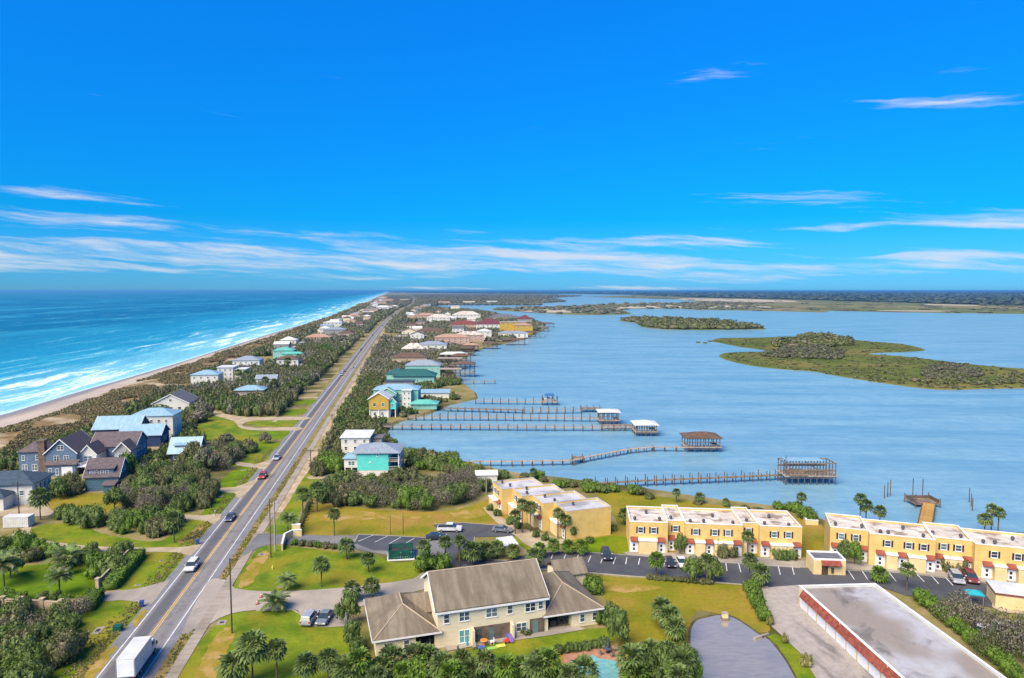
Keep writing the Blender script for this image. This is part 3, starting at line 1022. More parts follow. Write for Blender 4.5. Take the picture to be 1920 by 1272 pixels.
# ================================================================== buildings
pm('wall_yellow', S(236, 204, 132, .92), S(226, 190, 116, .90), 0.5, 0.85, fine=(4, .12))
pm('wall_buff', S(238, 214, 166, .95), S(228, 202, 150, .92), 0.5, 0.85, fine=(4, .12))
pm('wall_cream', S(240, 228, 200, 1.0), S(230, 216, 186, .98), 0.6, 0.85, fine=(4, .1), stretch=(1, 1, 6))
pm('wall_white', S(236, 234, 230, .95), S(220, 218, 214, .92), 0.5, 0.8, fine=(4, .1), stretch=(1, 1, 5))
pm('wall_navy', S(52, 68, 112, 1.0), S(42, 56, 96, 1.0), 0.6, 0.8, fine=(3, .2), stretch=(1, 1, 6))
pm('wall_slate_blue', S(112, 134, 162, 1.0), S(96, 118, 146, .95), 0.6, 0.8, fine=(3, .2), stretch=(1, 1, 6))
pm('wall_teal_grey', S(84, 118, 138, 1.0), S(70, 102, 122, .95), 0.6, 0.8, fine=(3, .2), stretch=(1, 1, 6))
pm('wall_turquoise', S(104, 220, 212, 1.05), S(92, 208, 200, 1.0), 0.5, 0.8, fine=(3, .1), stretch=(1, 1, 5))
pm('wall_mint', S(150, 208, 200, .95), S(134, 194, 188, .92), 0.5, 0.8, fine=(3, .12))
pm('wall_gold', S(222, 184, 84, .85), S(206, 168, 72, .82), 0.5, 0.8, fine=(3, .12))
pm('wall_beige', S(214, 192, 168, .8), S(200, 178, 154, .78), 0.5, 0.85, fine=(3, .12))
pm('wall_pink', S(222, 186, 172, .8), S(206, 168, 154, .78), 0.5, 0.85, fine=(3, .12))
pm('wall_grey', S(186, 184, 186, .78), S(168, 166, 170, .76), 0.5, 0.85, fine=(3, .12))
pm('trim_white', (0.76, 0.75, 0.73), (0.68, 0.67, 0.66), 1.0, 0.6)
pm('trim_dark', S(84, 50, 44, .8), None, 1.0, 0.6)
pm('door_white', (0.74, 0.74, 0.75), (0.66, 0.67, 0.69), 0.8, 0.5)
pm('door_dark', S(104, 84, 62, .8), None, 1.0, 0.6)
m, t, bs, out = newmat('glass')
oi = t.new('ShaderNodeObjectInfo')
t.link(t.mix(oi.outputs['Random'], S(48, 62, 78, .8), S(120, 150, 160, .8)), bs.inputs['Base Color'])
bs.inputs['Roughness'].default_value = 0.12
bs.inputs['Specular IOR Level'].default_value = 0.6
pm('glass_aqua', S(120, 200, 205, .8), S(96, 170, 180, .8), 0.6, 0.15, 0.6)
# shingles: courses and single tabs
m, t, bs, out = newmat('roof_shingle')
v0 = coords(t, 'object')
n = t.noise(t.scale(v0, 0.9, 0.14, 0.14), 1.0, 5.0, 0.6)
c_ = t.mix(t.ramp01(n, 0.35, 0.7), S(132, 118, 104, .78), S(158, 146, 130, .8))
n2 = t.noise(t.scale(v0, 2.2, 5.0, 5.0), 1.0, 3.0, 0.7)
g = t.math('MULTIPLY_ADD', t.math('SUBTRACT', n2, 0.5), 0.42, 1.0)
c_ = t.mix(1.0, c_, t.vec(g, g, g), 'MULTIPLY')
n3 = t.noise(v0, 0.22, 4.0)
c_ = t.mix(t.math('MULTIPLY', t.ramp01(n3, 0.5, 0.7), 0.5), c_, S(112, 100, 88, .76))
t.link(c_, bs.inputs['Base Color'])
bs.inputs['Roughness'].default_value = 0.92
bs.inputs['Specular IOR Level'].default_value = 0.15
bump(t, bs, n2, 0.4, 0.05)
pm('roof_membrane', S(232, 222, 214, .95), S(210, 196, 186, .90), 0.3, 0.85, 0.2, stretch=(0.5, 1.6, 1), c3=S(170, 150, 134, .80), s3=0.34, fine=(2.5, .2), fine2=(0.7, .2))
pm('roof_pale', S(212, 210, 218, .92), S(198, 196, 206, .9), 0.25, 0.85, 0.2, c3=S(176, 174, 182, .76), s3=0.15, fine=(2, .1))
pm('roof_weathered', S(206, 206, 212, .78), S(176, 168, 164, .75), 0.10, 0.9, 0.2, lo=0.4, hi=0.58, c3=S(150, 134, 122, .72), s3=0.13, fine=(1.5, .2))
m, t, bs, out = newmat('roof_stained')
v0 = coords(t, 'object')
n1 = t.noise(t.scale(v0, 0.7, 1.0, 1), 0.16, 7.0, 0.66, 0.8)
n2 = t.noise(v0, 0.9, 6.0, 0.7)
n3 = t.noise(t.scale(v0, 1, 1, 1), 0.06, 3.0, 0.5, 0.3)
c_ = t.mix(t.ramp01(n3, 0.42, 0.58), S(166, 154, 148, .76), S(196, 196, 204, .82))
c_ = t.mix(t.math('MULTIPLY', t.ramp01(n2, 0.4, 0.75), 0.55), c_, S(178, 162, 150, .8))
c_ = t.mix(t.math('MULTIPLY', t.ramp01(n1, 0.52, 0.68), 0.7), c_, S(112, 104, 100, .72))
t.link(c_, bs.inputs['Base Color'])
bs.inputs['Roughness'].default_value = 0.92
pm('roof_dark', S(118, 106, 110, .95), S(98, 88, 94, .9), 0.8, 0.9, 0.2, stretch=(1, 3, 3), fine=(4, .25))
pm('roof_slate', S(80, 96, 112, .95), S(66, 82, 98, .9), 0.6, 0.9, 0.2, stretch=(1, 3, 3), fine=(4, .2))
pm('roof_blue_metal', S(172, 206, 226, .80), S(150, 190, 216, .78), 0.4, 0.4, 0.4, stretch=(4, 1, 1), fine=(2, .08))
pm('roof_grey_metal', S(176, 186, 200, .78), S(158, 168, 184, .76), 0.4, 0.45, 0.4, stretch=(4, 1, 1), fine=(2, .08))
pm('roof_grey', S(130, 130, 140, .76), S(114, 114, 124, .74), 0.6, 0.9, 0.2, fine=(3, .2))
pm('roof_white', S(240, 240, 242, .82), S(226, 226, 230, .80), 0.3, 0.6, fine=(2, .06))
pm('roof_teal', S(58, 118, 116, .78), S(46, 100, 100, .75), 0.5, 0.6, 0.3, stretch=(3, 1, 1), fine=(2, .12))
pm('roof_aqua', S(120, 206, 190, .85), S(104, 190, 176, .82), 0.5, 0.5, 0.3, fine=(2, .1))
pm('roof_red', S(150, 84, 76, .78), S(130, 70, 64, .75), 0.6, 0.85, fine=(3, .2))
pm('roof_maroon', S(132, 74, 82, .78), S(112, 60, 70, .75), 0.6, 0.85, fine=(3, .2))
pm('roof_salmon', S(204, 166, 146, .8), S(184, 146, 128, .78), 0.6, 0.85, fine=(3, .2))
pm('roof_brown', S(128, 104, 88, .76), S(108, 86, 74, .74), 0.6, 0.9, fine=(3, .25))
pm('tile_red', S(172, 96, 78, .85), S(142, 76, 64, .8), 1.4, 0.85, 0.2, bmp=0.4, fine=(5, .3))
pm('chimney_stone', S(150, 128, 112, .76), S(120, 100, 88, .72), 1.6, 0.9, fine=(3, .3))
pm('vent_metal', S(120, 118, 122, .7), S(92, 90, 96, .7), 1.0, 0.5, metal=0.3)
pm('timber', S(156, 136, 116, .9), S(126, 108, 94, .85), 0.8, 0.9, 0.2, stretch=(1, 1, 4), fine=(4, .3))
pm('timber_grey', S(190, 176, 164, .92), S(160, 148, 138, .88), 0.8, 0.9, 0.2, fine=(4, .25))
pm('pile_wood', S(126, 110, 100, .85), S(98, 86, 80, .82), 0.8, 0.95, 0.2, fine=(4, .3))
pm('porch_shade', S(150, 132, 116, .7), S(112, 100, 92, .7), 0.7, 0.9)  # shade of the open porches put into a flat colour
pm('roof_blue_deep', S(70, 124, 196, .8), S(56, 104, 176, .8), 0.6, 0.6)
pm('interior_dark', S(78, 72, 70, .7), None, 1.0, 0.9)

ROTS = {'f': 0.0, 'r': pi / 2, 'b': pi, 'l': -pi / 2}
_WM = {}


def win_mesh(w, h, style):
    k = (round(w, 2), round(h, 2), style)
    if k in _WM:
        return _WM[k]
    f, b = MB(), 0.09
    f.box(-w / 2, -0.07, 0, -w / 2 + b, 0.03, h).box(w / 2 - b, -0.07, 0, w / 2, 0.03, h)
    f.box(-w / 2 + b, -0.07, 0, w / 2 - b, 0.03, b).box(-w / 2 + b, -0.07, h - b, w / 2 - b, 0.03, h)
    f.box(-w / 2 - 0.06, -0.11, -0.07, w / 2 + 0.06, 0.03, -0.002)
    if style in ('sash', 'twin'):
        f.box(-w / 2 + b, -0.06, h / 2 - 0.03, w / 2 - b, 0.0, h / 2 + 0.03)
    if style == 'twin':
        f.box(-0.06, -0.065, b, 0.06, 0.0, h - b)
    p = MB().box(-w / 2 + b * 0.8, -0.035, b * 0.8, w / 2 - b * 0.8, -0.012, h - b * 0.8)
    _WM[k] = (f.mesh('window'), p.mesh('pane'))
    return _WM[k]


def window(parent, x, y, z, w=1.0, h=1.3, face='f', style='sash', frame='trim_white', glass='glass'):
    a, b = win_mesh(w, h, style)
    if a.materials and a.materials[0].name != frame or b.materials and b.materials[0].name != glass:
        a, b = a.copy(), b.copy()
        a.materials.clear()
        b.materials.clear()
    o = place('window', a, frame, parent, (x, y, z), ROTS[face])
    place('pane', b, glass, o)
    return o


def boxmesh(key, *dims):
    k = ('box', key) + tuple(round(d, 2) for d in dims)
    if k not in _WM:
        _WM[k] = MB().box(*dims).mesh(key)
    return _WM[k]


def door(parent, x, y, z=0.0, w=1.0, h=2.2, face='f', mat='door_white', lites=True):
    f = _WM.get(('door', w, h))
    if f is None:
        f = MB().box(-w / 2 - 0.14, -0.09, 0, -w / 2, 0.02, h + 0.14).box(w / 2, -0.09, 0, w / 2 + 0.14, 0.02, h + 0.14).box(-w / 2, -0.09, h, w / 2, 0.02, h + 0.14)
        f.box(-w / 2, -0.05, 0.02, w / 2, 0.01, h)
        f = _WM[('door', w, h)] = f.mesh('door')
    if f.materials and f.materials[0].name != mat:
        f = f.copy()
        f.materials.clear()
    o = place('door', f, mat, parent, (x, y, z), ROTS[face])
    if lites:
        for zz in (0.45, 1.3):
            place('pane', boxmesh('pane', -0.22, -0.07, 0, 0.22, -0.045, 0.55), 'interior_dark', o, (0, 0, zz))
    return o


def shell(mb, x0, x1, y0, y1, z0, z1, roof=None, rise=0.0):
    """walls of one volume, with gable triangles when its roof has them"""
    if roof == 'x':
        m_ = (y0 + y1) / 2
        mb.prism([(y0, z0), (y1, z0), (y1, z1), (m_, z1 + rise), (y0, z1)], x0, x1, 'x')
    elif roof == 'y':
        m_ = (x0 + x1) / 2
        mb.prism([(x0, z0), (x1, z0), (x1, z1), (m_, z1 + rise), (x0, z1)], y0, y1, 'y')
    else:
        mb.box(x0, y0, z0, x1, y1, z1)
    return mb


def roof_on(mb, x0, x1, y0, y1, z, roof, rise, ov=0.45):
    if roof in ('x', 'y'):
        mb.gable(x0, x1, y0, y1, z + 0.02, rise, roof, ov)
    elif roof == 'hip':
        mb.hip(x0, x1, y0, y1, z + 0.2, rise, ov)
    elif roof == 'flat':
        mb.box(x0 - ov, y0 - ov, z + 0.003, x1 + ov, y1 + ov, z + 0.25)
    elif roof == 'shed':
        mb.prism([(y0 - ov, z + 0.01), (y1 + ov, z + rise), (y1 + ov, z + rise + 0.18), (y0 - ov, z + 0.2)], x0 - ov, x1 + ov, 'x')
    return mb


def house(label, at, rz, vols, wall, roof, group=None, name='house', cat='house', wins=(), doors=(), stilts=0.0, trim=True):
    """vols: (x0, x1, y0, y1, z0, z1, roof kind, rise[, wall material[, roof material[, overhang]]])"""
    t_ = thing(name, label, cat, at, rz, group)
    walls, roofs = {}, {}
    fas = MB()
    for v in vols:
        x0, x1, y0, y1, z0, z1, rk, rise = v[:8]
        wm = v[8] if len(v) > 8 and v[8] else wall
        rm = v[9] if len(v) > 9 and v[9] else roof
        ov = v[10] if len(v) > 10 else 0.45
        shell(walls.setdefault(wm, MB()), x0, x1, y0, y1, z0, z1, rk if rk in 'xy' else None, rise)
        if rk != 'none':
            roof_on(roofs.setdefault(rm, MB()), x0, x1, y0, y1, z1, rk, rise, ov)
        if trim and rk in 'xy' and rk:
            # barge boards on the gable ends
            m_ = ((y0 + y1) if rk == 'x' else (x0 + x1)) / 2
            q0, q1, a0, a1 = (y0, y1, x0, x1) if rk == 'x' else (x0, x1, y0, y1)
            sl = rise / (m_ - q0)
            e = ov * sl
            for a in (a0 - ov - 0.06, a1 + ov + 0.003):
                fas.prism([(q0 - ov, z1 - e - 0.12), (m_, z1 + rise - 0.12), (m_, z1 + rise + 0.23), (q0 - ov, z1 - e + 0.23)], a, a + 0.057, rk)
                fas.prism([(m_, z1 + rise - 0.12), (q1 + ov, z1 - e - 0.12), (q1 + ov, z1 - e + 0.23), (m_, z1 + rise + 0.23)], a, a + 0.057, rk)
        if stilts and z0 > 0.5:
            for sx in np.linspace(x0 + 0.3, x1 - 0.3, max(2, int((x1 - x0) / 3.2) + 1)):
                for sy in (y0 + 0.3, y1 - 0.3):
                    place('post', boxmesh('post', -0.17, -0.17, 0, 0.17, 0.17, z0), 'trim_white', t_, (sx, sy, 0))
    for k, b in walls.items():
        part('wall', b, k, t_)
    for k, b in roofs.items():
        part('roof', b, k, t_)
    if fas.v:
        part('barge_board', fas, 'trim_white', t_)
    for w in wins:
        window(t_, *w)
    for d in doors:
        door(t_, *d)
    return t_


def rail(parent, pts, z, h=1.0, mat='trim_white', step=1.6):
    """a railing: rails and balusters in one part"""
    b = MB()
    for p, q in zip(pts, pts[1:]):
        b.tube((*p, z + h), (*q, z + h), 0.05, 4)
        b.tube((*p, z + h * 0.5), (*q, z + h * 0.5), 0.03, 4)
        n = max(1, int(hypot(q[0] - p[0], q[1] - p[1]) / step))
        for i in range(n + 1):
            x, y = p[0] + (q[0] - p[0]) * i / n, p[1] + (q[1] - p[1]) * i / n
            b.box(x - 0.05, y - 0.05, z, x + 0.05, y + 0.05, z + h)
    part('railing', b, mat, parent)


# ---------------------------------------------------------------- the three yellow townhouse blocks
_awn = MB().prism([(0.0, 3.35), (0.0, 2.75), (-0.75, 2.5), (-0.75, 2.6)], -0.78, 0.78, 'x').mesh('tile_awning')
_vent = MB().cyl(0, 0, 0, 0.35, 0.16, n=8).cyl(0, 0, 0.35, 0.75, 0.36, 0.30, n=8).cyl(0, 0, 0.75, 0.9, 0.30, 0.08, n=8).mesh('roof_vent')
_shut = MB().box(-0.17, -0.06, 0, 0.17, 0.0, 1.3).mesh('shutter')


def townhouse(label, at, rz, units, depth, wins, doors, low, vents, roofm='roof_membrane', Z=6.1, blank=()):
    t_ = thing('townhouse_block', label, 'townhouses', at, rz, 'yellow townhouse blocks by the lagoon')
    yf = lambda x: next((u[2] for u in units if u[0] <= x <= u[1]), units[-1][2])
    for x0, x1, y in units:
        y1 = y + depth
        b = MB().box(x0, y, 0, x1, y1, Z)
        pr = MB()
        w = 0.25
        pr.box(x0, y, Z, x1, y + w, Z + 0.4).box(x0, y1 - w, Z, x1, y1, Z + 0.4)
        pr.box(x0, y + w, Z, x0 + w, y1 - w, Z + 0.4).box(x1 - w, y + w, Z, x1, y1 - w, Z + 0.4)
        part('wall', b, 'wall_yellow', t_)
        part('parapet', pr, 'wall_yellow', t_)
        c = MB()
        e = 0.05
        c.box(x0 + 0.003 - (e if x0 == units[0][0] else 0), y - e, Z + 0.403, x1 - 0.003, y + w + e, Z + 0.50)
        c.box(x0 + 0.003, y1 - w - e, Z + 0.403, x1 - 0.003, y1 + e, Z + 0.50)
        c.box(x0 + 0.003, y + w + e, Z + 0.403, x0 + w, y1 - w - e, Z + 0.49).box(x1 - w, y + w + e, Z + 0.403, x1 - 0.003, y1 - w - e, Z + 0.49)
        part('coping', c, 'trim_white' if roofm == 'roof_membrane' else 'roof_pale', t_)
        r = MB().box(x0 + w, y + w, Z + 0.003, x1 - w, y1 - w, Z + 0.06)
        part('roof', r, roofm, t_)
    for x in wins:
        y = yf(x)
        o = window(t_, x, y, 4.15, 1.15, 1.3, 'f', 'sash')
        for s in (-1, 1):
            place('shutter', _shut, 'trim_dark', o, (s * 0.76, 0, 0))
    for x in doors:
        y = yf(x)
        part('door_surround', MB().box(x - 0.85, y - 0.055, 0, x + 0.85, y - 0.003, 2.62), 'trim_white', t_)
        door(t_, x, y - 0.06, 0.0, 0.95, 2.15)
        place('tile_awning', _awn, 'tile_red', t_, (x, y, 0))
    for x0, x1 in low:
        y = yf((x0 + x1) / 2)
        part('porch_wall', MB().box(x0, y - 1.15, 0, x1, y - 0.003, 2.85), 'wall_buff', t_)
        part('coping', MB().box(x0 - 0.12, y - 1.27, 2.853, x1 + 0.12, y - 0.003, 3.06), 'trim_white', t_)
    for x, y in vents:
        place('roof_vent', _vent, 'vent_metal', t_, (x, yf(x) + y, Z + 0.06))
    for args in blank:
        window(t_, *args)
    return t_


townhouse('two storey yellow townhouse block with white streaked roof, in the middle of the three', G(1180, 1035), radians(-5.65),
          [(0, 7.9, 0), (7.9, 11.5, 1.6), (11.5, 23.2, 0), (23.2, 26.6, 1.6), (26.6, 35, 0)], 10.4,
          [2.3, 5.0, 9.7, 13.6, 17.5, 20.2, 24.7, 29.5, 32.3], [0.95, 6.6, 8.85, 12.5, 16.4, 22.1, 25.55, 27.7, 34.0],
          [(1.9, 5.6), (9.8, 11.4), (13.5, 15.4), (17.4, 21.0), (23.4, 24.5), (28.7, 33.0)],
          [(1.2, 2.0), (6.4, 2.2), (8.9, 1.7), (12.7, 1.4), (15.5, 1.8), (21.4, 1.3), (24.6, 1.5), (27.9, 1.6), (32.6, 1.0), (18, 5.5), (30, 6.2), (4, 6.5)])
townhouse('two storey yellow townhouse block with streaked roof, at the right edge behind the red car', G(1545, 1045), radians(-18.3),
          [(1.0, 8.0, 0), (8.0, 19.6, -1.6), (19.6, 26.2, 0), (26.2, 39, -1.6), (39, 50, 0)], 9.2,
          [3.1, 5.8, 11.3, 15.0, 17.6, 21.4, 23.9, 29.4, 33.2, 36.8], [2.0, 7.2, 10.0, 13.9, 18.8, 20.5, 25.4, 28.3, 32.2, 37.9],
          [(2.9, 6.2), (11.0, 12.9), (14.9, 17.8), (21.4, 24.4), (29.3, 31.2), (33.1, 37.0)],
          [(2.2, 2.2), (7.2, 2.4), (10.2, 1.6), (11.6, 1.7), (17.8, 1.6), (20.0, 2.6), (24.8, 2.2), (28.0, 1.7), (30.0, 2.0), (15, 5.5), (34, 5.4)])
townhouse('stepped yellow townhouse block with plain pale grey roof and blank yellow end wall', (2.7, 173.4), radians(-70.6),
          [(0, 7.2, -8.0), (7.2, 14.2, -5.3), (14.2, 21.0, -2.7), (21.0, 28, 0)], 10.9,
          [1.6, 4.0, 9.3, 11.4, 16.4, 18.5, 22.6, 25.0], [5.6, 12.8, 19.4, 26.6],
          [(0.1, 4.3), (7.5, 11.4), (14.5, 18.0), (21.3, 25.2)],
          [(1.4, 2.0), (4.6, 3.0), (8.6, 3.2), (12.0, 2.0), (16.0, 2.4), (19.6, 3.4), (23.5, 3.6)], roofm='roof_pale')

# ---------------------------------------------------------------- the tan roofed row house in front
o_main = G(710, 1233)
t_ = thing('row_house', 'long cream row house with brown shingle roofs, two storey middle and low hipped wings', 'house', o_main, radians(16.9))
wb = MB()
wb.box(-0.4, 0, 0, 5.6, 13.6, 2.62).box(5.6, 3.2, 0, 9.0, 13.6, 2.62)
wb.prism([(0.0, 0), (12.4, 0), (12.4, 6.05), (6.2, 9.45), (0.0, 6.05)], 9.003, 26.6, 'x')
wb.box(26.603, 3.2, 0, 31.2, 14.2, 2.62).box(31.2, 0, 0, 36.1, 14.2, 2.62)
wb.box(34.0, 14.2, 0, 39.6, 19.5, 2.62)
wb.box(8.55, 0.05, 0, 9.0, 0.5, 2.62).box(26.62, 0.05, 0, 27.05, 0.5, 2.62)
part('wall', wb, 'wall_cream', t_)
# middle porches: flat panels, the shade of the recess put into their colour
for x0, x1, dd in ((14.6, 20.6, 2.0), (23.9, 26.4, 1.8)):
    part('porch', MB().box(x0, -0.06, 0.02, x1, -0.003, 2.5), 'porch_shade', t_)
for x0, x1 in ((15.0, 15.9), (17.2, 18.0), (24.4, 25.3)):
    part('patio_door', MB().box(x0, -0.10, 0.02, x1, -0.065, 2.1), 'glass', t_)
part('porch_post', MB().box(14.2, -1.2, 0, 14.6, -0.003, 2.55), 'wall_cream', t_)
part('porch_post', MB().box(20.6, -1.2, 0, 21.0, -0.003, 2.55), 'wall_cream', t_)
rb = MB()
rb.hip(-0.4, 9.0, 0, 13.6, 2.84, 2.75, 0.55)
part('roof', rb, 'roof_shingle', t_, label='hipped shingle roof of the left wing')
rb = MB()
rb.gable(9.003, 26.6, 0, 12.4, 6.07, 3.4, 'x', 0.45, 0.2)
part('roof', rb, 'roof_shingle', t_, label='large gabled shingle roof over the two storey middle')
rb = MB()
rb.hip(26.603, 36.1, 0, 14.2, 2.84, 2.75, 0.55)
part('roof', rb, 'roof_shingle', t_, label='hipped shingle roof of the right wing')
rb = MB()
rb.gable(34.0, 39.6, 14.2, 19.5, 2.64, 1.7, 'x', 0.4)
part('roof', rb, 'roof_shingle', t_, label='small gabled roof behind the right wing')
rb = MB()
rb.gable(5.2, 8.99, 5.0, 12.0, 3.6, 1.6, 'x', 0.2)
part('roof', rb, 'roof_shingle', t_, label='cross gable where the left wing meets the middle')
fb = MB()
for x0, x1, y0, y1 in ((-0.97, 9.57, -0.62, -0.553), (26.05, 36.67, -0.62, -0.553)):
    fb.box(x0, y0, 2.62, x1, y1, 2.86)
fb.box(-1.02, -0.55, 2.62, -0.953, 14.15, 2.86)
fb.box(8.55, -0.52, 5.50, 27.05, -0.453, 5.80)
sl = 3.4 / 6.2
for a in (8.47, 27.06):
    fb.prism([(-0.45, 5.7), (6.2, 9.35), (6.2, 9.72), (-0.45, 6.06)], a, a + 0.07, 'x')
    fb.prism([(6.2, 9.35), (12.85, 5.7), (12.85, 6.06), (6.2, 9.72)], a, a + 0.07, 'x')
part('fascia', fb, 'trim_white', t_)
# hip and ridge caps
cb = MB()
for P_ in (((-0.9, -0.5, 2.88), (4.3, 4.75, 5.62)), ((4.3, 4.75, 5.62), (4.3, 8.85, 5.62)), ((9.5, -0.5, 2.88), (4.3, 4.75, 5.62)), ((31.35, 4.75, 5.62), (36.6, -0.5, 2.88)),
           ((31.35, 4.75, 5.62), (26.1, -0.5, 2.88)), ((31.35, 4.75, 5.62), (31.35, 9.5, 5.62)), ((31.35, 9.5, 5.62), (36.6, 14.7, 2.88)), ((8.6, 6.2, 9.68), (27.0, 6.2, 9.68))):
    cb.tube(P_[0], P_[1], 0.10, 5)
part('ridge_cap', cb, 'wall_beige', t_)
for x, z, w, st in ((10.4, 3.75, 0.95, 'sash'), (13.2, 3.75, 1.7, 'twin'), (17.6, 3.75, 1.9, 'twin'), (20.6, 3.85, 0.95, 'sash'), (24.0, 3.75, 1.8, 'twin'), (26.0, 3.85, 0.0, ''),):
    if w:
        window(t_, x, 0, z, w, 1.45, 'f', st)
window(t_, 25.75, 0, 3.9, 0.9, 1.3)
window(t_, 13.2, 0, 0.25, 1.7, 2.1, 'f', 'twin', 'trim_white', 'glass_aqua')
window(t_, 22.5, 0, 0.75, 1.8, 1.4, 'f', 'twin')
window(t_, 1.6, 0, 0.7, 0.9, 1.4); window(t_, 4.2, 0, 0.7, 0.9, 1.4)
window(t_, 33.0, 0, 0.7, 0.9, 1.4); window(t_, 35.2, 0, 0.7, 0.9, 1.4)
window(t_, -0.4, 4, 0.8, 1.0, 1.3, 'l'); window(t_, -0.4, 9, 0.8, 1.0, 1.3, 'l')
window(t_, 36.1, 5, 0.8, 1.0, 1.3, 'r')
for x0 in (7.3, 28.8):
    part('porch_back_panel', MB().box(x0 - 1.5, 3.12, 0.03, x0 + 1.5, 3.197, 2.5), 'interior_dark', t_)  # flat dark panel over the back wall of each wing porch

# ---------------------------------------------------------------- long garage block
t_ = thing('garage_block', 'long low garage block with white roll doors and stained flat roof', 'garage', G(1497, 1135), radians(-86.5))
L_, D_, Z_ = 40.0, 13.8, 3.1
part('wall', MB().box(0, 0, 0, L_, D_, Z_), 'wall_buff', t_)
pb = MB().box(0, 0, Z_, L_, 0.3, Z_ + 0.42).box(0, D_ - 0.3, Z_, L_, D_, Z_ + 0.42).box(0, 0.3, Z_, 0.3, D_ - 0.3, Z_ + 0.42).box(L_ - 0.3, 0.3, Z_, L_, D_ - 0.3, Z_ + 0.42)
part('parapet', pb, 'wall_white', t_)
part('roof', MB().box(0.3, 0.3, Z_ + 0.003, L_ - 0.3, D_ - 0.3, Z_ + 0.05), 'roof_stained', t_)
cp = MB().box(-0.06, -0.06, Z_ + 0.423, L_, 0.36, Z_ + 0.50).box(-0.06, D_ - 0.36, Z_ + 0.423, L_, D_ + 0.06, Z_ + 0.50).box(-0.06, 0.36, Z_ + 0.423, 0.36, D_ - 0.36, Z_ + 0.49)
part('coping', cp, 'trim_white', t_)
dm = MB().box(-1.25, -0.055, 0, 1.25, -0.003, 2.25)
for k in range(4):
    dm.box(-1.2, -0.075, 0.08 + k * 0.55, 1.2, -0.056, 0.55 + k * 0.55)
dm = dm.mesh('garage_door')
for k in range(13):
    place('garage_door', dm, 'door_white', t_, (1.9 + k * 2.95, 0, 0.02))
for x0, x1 in ((1.6, 13.1), (13.5, 25.3), (25.7, 39.5)):
    part('tile_band', MB().prism([(-0.003, 2.40), (-0.75, 2.30), (-0.70, 2.42), (-0.12, 3.45), (-0.003, 3.45)], x0, x1, 'x'), 'tile_red', t_)

# ---------------------------------------------------------------- small buildings near the lots
t_ = thing('utility_building', 'small buff utility building with red tile awning over a brown door', 'shed', G(1525, 1078), radians(-5))
part('wall', MB().box(0, 0, 0, 6.0, 4.2, 2.9), 'wall_buff', t_)
part('parapet', MB().box(0, 0, 2.9, 6, 0.22, 3.25).box(0, 3.98, 2.9, 6, 4.2, 3.25).box(0, 0.22, 2.9, 0.22, 3.98, 3.25).box(5.78, 0.22, 2.9, 6.0, 3.98, 3.25), 'trim_white', t_)
part('roof', MB().box(0.22, 0.22, 2.903, 5.78, 3.98, 2.95), 'roof_grey', t_)
part('tile_awning', MB().prism([(-0.003, 2.75), (-0.9, 2.15), (-0.9, 2.25), (-0.003, 2.95)], 1.4, 5.0, 'x'), 'tile_red', t_)
door(t_, 2.1, -0.003, 0, 0.9, 1.9, 'f', 'door_dark', False)
part('meter_box', MB().box(3.3, -0.2, 0.5, 3.75, -0.003, 1.5), 'vent_metal', t_)
t_ = thing('pump_house', 'small yellow pump house with red band under a white flat roof', 'shed', G(1866, 1140), radians(-20))
part('wall', MB().box(0, 0, 0, 7.5, 5.0, 2.4), 'wall_buff', t_)
part('tile_band', MB().box(-0.12, -0.12, 2.4, 7.62, 5.12, 2.75), 'roof_red', t_)
part('roof', MB().box(-0.2, -0.2, 2.753, 7.7, 5.2, 2.95), 'roof_white', t_)
t_ = thing('bin_store', 'small yellow bin store with sloping white roof beside the palm row', 'shed', G(942, 1042), radians(20))
part('wall', MB().prism([(0, 0), (3.6, 0), (3.6, 2.3), (0, 1.9)], 0, 3.4, 'x'), 'wall_yellow', t_)
part('roof', MB().prism([(-0.2, 1.92), (3.8, 2.36), (3.8, 2.5), (-0.2, 2.06)], -0.15, 3.55, 'x'), 'roof_white', t_)
t_ = thing('garden_shed', 'low white roofed shed in the brown thicket beside the townhouses', 'shed', G(893, 906), 0.1)
part('wall', MB().box(0, 0, 0, 6, 4, 2.2), 'wall_white', t_)
part('roof', MB().gable(0, 6, 0, 4, 2.22, 0.8, 'x', 0.3), 'roof_white', t_)
t_ = thing('storage_container', 'white metal storage container beside the curved drive', 'container', G(6, 991), radians(4))
part('wall', MB().box(0, 0, 0.1, 5.6, 2.4, 2.5), 'wall_white', t_)
rb_ = MB()
for k in range(14):
    rb_.box(0.15 + k * 0.4, -0.05, 0.2, 0.35 + k * 0.4, -0.003, 2.4)
part('rib', rb_, 'wall_white', t_)
part('roof', MB().box(-0.05, -0.05, 2.503, 5.65, 2.45, 2.6), 'roof_white', t_)
# the green screened enclosure
pm('screen_green', S(24, 106, 92, .8), S(18, 82, 74, .75), 0.7, 0.7, fine=(3, .3))
t_ = thing('bin_enclosure', 'dark green slatted bin enclosure on a white kerb', 'enclosure', G(728, 1052), radians(8))
part('kerb', MB().box(-0.2, -0.2, 0, 5.3, 4.2, 0.22), 'trim_white', t_)
for (x0, y0, x1, y1) in ((0, 0, 5.0, 0.1), (0, 3.9, 5.0, 4.0), (0, 0.1, 0.1, 3.9), (4.9, 0.1, 5.0, 3.9)):
    nx = x1 - x0 > 0.5
    n_ = 14 if nx else 11
    for i in range(n_):
        a, b = i / n_, (i + 0.86) / n_
        s = MB().box(x0 + (x1 - x0) * a, y0, 0.25, x0 + (x1 - x0) * b, y1, 1.95) if nx else MB().box(x0, y0 + (y1 - y0) * a, 0.25, x1, y0 + (y1 - y0) * b, 1.95)
        part('slat', s, 'screen_green', t_)
    part('rail', MB().box(x0 - 0.03, y0 - 0.03, 1.953, x1 + 0.03, y1 + 0.03, 2.06), 'screen_green', t_)
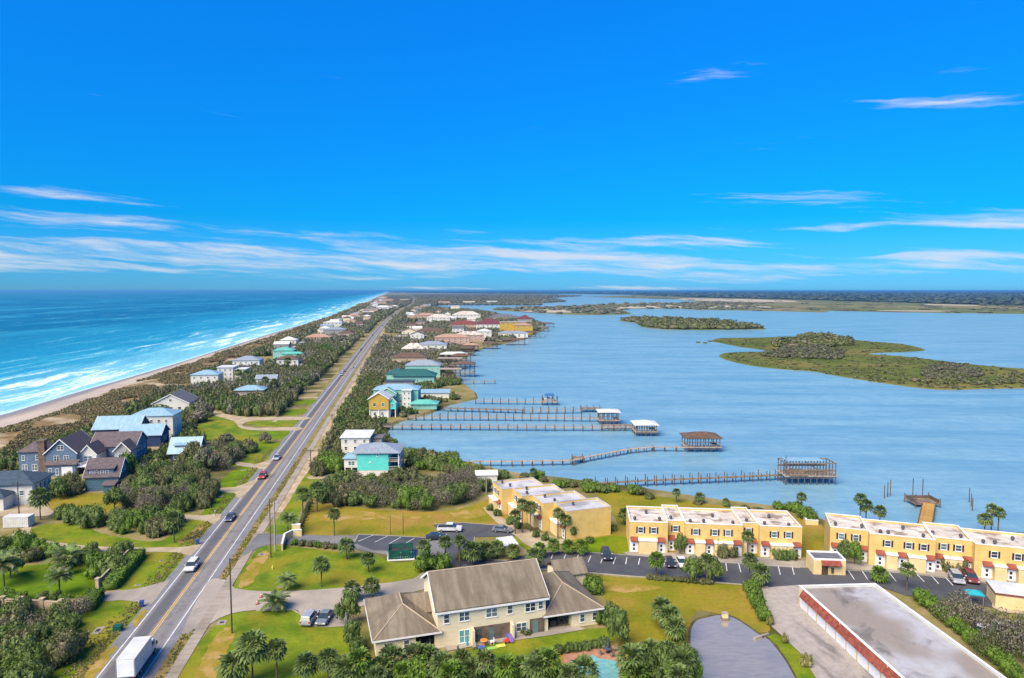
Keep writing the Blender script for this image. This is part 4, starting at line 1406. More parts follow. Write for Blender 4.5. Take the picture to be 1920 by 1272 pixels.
for i in range(2):
    b = thing('waste_bin', 'dark green waste container standing inside the slatted enclosure, ' + ('left one' if i == 0 else 'right one'), 'bin', (Matrix.Rotation(radians(8), 4, 'Z') @ Vector((1.3 + 2.3 * i, 2.0, 0.22)) + Vector((*G(728, 1052), 0))), radians(8), 'waste containers in the enclosure')
    part('body', MB().prism([(-0.6, 0), (0.6, 0), (0.75, 1.15), (-0.75, 1.15)], -0.9, 0.9, 'x'), 'screen_green', b)
    part('lid', MB().prism([(-0.8, 1.16), (0.8, 1.16), (0.8, 1.25), (-0.8, 1.4)], -0.95, 0.95, 'x'), 'interior_dark', b)

# ---------------------------------------------------------------- houses between the road and the sea
RZ = radians(8.7)


def gat(px, py, dx=0.0):
    x, y = G(px, py)
    return (x + dx, y, 0)


def auto_wins(x0, x1, y, zs, n, face='f', w=1.0, h=1.3, style='sash'):
    return [(x0 + (x1 - x0) * (i + 0.5) / n, y, z, w, h, face, style) for z in zs for i in range(n)]


def side_wins(x, y0, y1, zs, n, face='r', w=1.0, h=1.3):
    return [(x, y0 + (y1 - y0) * (i + 0.5) / n, z, w, h, face, 'sash') for z in zs for i in range(n)]


t_ = house('white house with dark slate hip roof at the left edge', gat(62, 946), RZ, [(-15, 0, 0, 9.5, 0, 5.3, 'hip', 2.4, None, None, 0.7), (-15.5, -4.5, -4.5, -0.003, 0, 3.3, 'hip', 1.7)], 'wall_white', 'roof_slate',
           wins=side_wins(0, 0.6, 9.2, (0.7, 3.0), 4, 'r', 1.0, 1.7) + [(-2.5, 0, 2.4, 1.2, 1.4), (-7.0, -4.5, 0.9, 1.2, 1.4), (-11, -4.5, 0.9, 1.2, 1.4)])
t_ = house('big slate blue beach house with dark gables and a stone chimney', gat(30, 893), RZ,
           [(0, 6.2, 2, 11, 0, 6.6, 'hip', 2.6), (6.203, 8.2, 3, 10, 0, 6.0, 'y', 1.2), (8.203, 16.8, 0, 13, 0, 6.6, 'y', 4.0), (16.803, 21.4, 2, 9, 2.6, 5.6, 'y', 2.6, 'wall_white'),
            (16.9, 30, 9.003, 19, 0, 6.2, 'x', 3.4), (26, 30.5, 3.5, 8.95, 2.6, 6.0, 'y', 2.4, 'wall_grey'), (9, 17.2, -1.9, -0.003, 0, 3.3, 'shed', 1.0)],
           'wall_slate_blue', 'roof_dark', wins=[(1.2, 2, 4.2, 0.9, 1.5), (5.0, 2, 4.2, 0.9, 1.5), (1.5, 2, 0.9, 1.5, 2.0, 'f', 'twin'), (4.2, 2, 0.9, 1.5, 2.0, 'f', 'twin'), (12.5, 0, 7.4, 1.9, 1.4, 'f', 'twin'),
                                                 (11.3, 0, 4.2, 1.5, 1.5, 'f', 'twin'), (14.0, 0, 4.2, 1.5, 1.5, 'f', 'twin'), (19.1, 2, 3.2, 2.4, 1.7, 'f', 'twin'), (10.3, -1.9, 0.8, 1.0, 1.6), (12.2, -1.9, 0.3, 0.9, 2.0), (28.2, 3.5, 3.2, 2.4, 1.7, 'f', 'twin')] +
           side_wins(30, 10, 18, (1.2, 3.8), 3) + side_wins(30.5, 4.0, 8.5, (3.2,), 2))
part('chimney', MB().box(6.3, -0.1, 0, 8.1, 1.5, 10.2).box(6.1, -0.3, 10.2, 8.3, 1.7, 10.6), 'chimney_stone', t_)
part('garage_door', MB().box(13.4, -1.97, 0.05, 16.4, -1.903, 2.7), 'door_white', t_)
part('deck', MB().box(16.9, -1.5, 2.3, 30.5, 3.4, 2.58), 'trim_white', t_)
rail(t_, [(16.9, 1.9), (16.9, -1.5), (30.5, -1.5), (30.5, 3.4)], 2.58)
for x in (17.2, 21.5, 26, 30.2):
    part('post', MB().box(x - 0.15, -1.4, 0, x + 0.15, -1.1, 2.29), 'trim_white', t_)
t_ = house('narrow teal blue house with dark roof, dormer windows and a small lean-to', gat(160, 922), RZ, [(0, 8.6, 0, 7.5, 0, 4.2, 'x', 4.0), (0.5, 7.2, 0.4, 3.6, 4.1, 6.0, 'shed', 1.1, 'wall_slate_blue'), (5.6, 8.2, -2.4, -0.003, 0, 2.1, 'shed', 0.7)],
           'wall_teal_grey', 'roof_dark', wins=[(x, 0.4, 4.6, 0.9, 1.0) for x in (1.6, 2.9, 4.3, 5.6)] + [(8.6, 2.6, 4.6, 1.2, 1.6, 'r'), (8.6, 4.6, 4.6, 1.2, 1.6, 'r'), (8.6, 3.6, 1.0, 1.1, 1.4, 'r')])
t_ = house('navy beach house with several light blue metal roofs', gat(168, 846), RZ,
           [(-2, 13, 8, 18, 0, 6.0, 'x', 3.6), (9.5, 23, 0, 8.5, 0.9, 5.0, 'x', 2.9), (6, 21, 19, 29, 0, 8.2, 'hip', 2.2, 'wall_white')], 'wall_navy', 'roof_blue_metal',
           wins=[(11, 0, 3.2, 1.0, 1.2), (23, 3.0, 2.2, 1.2, 1.8, 'r'), (23, 5.4, 2.2, 1.2, 1.8, 'r')] + auto_wins(7, 20, 19, (5.6,), 5) + side_wins(21, 20, 28, (5.4, 2.4), 3))
part('foundation', MB().box(9.6, 0.1, 0, 22.9, 8.4, 0.897), 'wall_beige', t_)
t_ = house('small navy cottage with light blue roof and a row of dormer windows', gat(320, 868), RZ, [(0, 8.2, 0, 7.6, 0.4, 3.6, 'x', 3.7, None, None, 0.8), (1.2, 6.2, 1.0, 3.7, 3.9, 5.3, 'shed', 1.0)], 'wall_navy', 'roof_blue_metal',
           wins=[(x, 1.0, 4.3, 0.8, 0.8) for x in (1.9, 3.0, 4.2, 5.4)] + [(1.4, 0, 1.0, 1.1, 1.8), (8.2, 3.8, 4.2, 1.2, 1.5, 'r')])
part('foundation', MB().box(0.1, 0.1, 0, 8.1, 7.5, 0.397), 'wall_white', t_)
t_ = house('white gabled beach house with plain grey shingle roof', gat(286, 775), RZ, [(0, 15.5, 0, 15, 0, 4.3, 'y', 4.0)], 'wall_white', 'roof_grey',
           wins=[(4, 0, 1.2, 1.4, 1.5), (8, 0, 1.2, 1.4, 1.5), (11.5, 0, 1.2, 1.4, 1.5), (7.7, 0, 5.0, 1.2, 1.2)] + side_wins(15.5, 1, 14, (1.2,), 3, 'r', 1.4, 1.5))
part('garage_door', MB().box(15.503, 2.0, 0, 15.56, 5.0, 2.5), 'wall_grey', t_)
t_ = house('pale blue two storey beach house with light metal roof', gat(358, 724), RZ, [(0, 15, 0, 12, 0, 6.2, 'hip', 2.2)], 'wall_white', 'roof_blue_metal', wins=auto_wins(0, 15, 0, (1.2, 4.0), 4) + side_wins(15, 0, 12, (1.2, 4.0), 3))
t_ = house('tall white beach house with flat terraces beside the pale blue one', gat(408, 716), RZ, [(0, 9, 0, 12, 0, 8.5, 'flat', 0), (9.003, 16, 1, 12, 0, 7.0, 'flat', 0)], 'wall_white', 'roof_white', wins=auto_wins(0, 9, 0, (1.2, 3.8, 6.4), 3) + auto_wins(9.2, 15.8, 1, (1.2, 3.8), 2))
t_ = house('white beach house with broad pale hip roof near the dunes', gat(436, 694), RZ, [(0, 18, 0, 14, 0, 6.4, 'hip', 2.6), (6, 20, -5, -0.003, 0, 3.2, 'flat', 0)], 'wall_white', 'roof_grey_metal', wins=auto_wins(0, 18, 0, (4.2,), 5) + auto_wins(6, 20, -5, (0.9,), 4))
t_ = house('low beige pavilion with pale blue eight sided roof among trees', gat(441, 750), RZ, [(0, 13.5, 0, 10, 0, 4.6, 'hip', 1.9, None, None, 0.8)], 'wall_beige', 'roof_blue_metal', wins=auto_wins(0, 13.5, 0, (2.6,), 5, 'f', 1.2, 0.8))
t_ = house('small house with blue grey roof hidden in trees', gat(480, 728), RZ, [(0, 11, 0, 7, 0, 5.2, 'x', 1.8)], 'wall_white', 'roof_grey_metal')
t_ = house('mint green beach house with matching roof', gat(512, 673), RZ, [(0, 16, 0, 12, 0, 6.4, 'hip', 2.2), (8, 24, -6, -0.003, 0, 4.2, 'hip', 1.4)], 'wall_mint', 'roof_aqua', wins=auto_wins(0, 16, 0, (4.2,), 4) + auto_wins(8, 24, -6, (1.4,), 4))
for lb, px, py, w, d, h, rk, rise, wl, rf in (
        ('pink stucco beach house with salmon tile roof', 572, 643, 26, 16, 5.5, 'hip', 3.2, 'wall_pink', 'roof_salmon'),
        ('long pale wall house in front of the salmon roof', 556, 648, 48, 10, 2.6, 'flat', 0, 'wall_white', 'roof_white'),
        ('large grey beach house with stepped white roofs', 606, 632, 26, 18, 8.5, 'hip', 2.4, 'wall_grey', 'roof_grey_metal'),
        ('white house with curved looking top floor behind the grey one', 606, 617, 26, 18, 9.0, 'hip', 2.4, 'wall_white', 'roof_white'),
        ('beige beach block far along the shore', 688, 588, 26, 16, 12.0, 'flat', 0, 'wall_beige', 'roof_weathered'),
        ('long white roofed block far along the shore', 706, 583, 34, 16, 10.0, 'hip', 4.0, 'wall_white', 'roof_white'),
        ('grey far block seaward of the bend in the road', 722, 578, 30, 16, 9.0, 'flat', 0, 'wall_grey', 'roof_grey'),
        ('tan far block with pale roof near the surf', 706, 573, 36, 18, 14.0, 'flat', 0, 'wall_beige', 'roof_membrane'),
        ('rosy far apartment block near the surf', 716, 567, 50, 22, 16.0, 'flat', 0, 'wall_pink', 'roof_weathered'),
        ('pinkish far block at the end of the beach', 708, 561, 60, 26, 18.0, 'flat', 0, 'wall_pink', 'roof_salmon'),
        ('cream far block by the far road', 750, 565, 44, 22, 10.0, 'flat', 0, 'wall_cream', 'roof_brown')):
    x1 = w
    house(lb, gat(px, py), RZ, [(0, w, 0, d, 0, h, rk, rise)], wl, rf, group='houses along the beach', wins=auto_wins(0, w, 0, (1.5, h - 2.4) if h > 5 else (0.9,), max(3, int(w / 5)), 'f', 1.6, 1.5) if py > 580 else ())

# ---------------------------------------------------------------- houses on the lagoon side
RL = radians(1.5)
t_ = house('tall turquoise stilt house with pale hip roof and side porches', gat(670, 893), RL, [(0, 9.2, 0, 11, 1.7, 7.0, 'none', 0), (0.06, 9.14, 0.06, 10.94, 0, 1.697, 'none', 0, 'wall_white'), (-4.4, -0.003, 2.5, 9, 1.9, 4.6, 'hip', 0.8, 'wall_white')], 'wall_turquoise', 'roof_blue_metal',
           wins=[(6.0, 0, 5.9, 0.5, 0.9), (3.8, 0, 4.0, 0.5, 0.4), (-2.2, 2.5, 2.6, 2.0, 1.3, 'f', 'twin')], stilts=0)
part('roof', MB().hip(-1.2, 12.6, -0.3, 11.3, 7.02, 1.9, 0.3), 'roof_grey_metal', t_)
for y in (0.2, 3.8, 7.2, 10.6):
    part('post', MB().box(12.1, y - 0.12, 0, 12.4, y + 0.12, 6.8), 'trim_white', t_)
for z in (1.6, 4.2):
    part('deck', MB().box(9.203, 0.1, z, 12.4, 10.8, z + 0.2), 'timber_grey', t_)
    rail(t_, [(9.3, 0.15), (12.35, 0.15), (12.35, 10.7)], z + 0.2, 1.0, 'trim_white')
for x in (-4.2, -2.2, -0.3):
    part('post', MB().box(x - 0.12, 2.6, 0, x + 0.12, 2.85, 1.9), 'trim_white', t_)
t_ = house('white house with flat bright white roof behind the turquoise one', gat(640, 850), RL, [(0, 9.4, 0, 9, 0, 5.2, 'shed', 0.7), (9.6, 13, 4, 9, 0, 4.2, 'flat', 0, 'wall_grey', 'roof_grey')], 'wall_white', 'roof_white', wins=auto_wins(0, 9.4, 0, (1.0, 3.4), 3) + [(9.4, 3, 3.2, 1.2, 1.3, 'r')])
t_ = house('golden yellow stilt house with teal porch gable', gat(692, 784), RL, [(0, 8.5, 0, 8, 3.6, 8.4, 'y', 2.6, None, 'roof_white'), (8.503, 11.5, 1, 7, 3.6, 7.0, 'y', 1.6, 'wall_turquoise', 'roof_teal'), (0.6, 8, 0.6, 7.6, 0, 3.597, 'none', 0, 'wall_white')], 'wall_gold', 'roof_teal',
           wins=[(2.4, 0, 5.0, 1.3, 1.6), (6.0, 0, 5.0, 1.3, 1.6), (10, 1, 4.6, 1.2, 1.4), (2.4, 0.6, 1.0, 1.2, 1.4), (5.6, 0.6, 1.0, 1.2, 1.4)], stilts=1)
t_ = house('wide turquoise and white house with pale roof by the water', gat(698, 766), RL, [(0, 21, 4, 16, 0, 8.0, 'hip', 2.0, None, 'roof_blue_metal'), (3, 11, 0, 3.95, 0, 7.2, 'y', 2.4, None, 'roof_aqua'), (14, 18, 0.5, 3.95, 0, 8.2, 'flat', 0, 'wall_white', 'roof_white')],
           'wall_mint', 'roof_aqua', wins=auto_wins(11.2, 13.8, 4, (2, 5), 1) + auto_wins(3, 11, 0, (1.4, 4.4), 2) + auto_wins(14, 18, 0.5, (1.4, 4, 6.4), 2, 'f', .9, 1.1))
t_ = house('low aqua roofed pool house at the water edge', gat(770, 768), RL, [(0, 12, 0, 7, 0, 2.4, 'hip', 1.5, None, None, 0.8)], 'wall_mint', 'roof_aqua')
t_ = house('long low boat shed with pale blue roof on the point', gat(787, 747), RL, [(0, 15, 0, 6, 0, 2.6, 'shed', 1.0)], 'wall_white', 'roof_blue_metal')
t_ = house('big house with dark teal hip roof in the trees', gat(738, 720), RL, [(0, 24, 0, 13, 0, 4.4, 'hip', 3.6, None, None, 0.9), (-5, 7, 6, 18, 0, 5, 'hip', 3.0)], 'wall_mint', 'roof_teal', wins=auto_wins(0, 24, 0, (1.2,), 6))
t_ = house('grey roofed house behind the dark teal roof', gat(760, 708), RL, [(0, 22, 0, 14, 0, 7.4, 'hip', 3.0)], 'wall_mint', 'roof_grey_metal', wins=auto_wins(12, 22, 0, (4.6,), 3))
t_ = house('blue grey house with flat roof between trees', gat(722, 726), RL, [(0, 16, 0, 8, 0, 3.0, 'flat', 0)], 'wall_grey', 'roof_slate')
FAR_E = [
    ('pale tent roofed house in the trees by the road', 753, 662, 20, 14, 3.5, 'hip', 4.6, 'wall_beige', 'roof_membrane'),
    ('blue grey house with white upper floor behind the marsh bay', 783, 660, 26, 16, 6.2, 'hip', 2.6, 'wall_white', 'roof_grey_metal'),
    ('brown roofed house hidden behind bare shrubs', 735, 684, 26, 14, 5.0, 'hip', 3.2, 'wall_beige', 'roof_brown'),
    ('pale pink long house on the lagoon bank', 815, 645, 36, 18, 6.4, 'hip', 3.2, 'wall_pink', 'roof_salmon'),
    ('pink house with pale hip roof on the lagoon bank', 855, 641, 30, 18, 7.2, 'hip', 3.2, 'wall_pink', 'roof_membrane'),
    ('white house with three decks beside the marina', 895, 637, 16, 14, 9.0, 'hip', 2.6, 'wall_white', 'roof_white'),
    ('small cream house at the marina shore', 880, 634, 12, 12, 7.5, 'hip', 2.4, 'wall_cream', 'roof_brown'),
    ('long white house along the marina quay', 935, 634, 34, 14, 5.6, 'hip', 2.0, 'wall_white', 'roof_grey_metal'),
    ('large brick red roofed house', 843, 618, 42, 24, 7.0, 'hip', 5.0, 'wall_pink', 'roof_red'),
    ('white fronted house with maroon roof', 893, 620, 38, 26, 8.5, 'hip', 7.0, 'wall_white', 'roof_maroon'),
    ('wide golden yellow house on the point', 938, 625, 34, 24, 14.0, 'flat', 0, 'wall_gold', 'roof_weathered'),
    ('smaller golden yellow house beside the wide one', 966, 627, 22, 20, 11.0, 'hip', 3.0, 'wall_gold', 'roof_salmon'),
    ('pink walled house under bare trees', 782, 628, 34, 20, 4.6, 'hip', 3.4, 'wall_pink', 'roof_brown'),
    ('low white walled house beside the road', 742, 636, 34, 12, 3.0, 'flat', 0, 'wall_white', 'roof_membrane'),
    ('salmon house near the road bend', 776, 601, 44, 30, 9.0, 'hip', 4.0, 'wall_pink', 'roof_salmon'),
    ('white house with tan roof in the far trees', 800, 605, 40, 26, 8.0, 'hip', 6.0, 'wall_white', 'roof_membrane'),
    ('pale house with broad tan roof in the far trees', 848, 601, 52, 30, 10.0, 'hip', 6.5, 'wall_white', 'roof_membrane'),
    ('grey roofed house on the far bank', 918, 601, 50, 30, 6.0, 'hip', 5.0, 'wall_beige', 'roof_grey'),
    ('small tower house with dark roof near the point', 972, 609, 22, 18, 9.0, 'hip', 6.0, 'wall_grey', 'roof_maroon'),
    ('white house low in the far trees', 823, 604, 30, 20, 7.0, 'hip', 3.4, 'wall_white', 'roof_white'),
    ('pink far block across the inlet', 822, 571, 46, 20, 12.0, 'flat', 0, 'wall_pink', 'roof_membrane'),
    ('cream far block across the inlet', 868, 570, 50, 20, 11.0, 'flat', 0, 'wall_cream', 'roof_membrane'),
    ('white far block across the inlet', 912, 569, 46, 20, 10.0, 'flat', 0, 'wall_white', 'roof_membrane'),
]
for lb, px, py, w, d, h, rk, rise, wl, rf in FAR_E:
    house(lb, gat(px, py), radians(3), [(0, w, 0, d, 0, h, rk, rise)], wl, rf, group='houses along the lagoon', wins=auto_wins(0, w, 0, (1.4, h - 2.6) if h > 5.5 else (1.0,), max(2, int(w / 6)), 'f', 1.8, 1.6) if py > 590 else ())
# further small houses: the rows behind the dunes and the roofs that show between the crowns
rr = random.Random(17)
WALLS = [('white', 'wall_white'), ('beige', 'wall_beige'), ('grey', 'wall_grey'), ('pink', 'wall_pink'), ('cream', 'wall_cream')]
ROOFS = [('grey', 'roof_grey'), ('pale metal', 'roof_grey_metal'), ('white', 'roof_white'), ('brown', 'roof_brown'), ('tan', 'roof_membrane'), ('salmon', 'roof_salmon')]
TAKEN = [(o.location.x, o.location.y) for o in COL.objects if o.parent is None and o.get('category') == 'house']
ROWS = [('in the dune row', lambda y: lerp_tab(DUNE_T, y) + 36 + rr.uniform(0, 16), 600, 4300, 30, 1), ('between dune row and road', lambda y: road_x(y) - rr.uniform(38, 60), 420, 2100, 52, 1),
        ('right of the road', lambda y: road_x(y) + rr.uniform(28, 60), 430, 2200, 62, 0), ('in the lagoon trees', lambda y: road_x(y) + rr.uniform(80, 150), 560, 2000, 70, 0)]
for rname, fx, y0, y1, gap, sea in ROWS:
    y, k = y0, 0
    while y < y1:
        x = fx(y)
        ok = inside((x + 24, y), LAND) and inside((x + 24, y - 12), LAND) and min(hypot(x - a, (y - b) * 0.8) for a, b in TAKEN) > 27
        if ok:
            k += 1
            (wn, wm), (rn, rm) = rr.choice(WALLS), rr.choice(ROOFS)
            w, d, h = rr.uniform(11, 17), rr.uniform(10, 14), rr.uniform(5.4, 8.6)
            rk = rr.choice(('hip', 'hip', 'x', 'y'))
            if y > 1900:
                w, d, h = w * 1.5, d * 1.3, h * 1.25
            vols = [(0, w, 0, d, 0, h, rk, rr.uniform(1.8, 3.0))]
            if rr.random() < 0.6:
                vols.append((w + 0.003, w + rr.uniform(3, 6), 2, d - 1, 0, h * 0.6, 'flat', 0, 'wall_white'))
            house('%s house with %s roof %s, %s from near end' % (wn, rn, rname, {1: 'first', 2: 'second', 3: 'third'}.get(k, '%dth' % k)), (x, y, 0), RZ if sea else radians(4), vols, wm, rm, group='houses ' + rname, trim=False,
                  wins=auto_wins(0, w, 0, (h - 2.6,) if y > 650 else (1.4, h - 2.6), 3, 'f', 1.6, 1.5) if y < 1100 else ())
            TAKEN.append((x, y))
        y += gap * rr.uniform(.7, 1.5) * (1 + y / 3000)


# ================================================================== plants
foliage('leaf_green', (0.060, 0.094, 0.026), (0.190, 0.262, 0.066), (0.20, 0.17, 0.08), 0.05)
foliage('leaf_bright', (0.055, 0.105, 0.016), (0.200, 0.320, 0.042), None)
foliage('leaf_olive', (0.080, 0.092, 0.032), (0.195, 0.205, 0.085), (0.22, 0.18, 0.11), 0.18)
foliage('leaf_grey', (0.095, 0.080, 0.060), (0.270, 0.235, 0.180), (0.13, 0.16, 0.06), 0.25, 0.1)
foliage('leaf_palm', (0.060, 0.096, 0.030), (0.205, 0.280, 0.080), (0.26, 0.21, 0.11), 0.12)
foliage('leaf_far', (0.095, 0.105, 0.062), (0.195, 0.195, 0.125), (0.21, 0.18, 0.13), 0.26, 0.15, 0.02)
foliage('leaf_forest', (0.030, 0.050, 0.050), (0.075, 0.100, 0.080), None, 0.1, 0.1, 0.004)
foliage('leaf_mangrove', (0.070, 0.082, 0.028), (0.155, 0.168, 0.055), (0.17, 0.14, 0.09), 0.22, 0.2, 0.03)
foliage('leaf_dune', (0.110, 0.088, 0.040), (0.290, 0.230, 0.125), (0.15, 0.16, 0.06), 0.25, 0.15, 0.06)
foliage('leaf_bare_mangrove', (0.090, 0.086, 0.052), (0.175, 0.165, 0.105), (0.10, 0.12, 0.04), 0.3, 0.15, 0.05)
foliage('leaf_grass', (0.16, 0.16, 0.04), (0.30, 0.27, 0.09), (0.34, 0.27, 0.14), 0.2, 0.2, 0.1)
pm('bark', S(132, 118, 102, .72), S(102, 90, 80, .7), 1.5, 0.95, 0.1, stretch=(1, 1, 3), fine=(5, .3))


ORD = ['leftmost', 'second from left', 'third from left'] + ['%dth from left' % k for k in range(4, 40)]


def unit(v):
    return v / np.maximum(np.linalg.norm(v, axis=1, keepdims=True), 1e-9)


def cards(rng, C, N, size, aspect=1.5):
    """leaf clump cards: a small pointed quad each, at C facing roughly N"""
    n = len(C)
    a = unit(np.cross(N, unit(rng.normal(size=(n, 3)))))
    b = np.cross(N, a)
    s = size[:, None]
    bend = N * s * 0.25
    V = np.stack([C - a * s * aspect * 0.5 - bend, C - b * s * 0.42, C + a * s * aspect * 0.5 - bend, C + b * s * 0.42], 1).reshape(-1, 3)
    return V, np.arange(4 * n).reshape(n, 4)


def dome(blob, k, nu=9, nv=5):
    x, y, z, r, rz_ = blob
    V = []
    for i in range(nv):
        th = pi * (i + 0.5) / nv
        for j in range(nu):
            f = r * 0.74 * (1 + 0.18 * sin(3 * j + i * 2 + x * 7))
            V.append((x + f * sin(th) * cos(2 * pi * j / nu), y + f * sin(th) * sin(2 * pi * j / nu), z + rz_ * 0.74 * cos(th)))
    F = [(k + i * nu + j, k + i * nu + (j + 1) % nu, k + (i + 1) * nu + (j + 1) % nu, k + (i + 1) * nu + j) for i in range(nv - 1) for j in range(nu)]
    return np.array(V), np.array(F)


def crown_geo(seed, n, blobs, size, core=True, spiky=0.0, cu=7, cv=4):
    rng = np.random.default_rng(seed)
    w = np.array([b[3] ** 2 for b in blobs])
    idx = rng.choice(len(blobs), n, p=w / w.sum())
    B = np.array(blobs)[idx]
    d = unit(rng.normal(size=(n, 3)) + np.array([0, 0, 0.35]))
    R = np.stack([B[:, 3], B[:, 3], B[:, 4]], 1)
    r = rng.uniform(0.78, 1.10 + spiky, n)[:, None]
    C = B[:, :3] + d * R * r
    N = unit(d + rng.normal(size=(n, 3)) * 0.55)
    keep = C[:, 2] > 0.02
    V, F = cards(rng, C[keep], N[keep], size * rng.uniform(0.65, 1.35, keep.sum()))
    if core:
        for b in (blobs if core is True else [core]):
            v, f = dome(b, len(V), cu, cv)
            V = np.vstack([V, v])
            F = np.vstack([F, f])
    return V, F


def np_mesh(name, V, F):
    me = bpy.data.meshes.new(name)
    me.vertices.add(len(V))
    me.vertices.foreach_set('co', np.asarray(V, dtype=np.float32).ravel())
    me.loops.add(F.size)
    me.loops.foreach_set('vertex_index', F.astype(np.int32).ravel())
    me.polygons.add(len(F))
    me.polygons.foreach_set('loop_start', np.arange(0, F.size, F.shape[1], dtype=np.int32))
    me.update(calc_edges=True)
    return me


def shrub_blobs(seed, n, flat=1.0):
    r = random.Random(seed)
    L = [(0, 0, 0.45 * flat, 0.62, 0.55 * flat)]
    for i in range(n):
        a, q = 2 * pi * i / n + r.uniform(-.4, .4), r.uniform(0.35, 0.72)
        s = r.uniform(0.26, 0.44)
        L.append((q * cos(a), q * sin(a), r.uniform(0.22, 0.72) * flat, s, s * r.uniform(0.8, 1.1) * flat))
    return L


def tree_blobs(seed, n):
    r = random.Random(seed)
    L = [(0, 0, 0.72, 0.5, 0.34)]
    for i in range(n):
        a, q = 2 * pi * i / n * 1.7 + r.uniform(-.4, .4), r.uniform(0.25, 0.78)
        s = r.uniform(0.22, 0.36)
        L.append((q * cos(a), q * sin(a), 0.45 + 0.48 * r.random() * (1.15 - q), s, s * 0.8))
    return L


SHRUB_GEO = [crown_geo(10 + i, 820, shrub_blobs(i, 10 + i), 0.105, True, 0.10) for i in range(4)]
BARE_GEO = [crown_geo(30 + i, 1500, shrub_blobs(20 + i, 16, 0.95), 0.062, False, 0.25) for i in range(3)]
TREE_GEO = [crown_geo(50 + i, 1000, tree_blobs(40 + i, 14), 0.10, True, 0.1) for i in range(3)]
FAR_GEO = [crown_geo(70 + i, 82, shrub_blobs(60 + i, 7), 0.27, (0, 0, 0.42, 0.95, 0.62), 0.10) for i in range(4)]
FAR2_GEO = [crown_geo(80 + i, 33, shrub_blobs(64 + i, 6), 0.34, (0, 0, 0.42, 1.0, 0.66), 0.08, 6, 3) for i in range(4)]
TINY_GEO = [crown_geo(90 + i, 15, [(0, 0, 0.3, 0.9, 0.6)], 0.70, False, 0.1) for i in range(3)]

_PM = {}


def pmesh(kind, i, mat):
    k = (kind, i, mat)
    if k not in _PM:
        g = {'shrub': SHRUB_GEO, 'bare_shrub': BARE_GEO, 'tree': TREE_GEO}[kind]
        me = np_mesh(kind if kind != 'tree' else 'crown', *g[i % len(g)])
        me.materials.append(MATS[mat])
        _PM[k] = me
    return _PM[k]


# footprints of buildings, to keep plants off them
FOOT = []
for o in list(COL.objects):
    if o.parent is None and o.get('category') in ('house', 'townhouses', 'garage', 'shed', 'container', 'enclosure'):
        xs, ys2 = [], []
        for ch in o.children:
            if ch.type == 'MESH' and ch.name.split('.')[0] in ('wall', 'roof', 'deck', 'porch_wall', 'foundation', 'kerb'):
                for c in ch.bound_box:
                    xs.append(c[0])
                    ys2.append(c[1])
        if xs:
            FOOT.append((o.location.x, o.location.y, o.rotation_euler.z, min(xs), max(xs), min(ys2), max(ys2)))


def clear_of(x, y, r, front=0.0):
    for ox, oy, a, x0, x1, y0, y1 in FOOT:
        dx, dy = x - ox, y - oy
        if abs(dx) > 90 or abs(dy) > 90:
            continue
        lx, ly = dx * cos(a) + dy * sin(a), -dx * sin(a) + dy * cos(a)
        if x0 - r < lx < x1 + r and y0 - r - front < ly < y1 + r:
            return False
    if abs(x - road_x(y)) < 6.2 + r * 0.9:
        return False
    return True


PAVE_POLY = [gp(q) for nm, mt, q in PAVED]
LAWN_POLY = [q if abs(q[0][0]) < 100 and i >= 21 else gp(q) for i, (mt, q) in enumerate(LAWNS)]


def off_paving(x, y, lawns=True):
    for q in PAVE_POLY + (LAWN_POLY if lawns else []):
        if inside((x, y), q):
            return False
    return True


def scatter(poly, spacing, seed, jitter=0.42):
    r = random.Random(seed)
    xs, ys_ = [p[0] for p in poly], [p[1] for p in poly]
    out = []
    y = min(ys_)
    row = 0
    while y < max(ys_):
        x = min(xs) + (spacing / 2 if row % 2 else 0)
        while x < max(xs):
            p = (x + r.uniform(-1, 1) * spacing * jitter, y + r.uniform(-1, 1) * spacing * jitter)
            if inside(p, poly):
                out.append(p)
            x += spacing
        y += spacing * 0.87
        row += 1
    return out


def shrub(x, y, R, h, mat, label, group, kind='shrub', rnd=random):
    i = rnd.randrange(4 if kind == 'shrub' else 3)
    me = pmesh(kind, i, mat)
    o = place('shrub', me, None, None, (x, y, -0.05), rnd.uniform(0, 6.28), (R * rnd.uniform(.9, 1.1), R * rnd.uniform(.9, 1.1), h))
    return tag(o, label, 'shrub', group)


_trunk = MB().tube((0, 0, -0.1), (0.02, 0.02, 0.5), 0.045, 6)
for a in range(5):
    _trunk.tube((0.02, 0.02, 0.42), (0.4 * cos(a * 1.26), 0.4 * sin(a * 1.26), 0.75 + 0.05 * (a % 2)), 0.022, 4)
_trunk = _trunk.mesh('trunk')
_trunk.materials.append(MATS['bark'])


def tree(x, y, R, h, mat, label, group=None, rnd=random):
    t_ = thing('tree', label, 'tree', (x, y, 0), rnd.uniform(0, 6.28), group)
    place('trunk', _trunk, None, t_, scale=(R, R, h))
    place('crown', pmesh('tree', rnd.randrange(3), mat), None, t_, scale=(R, R, h))
    return t_


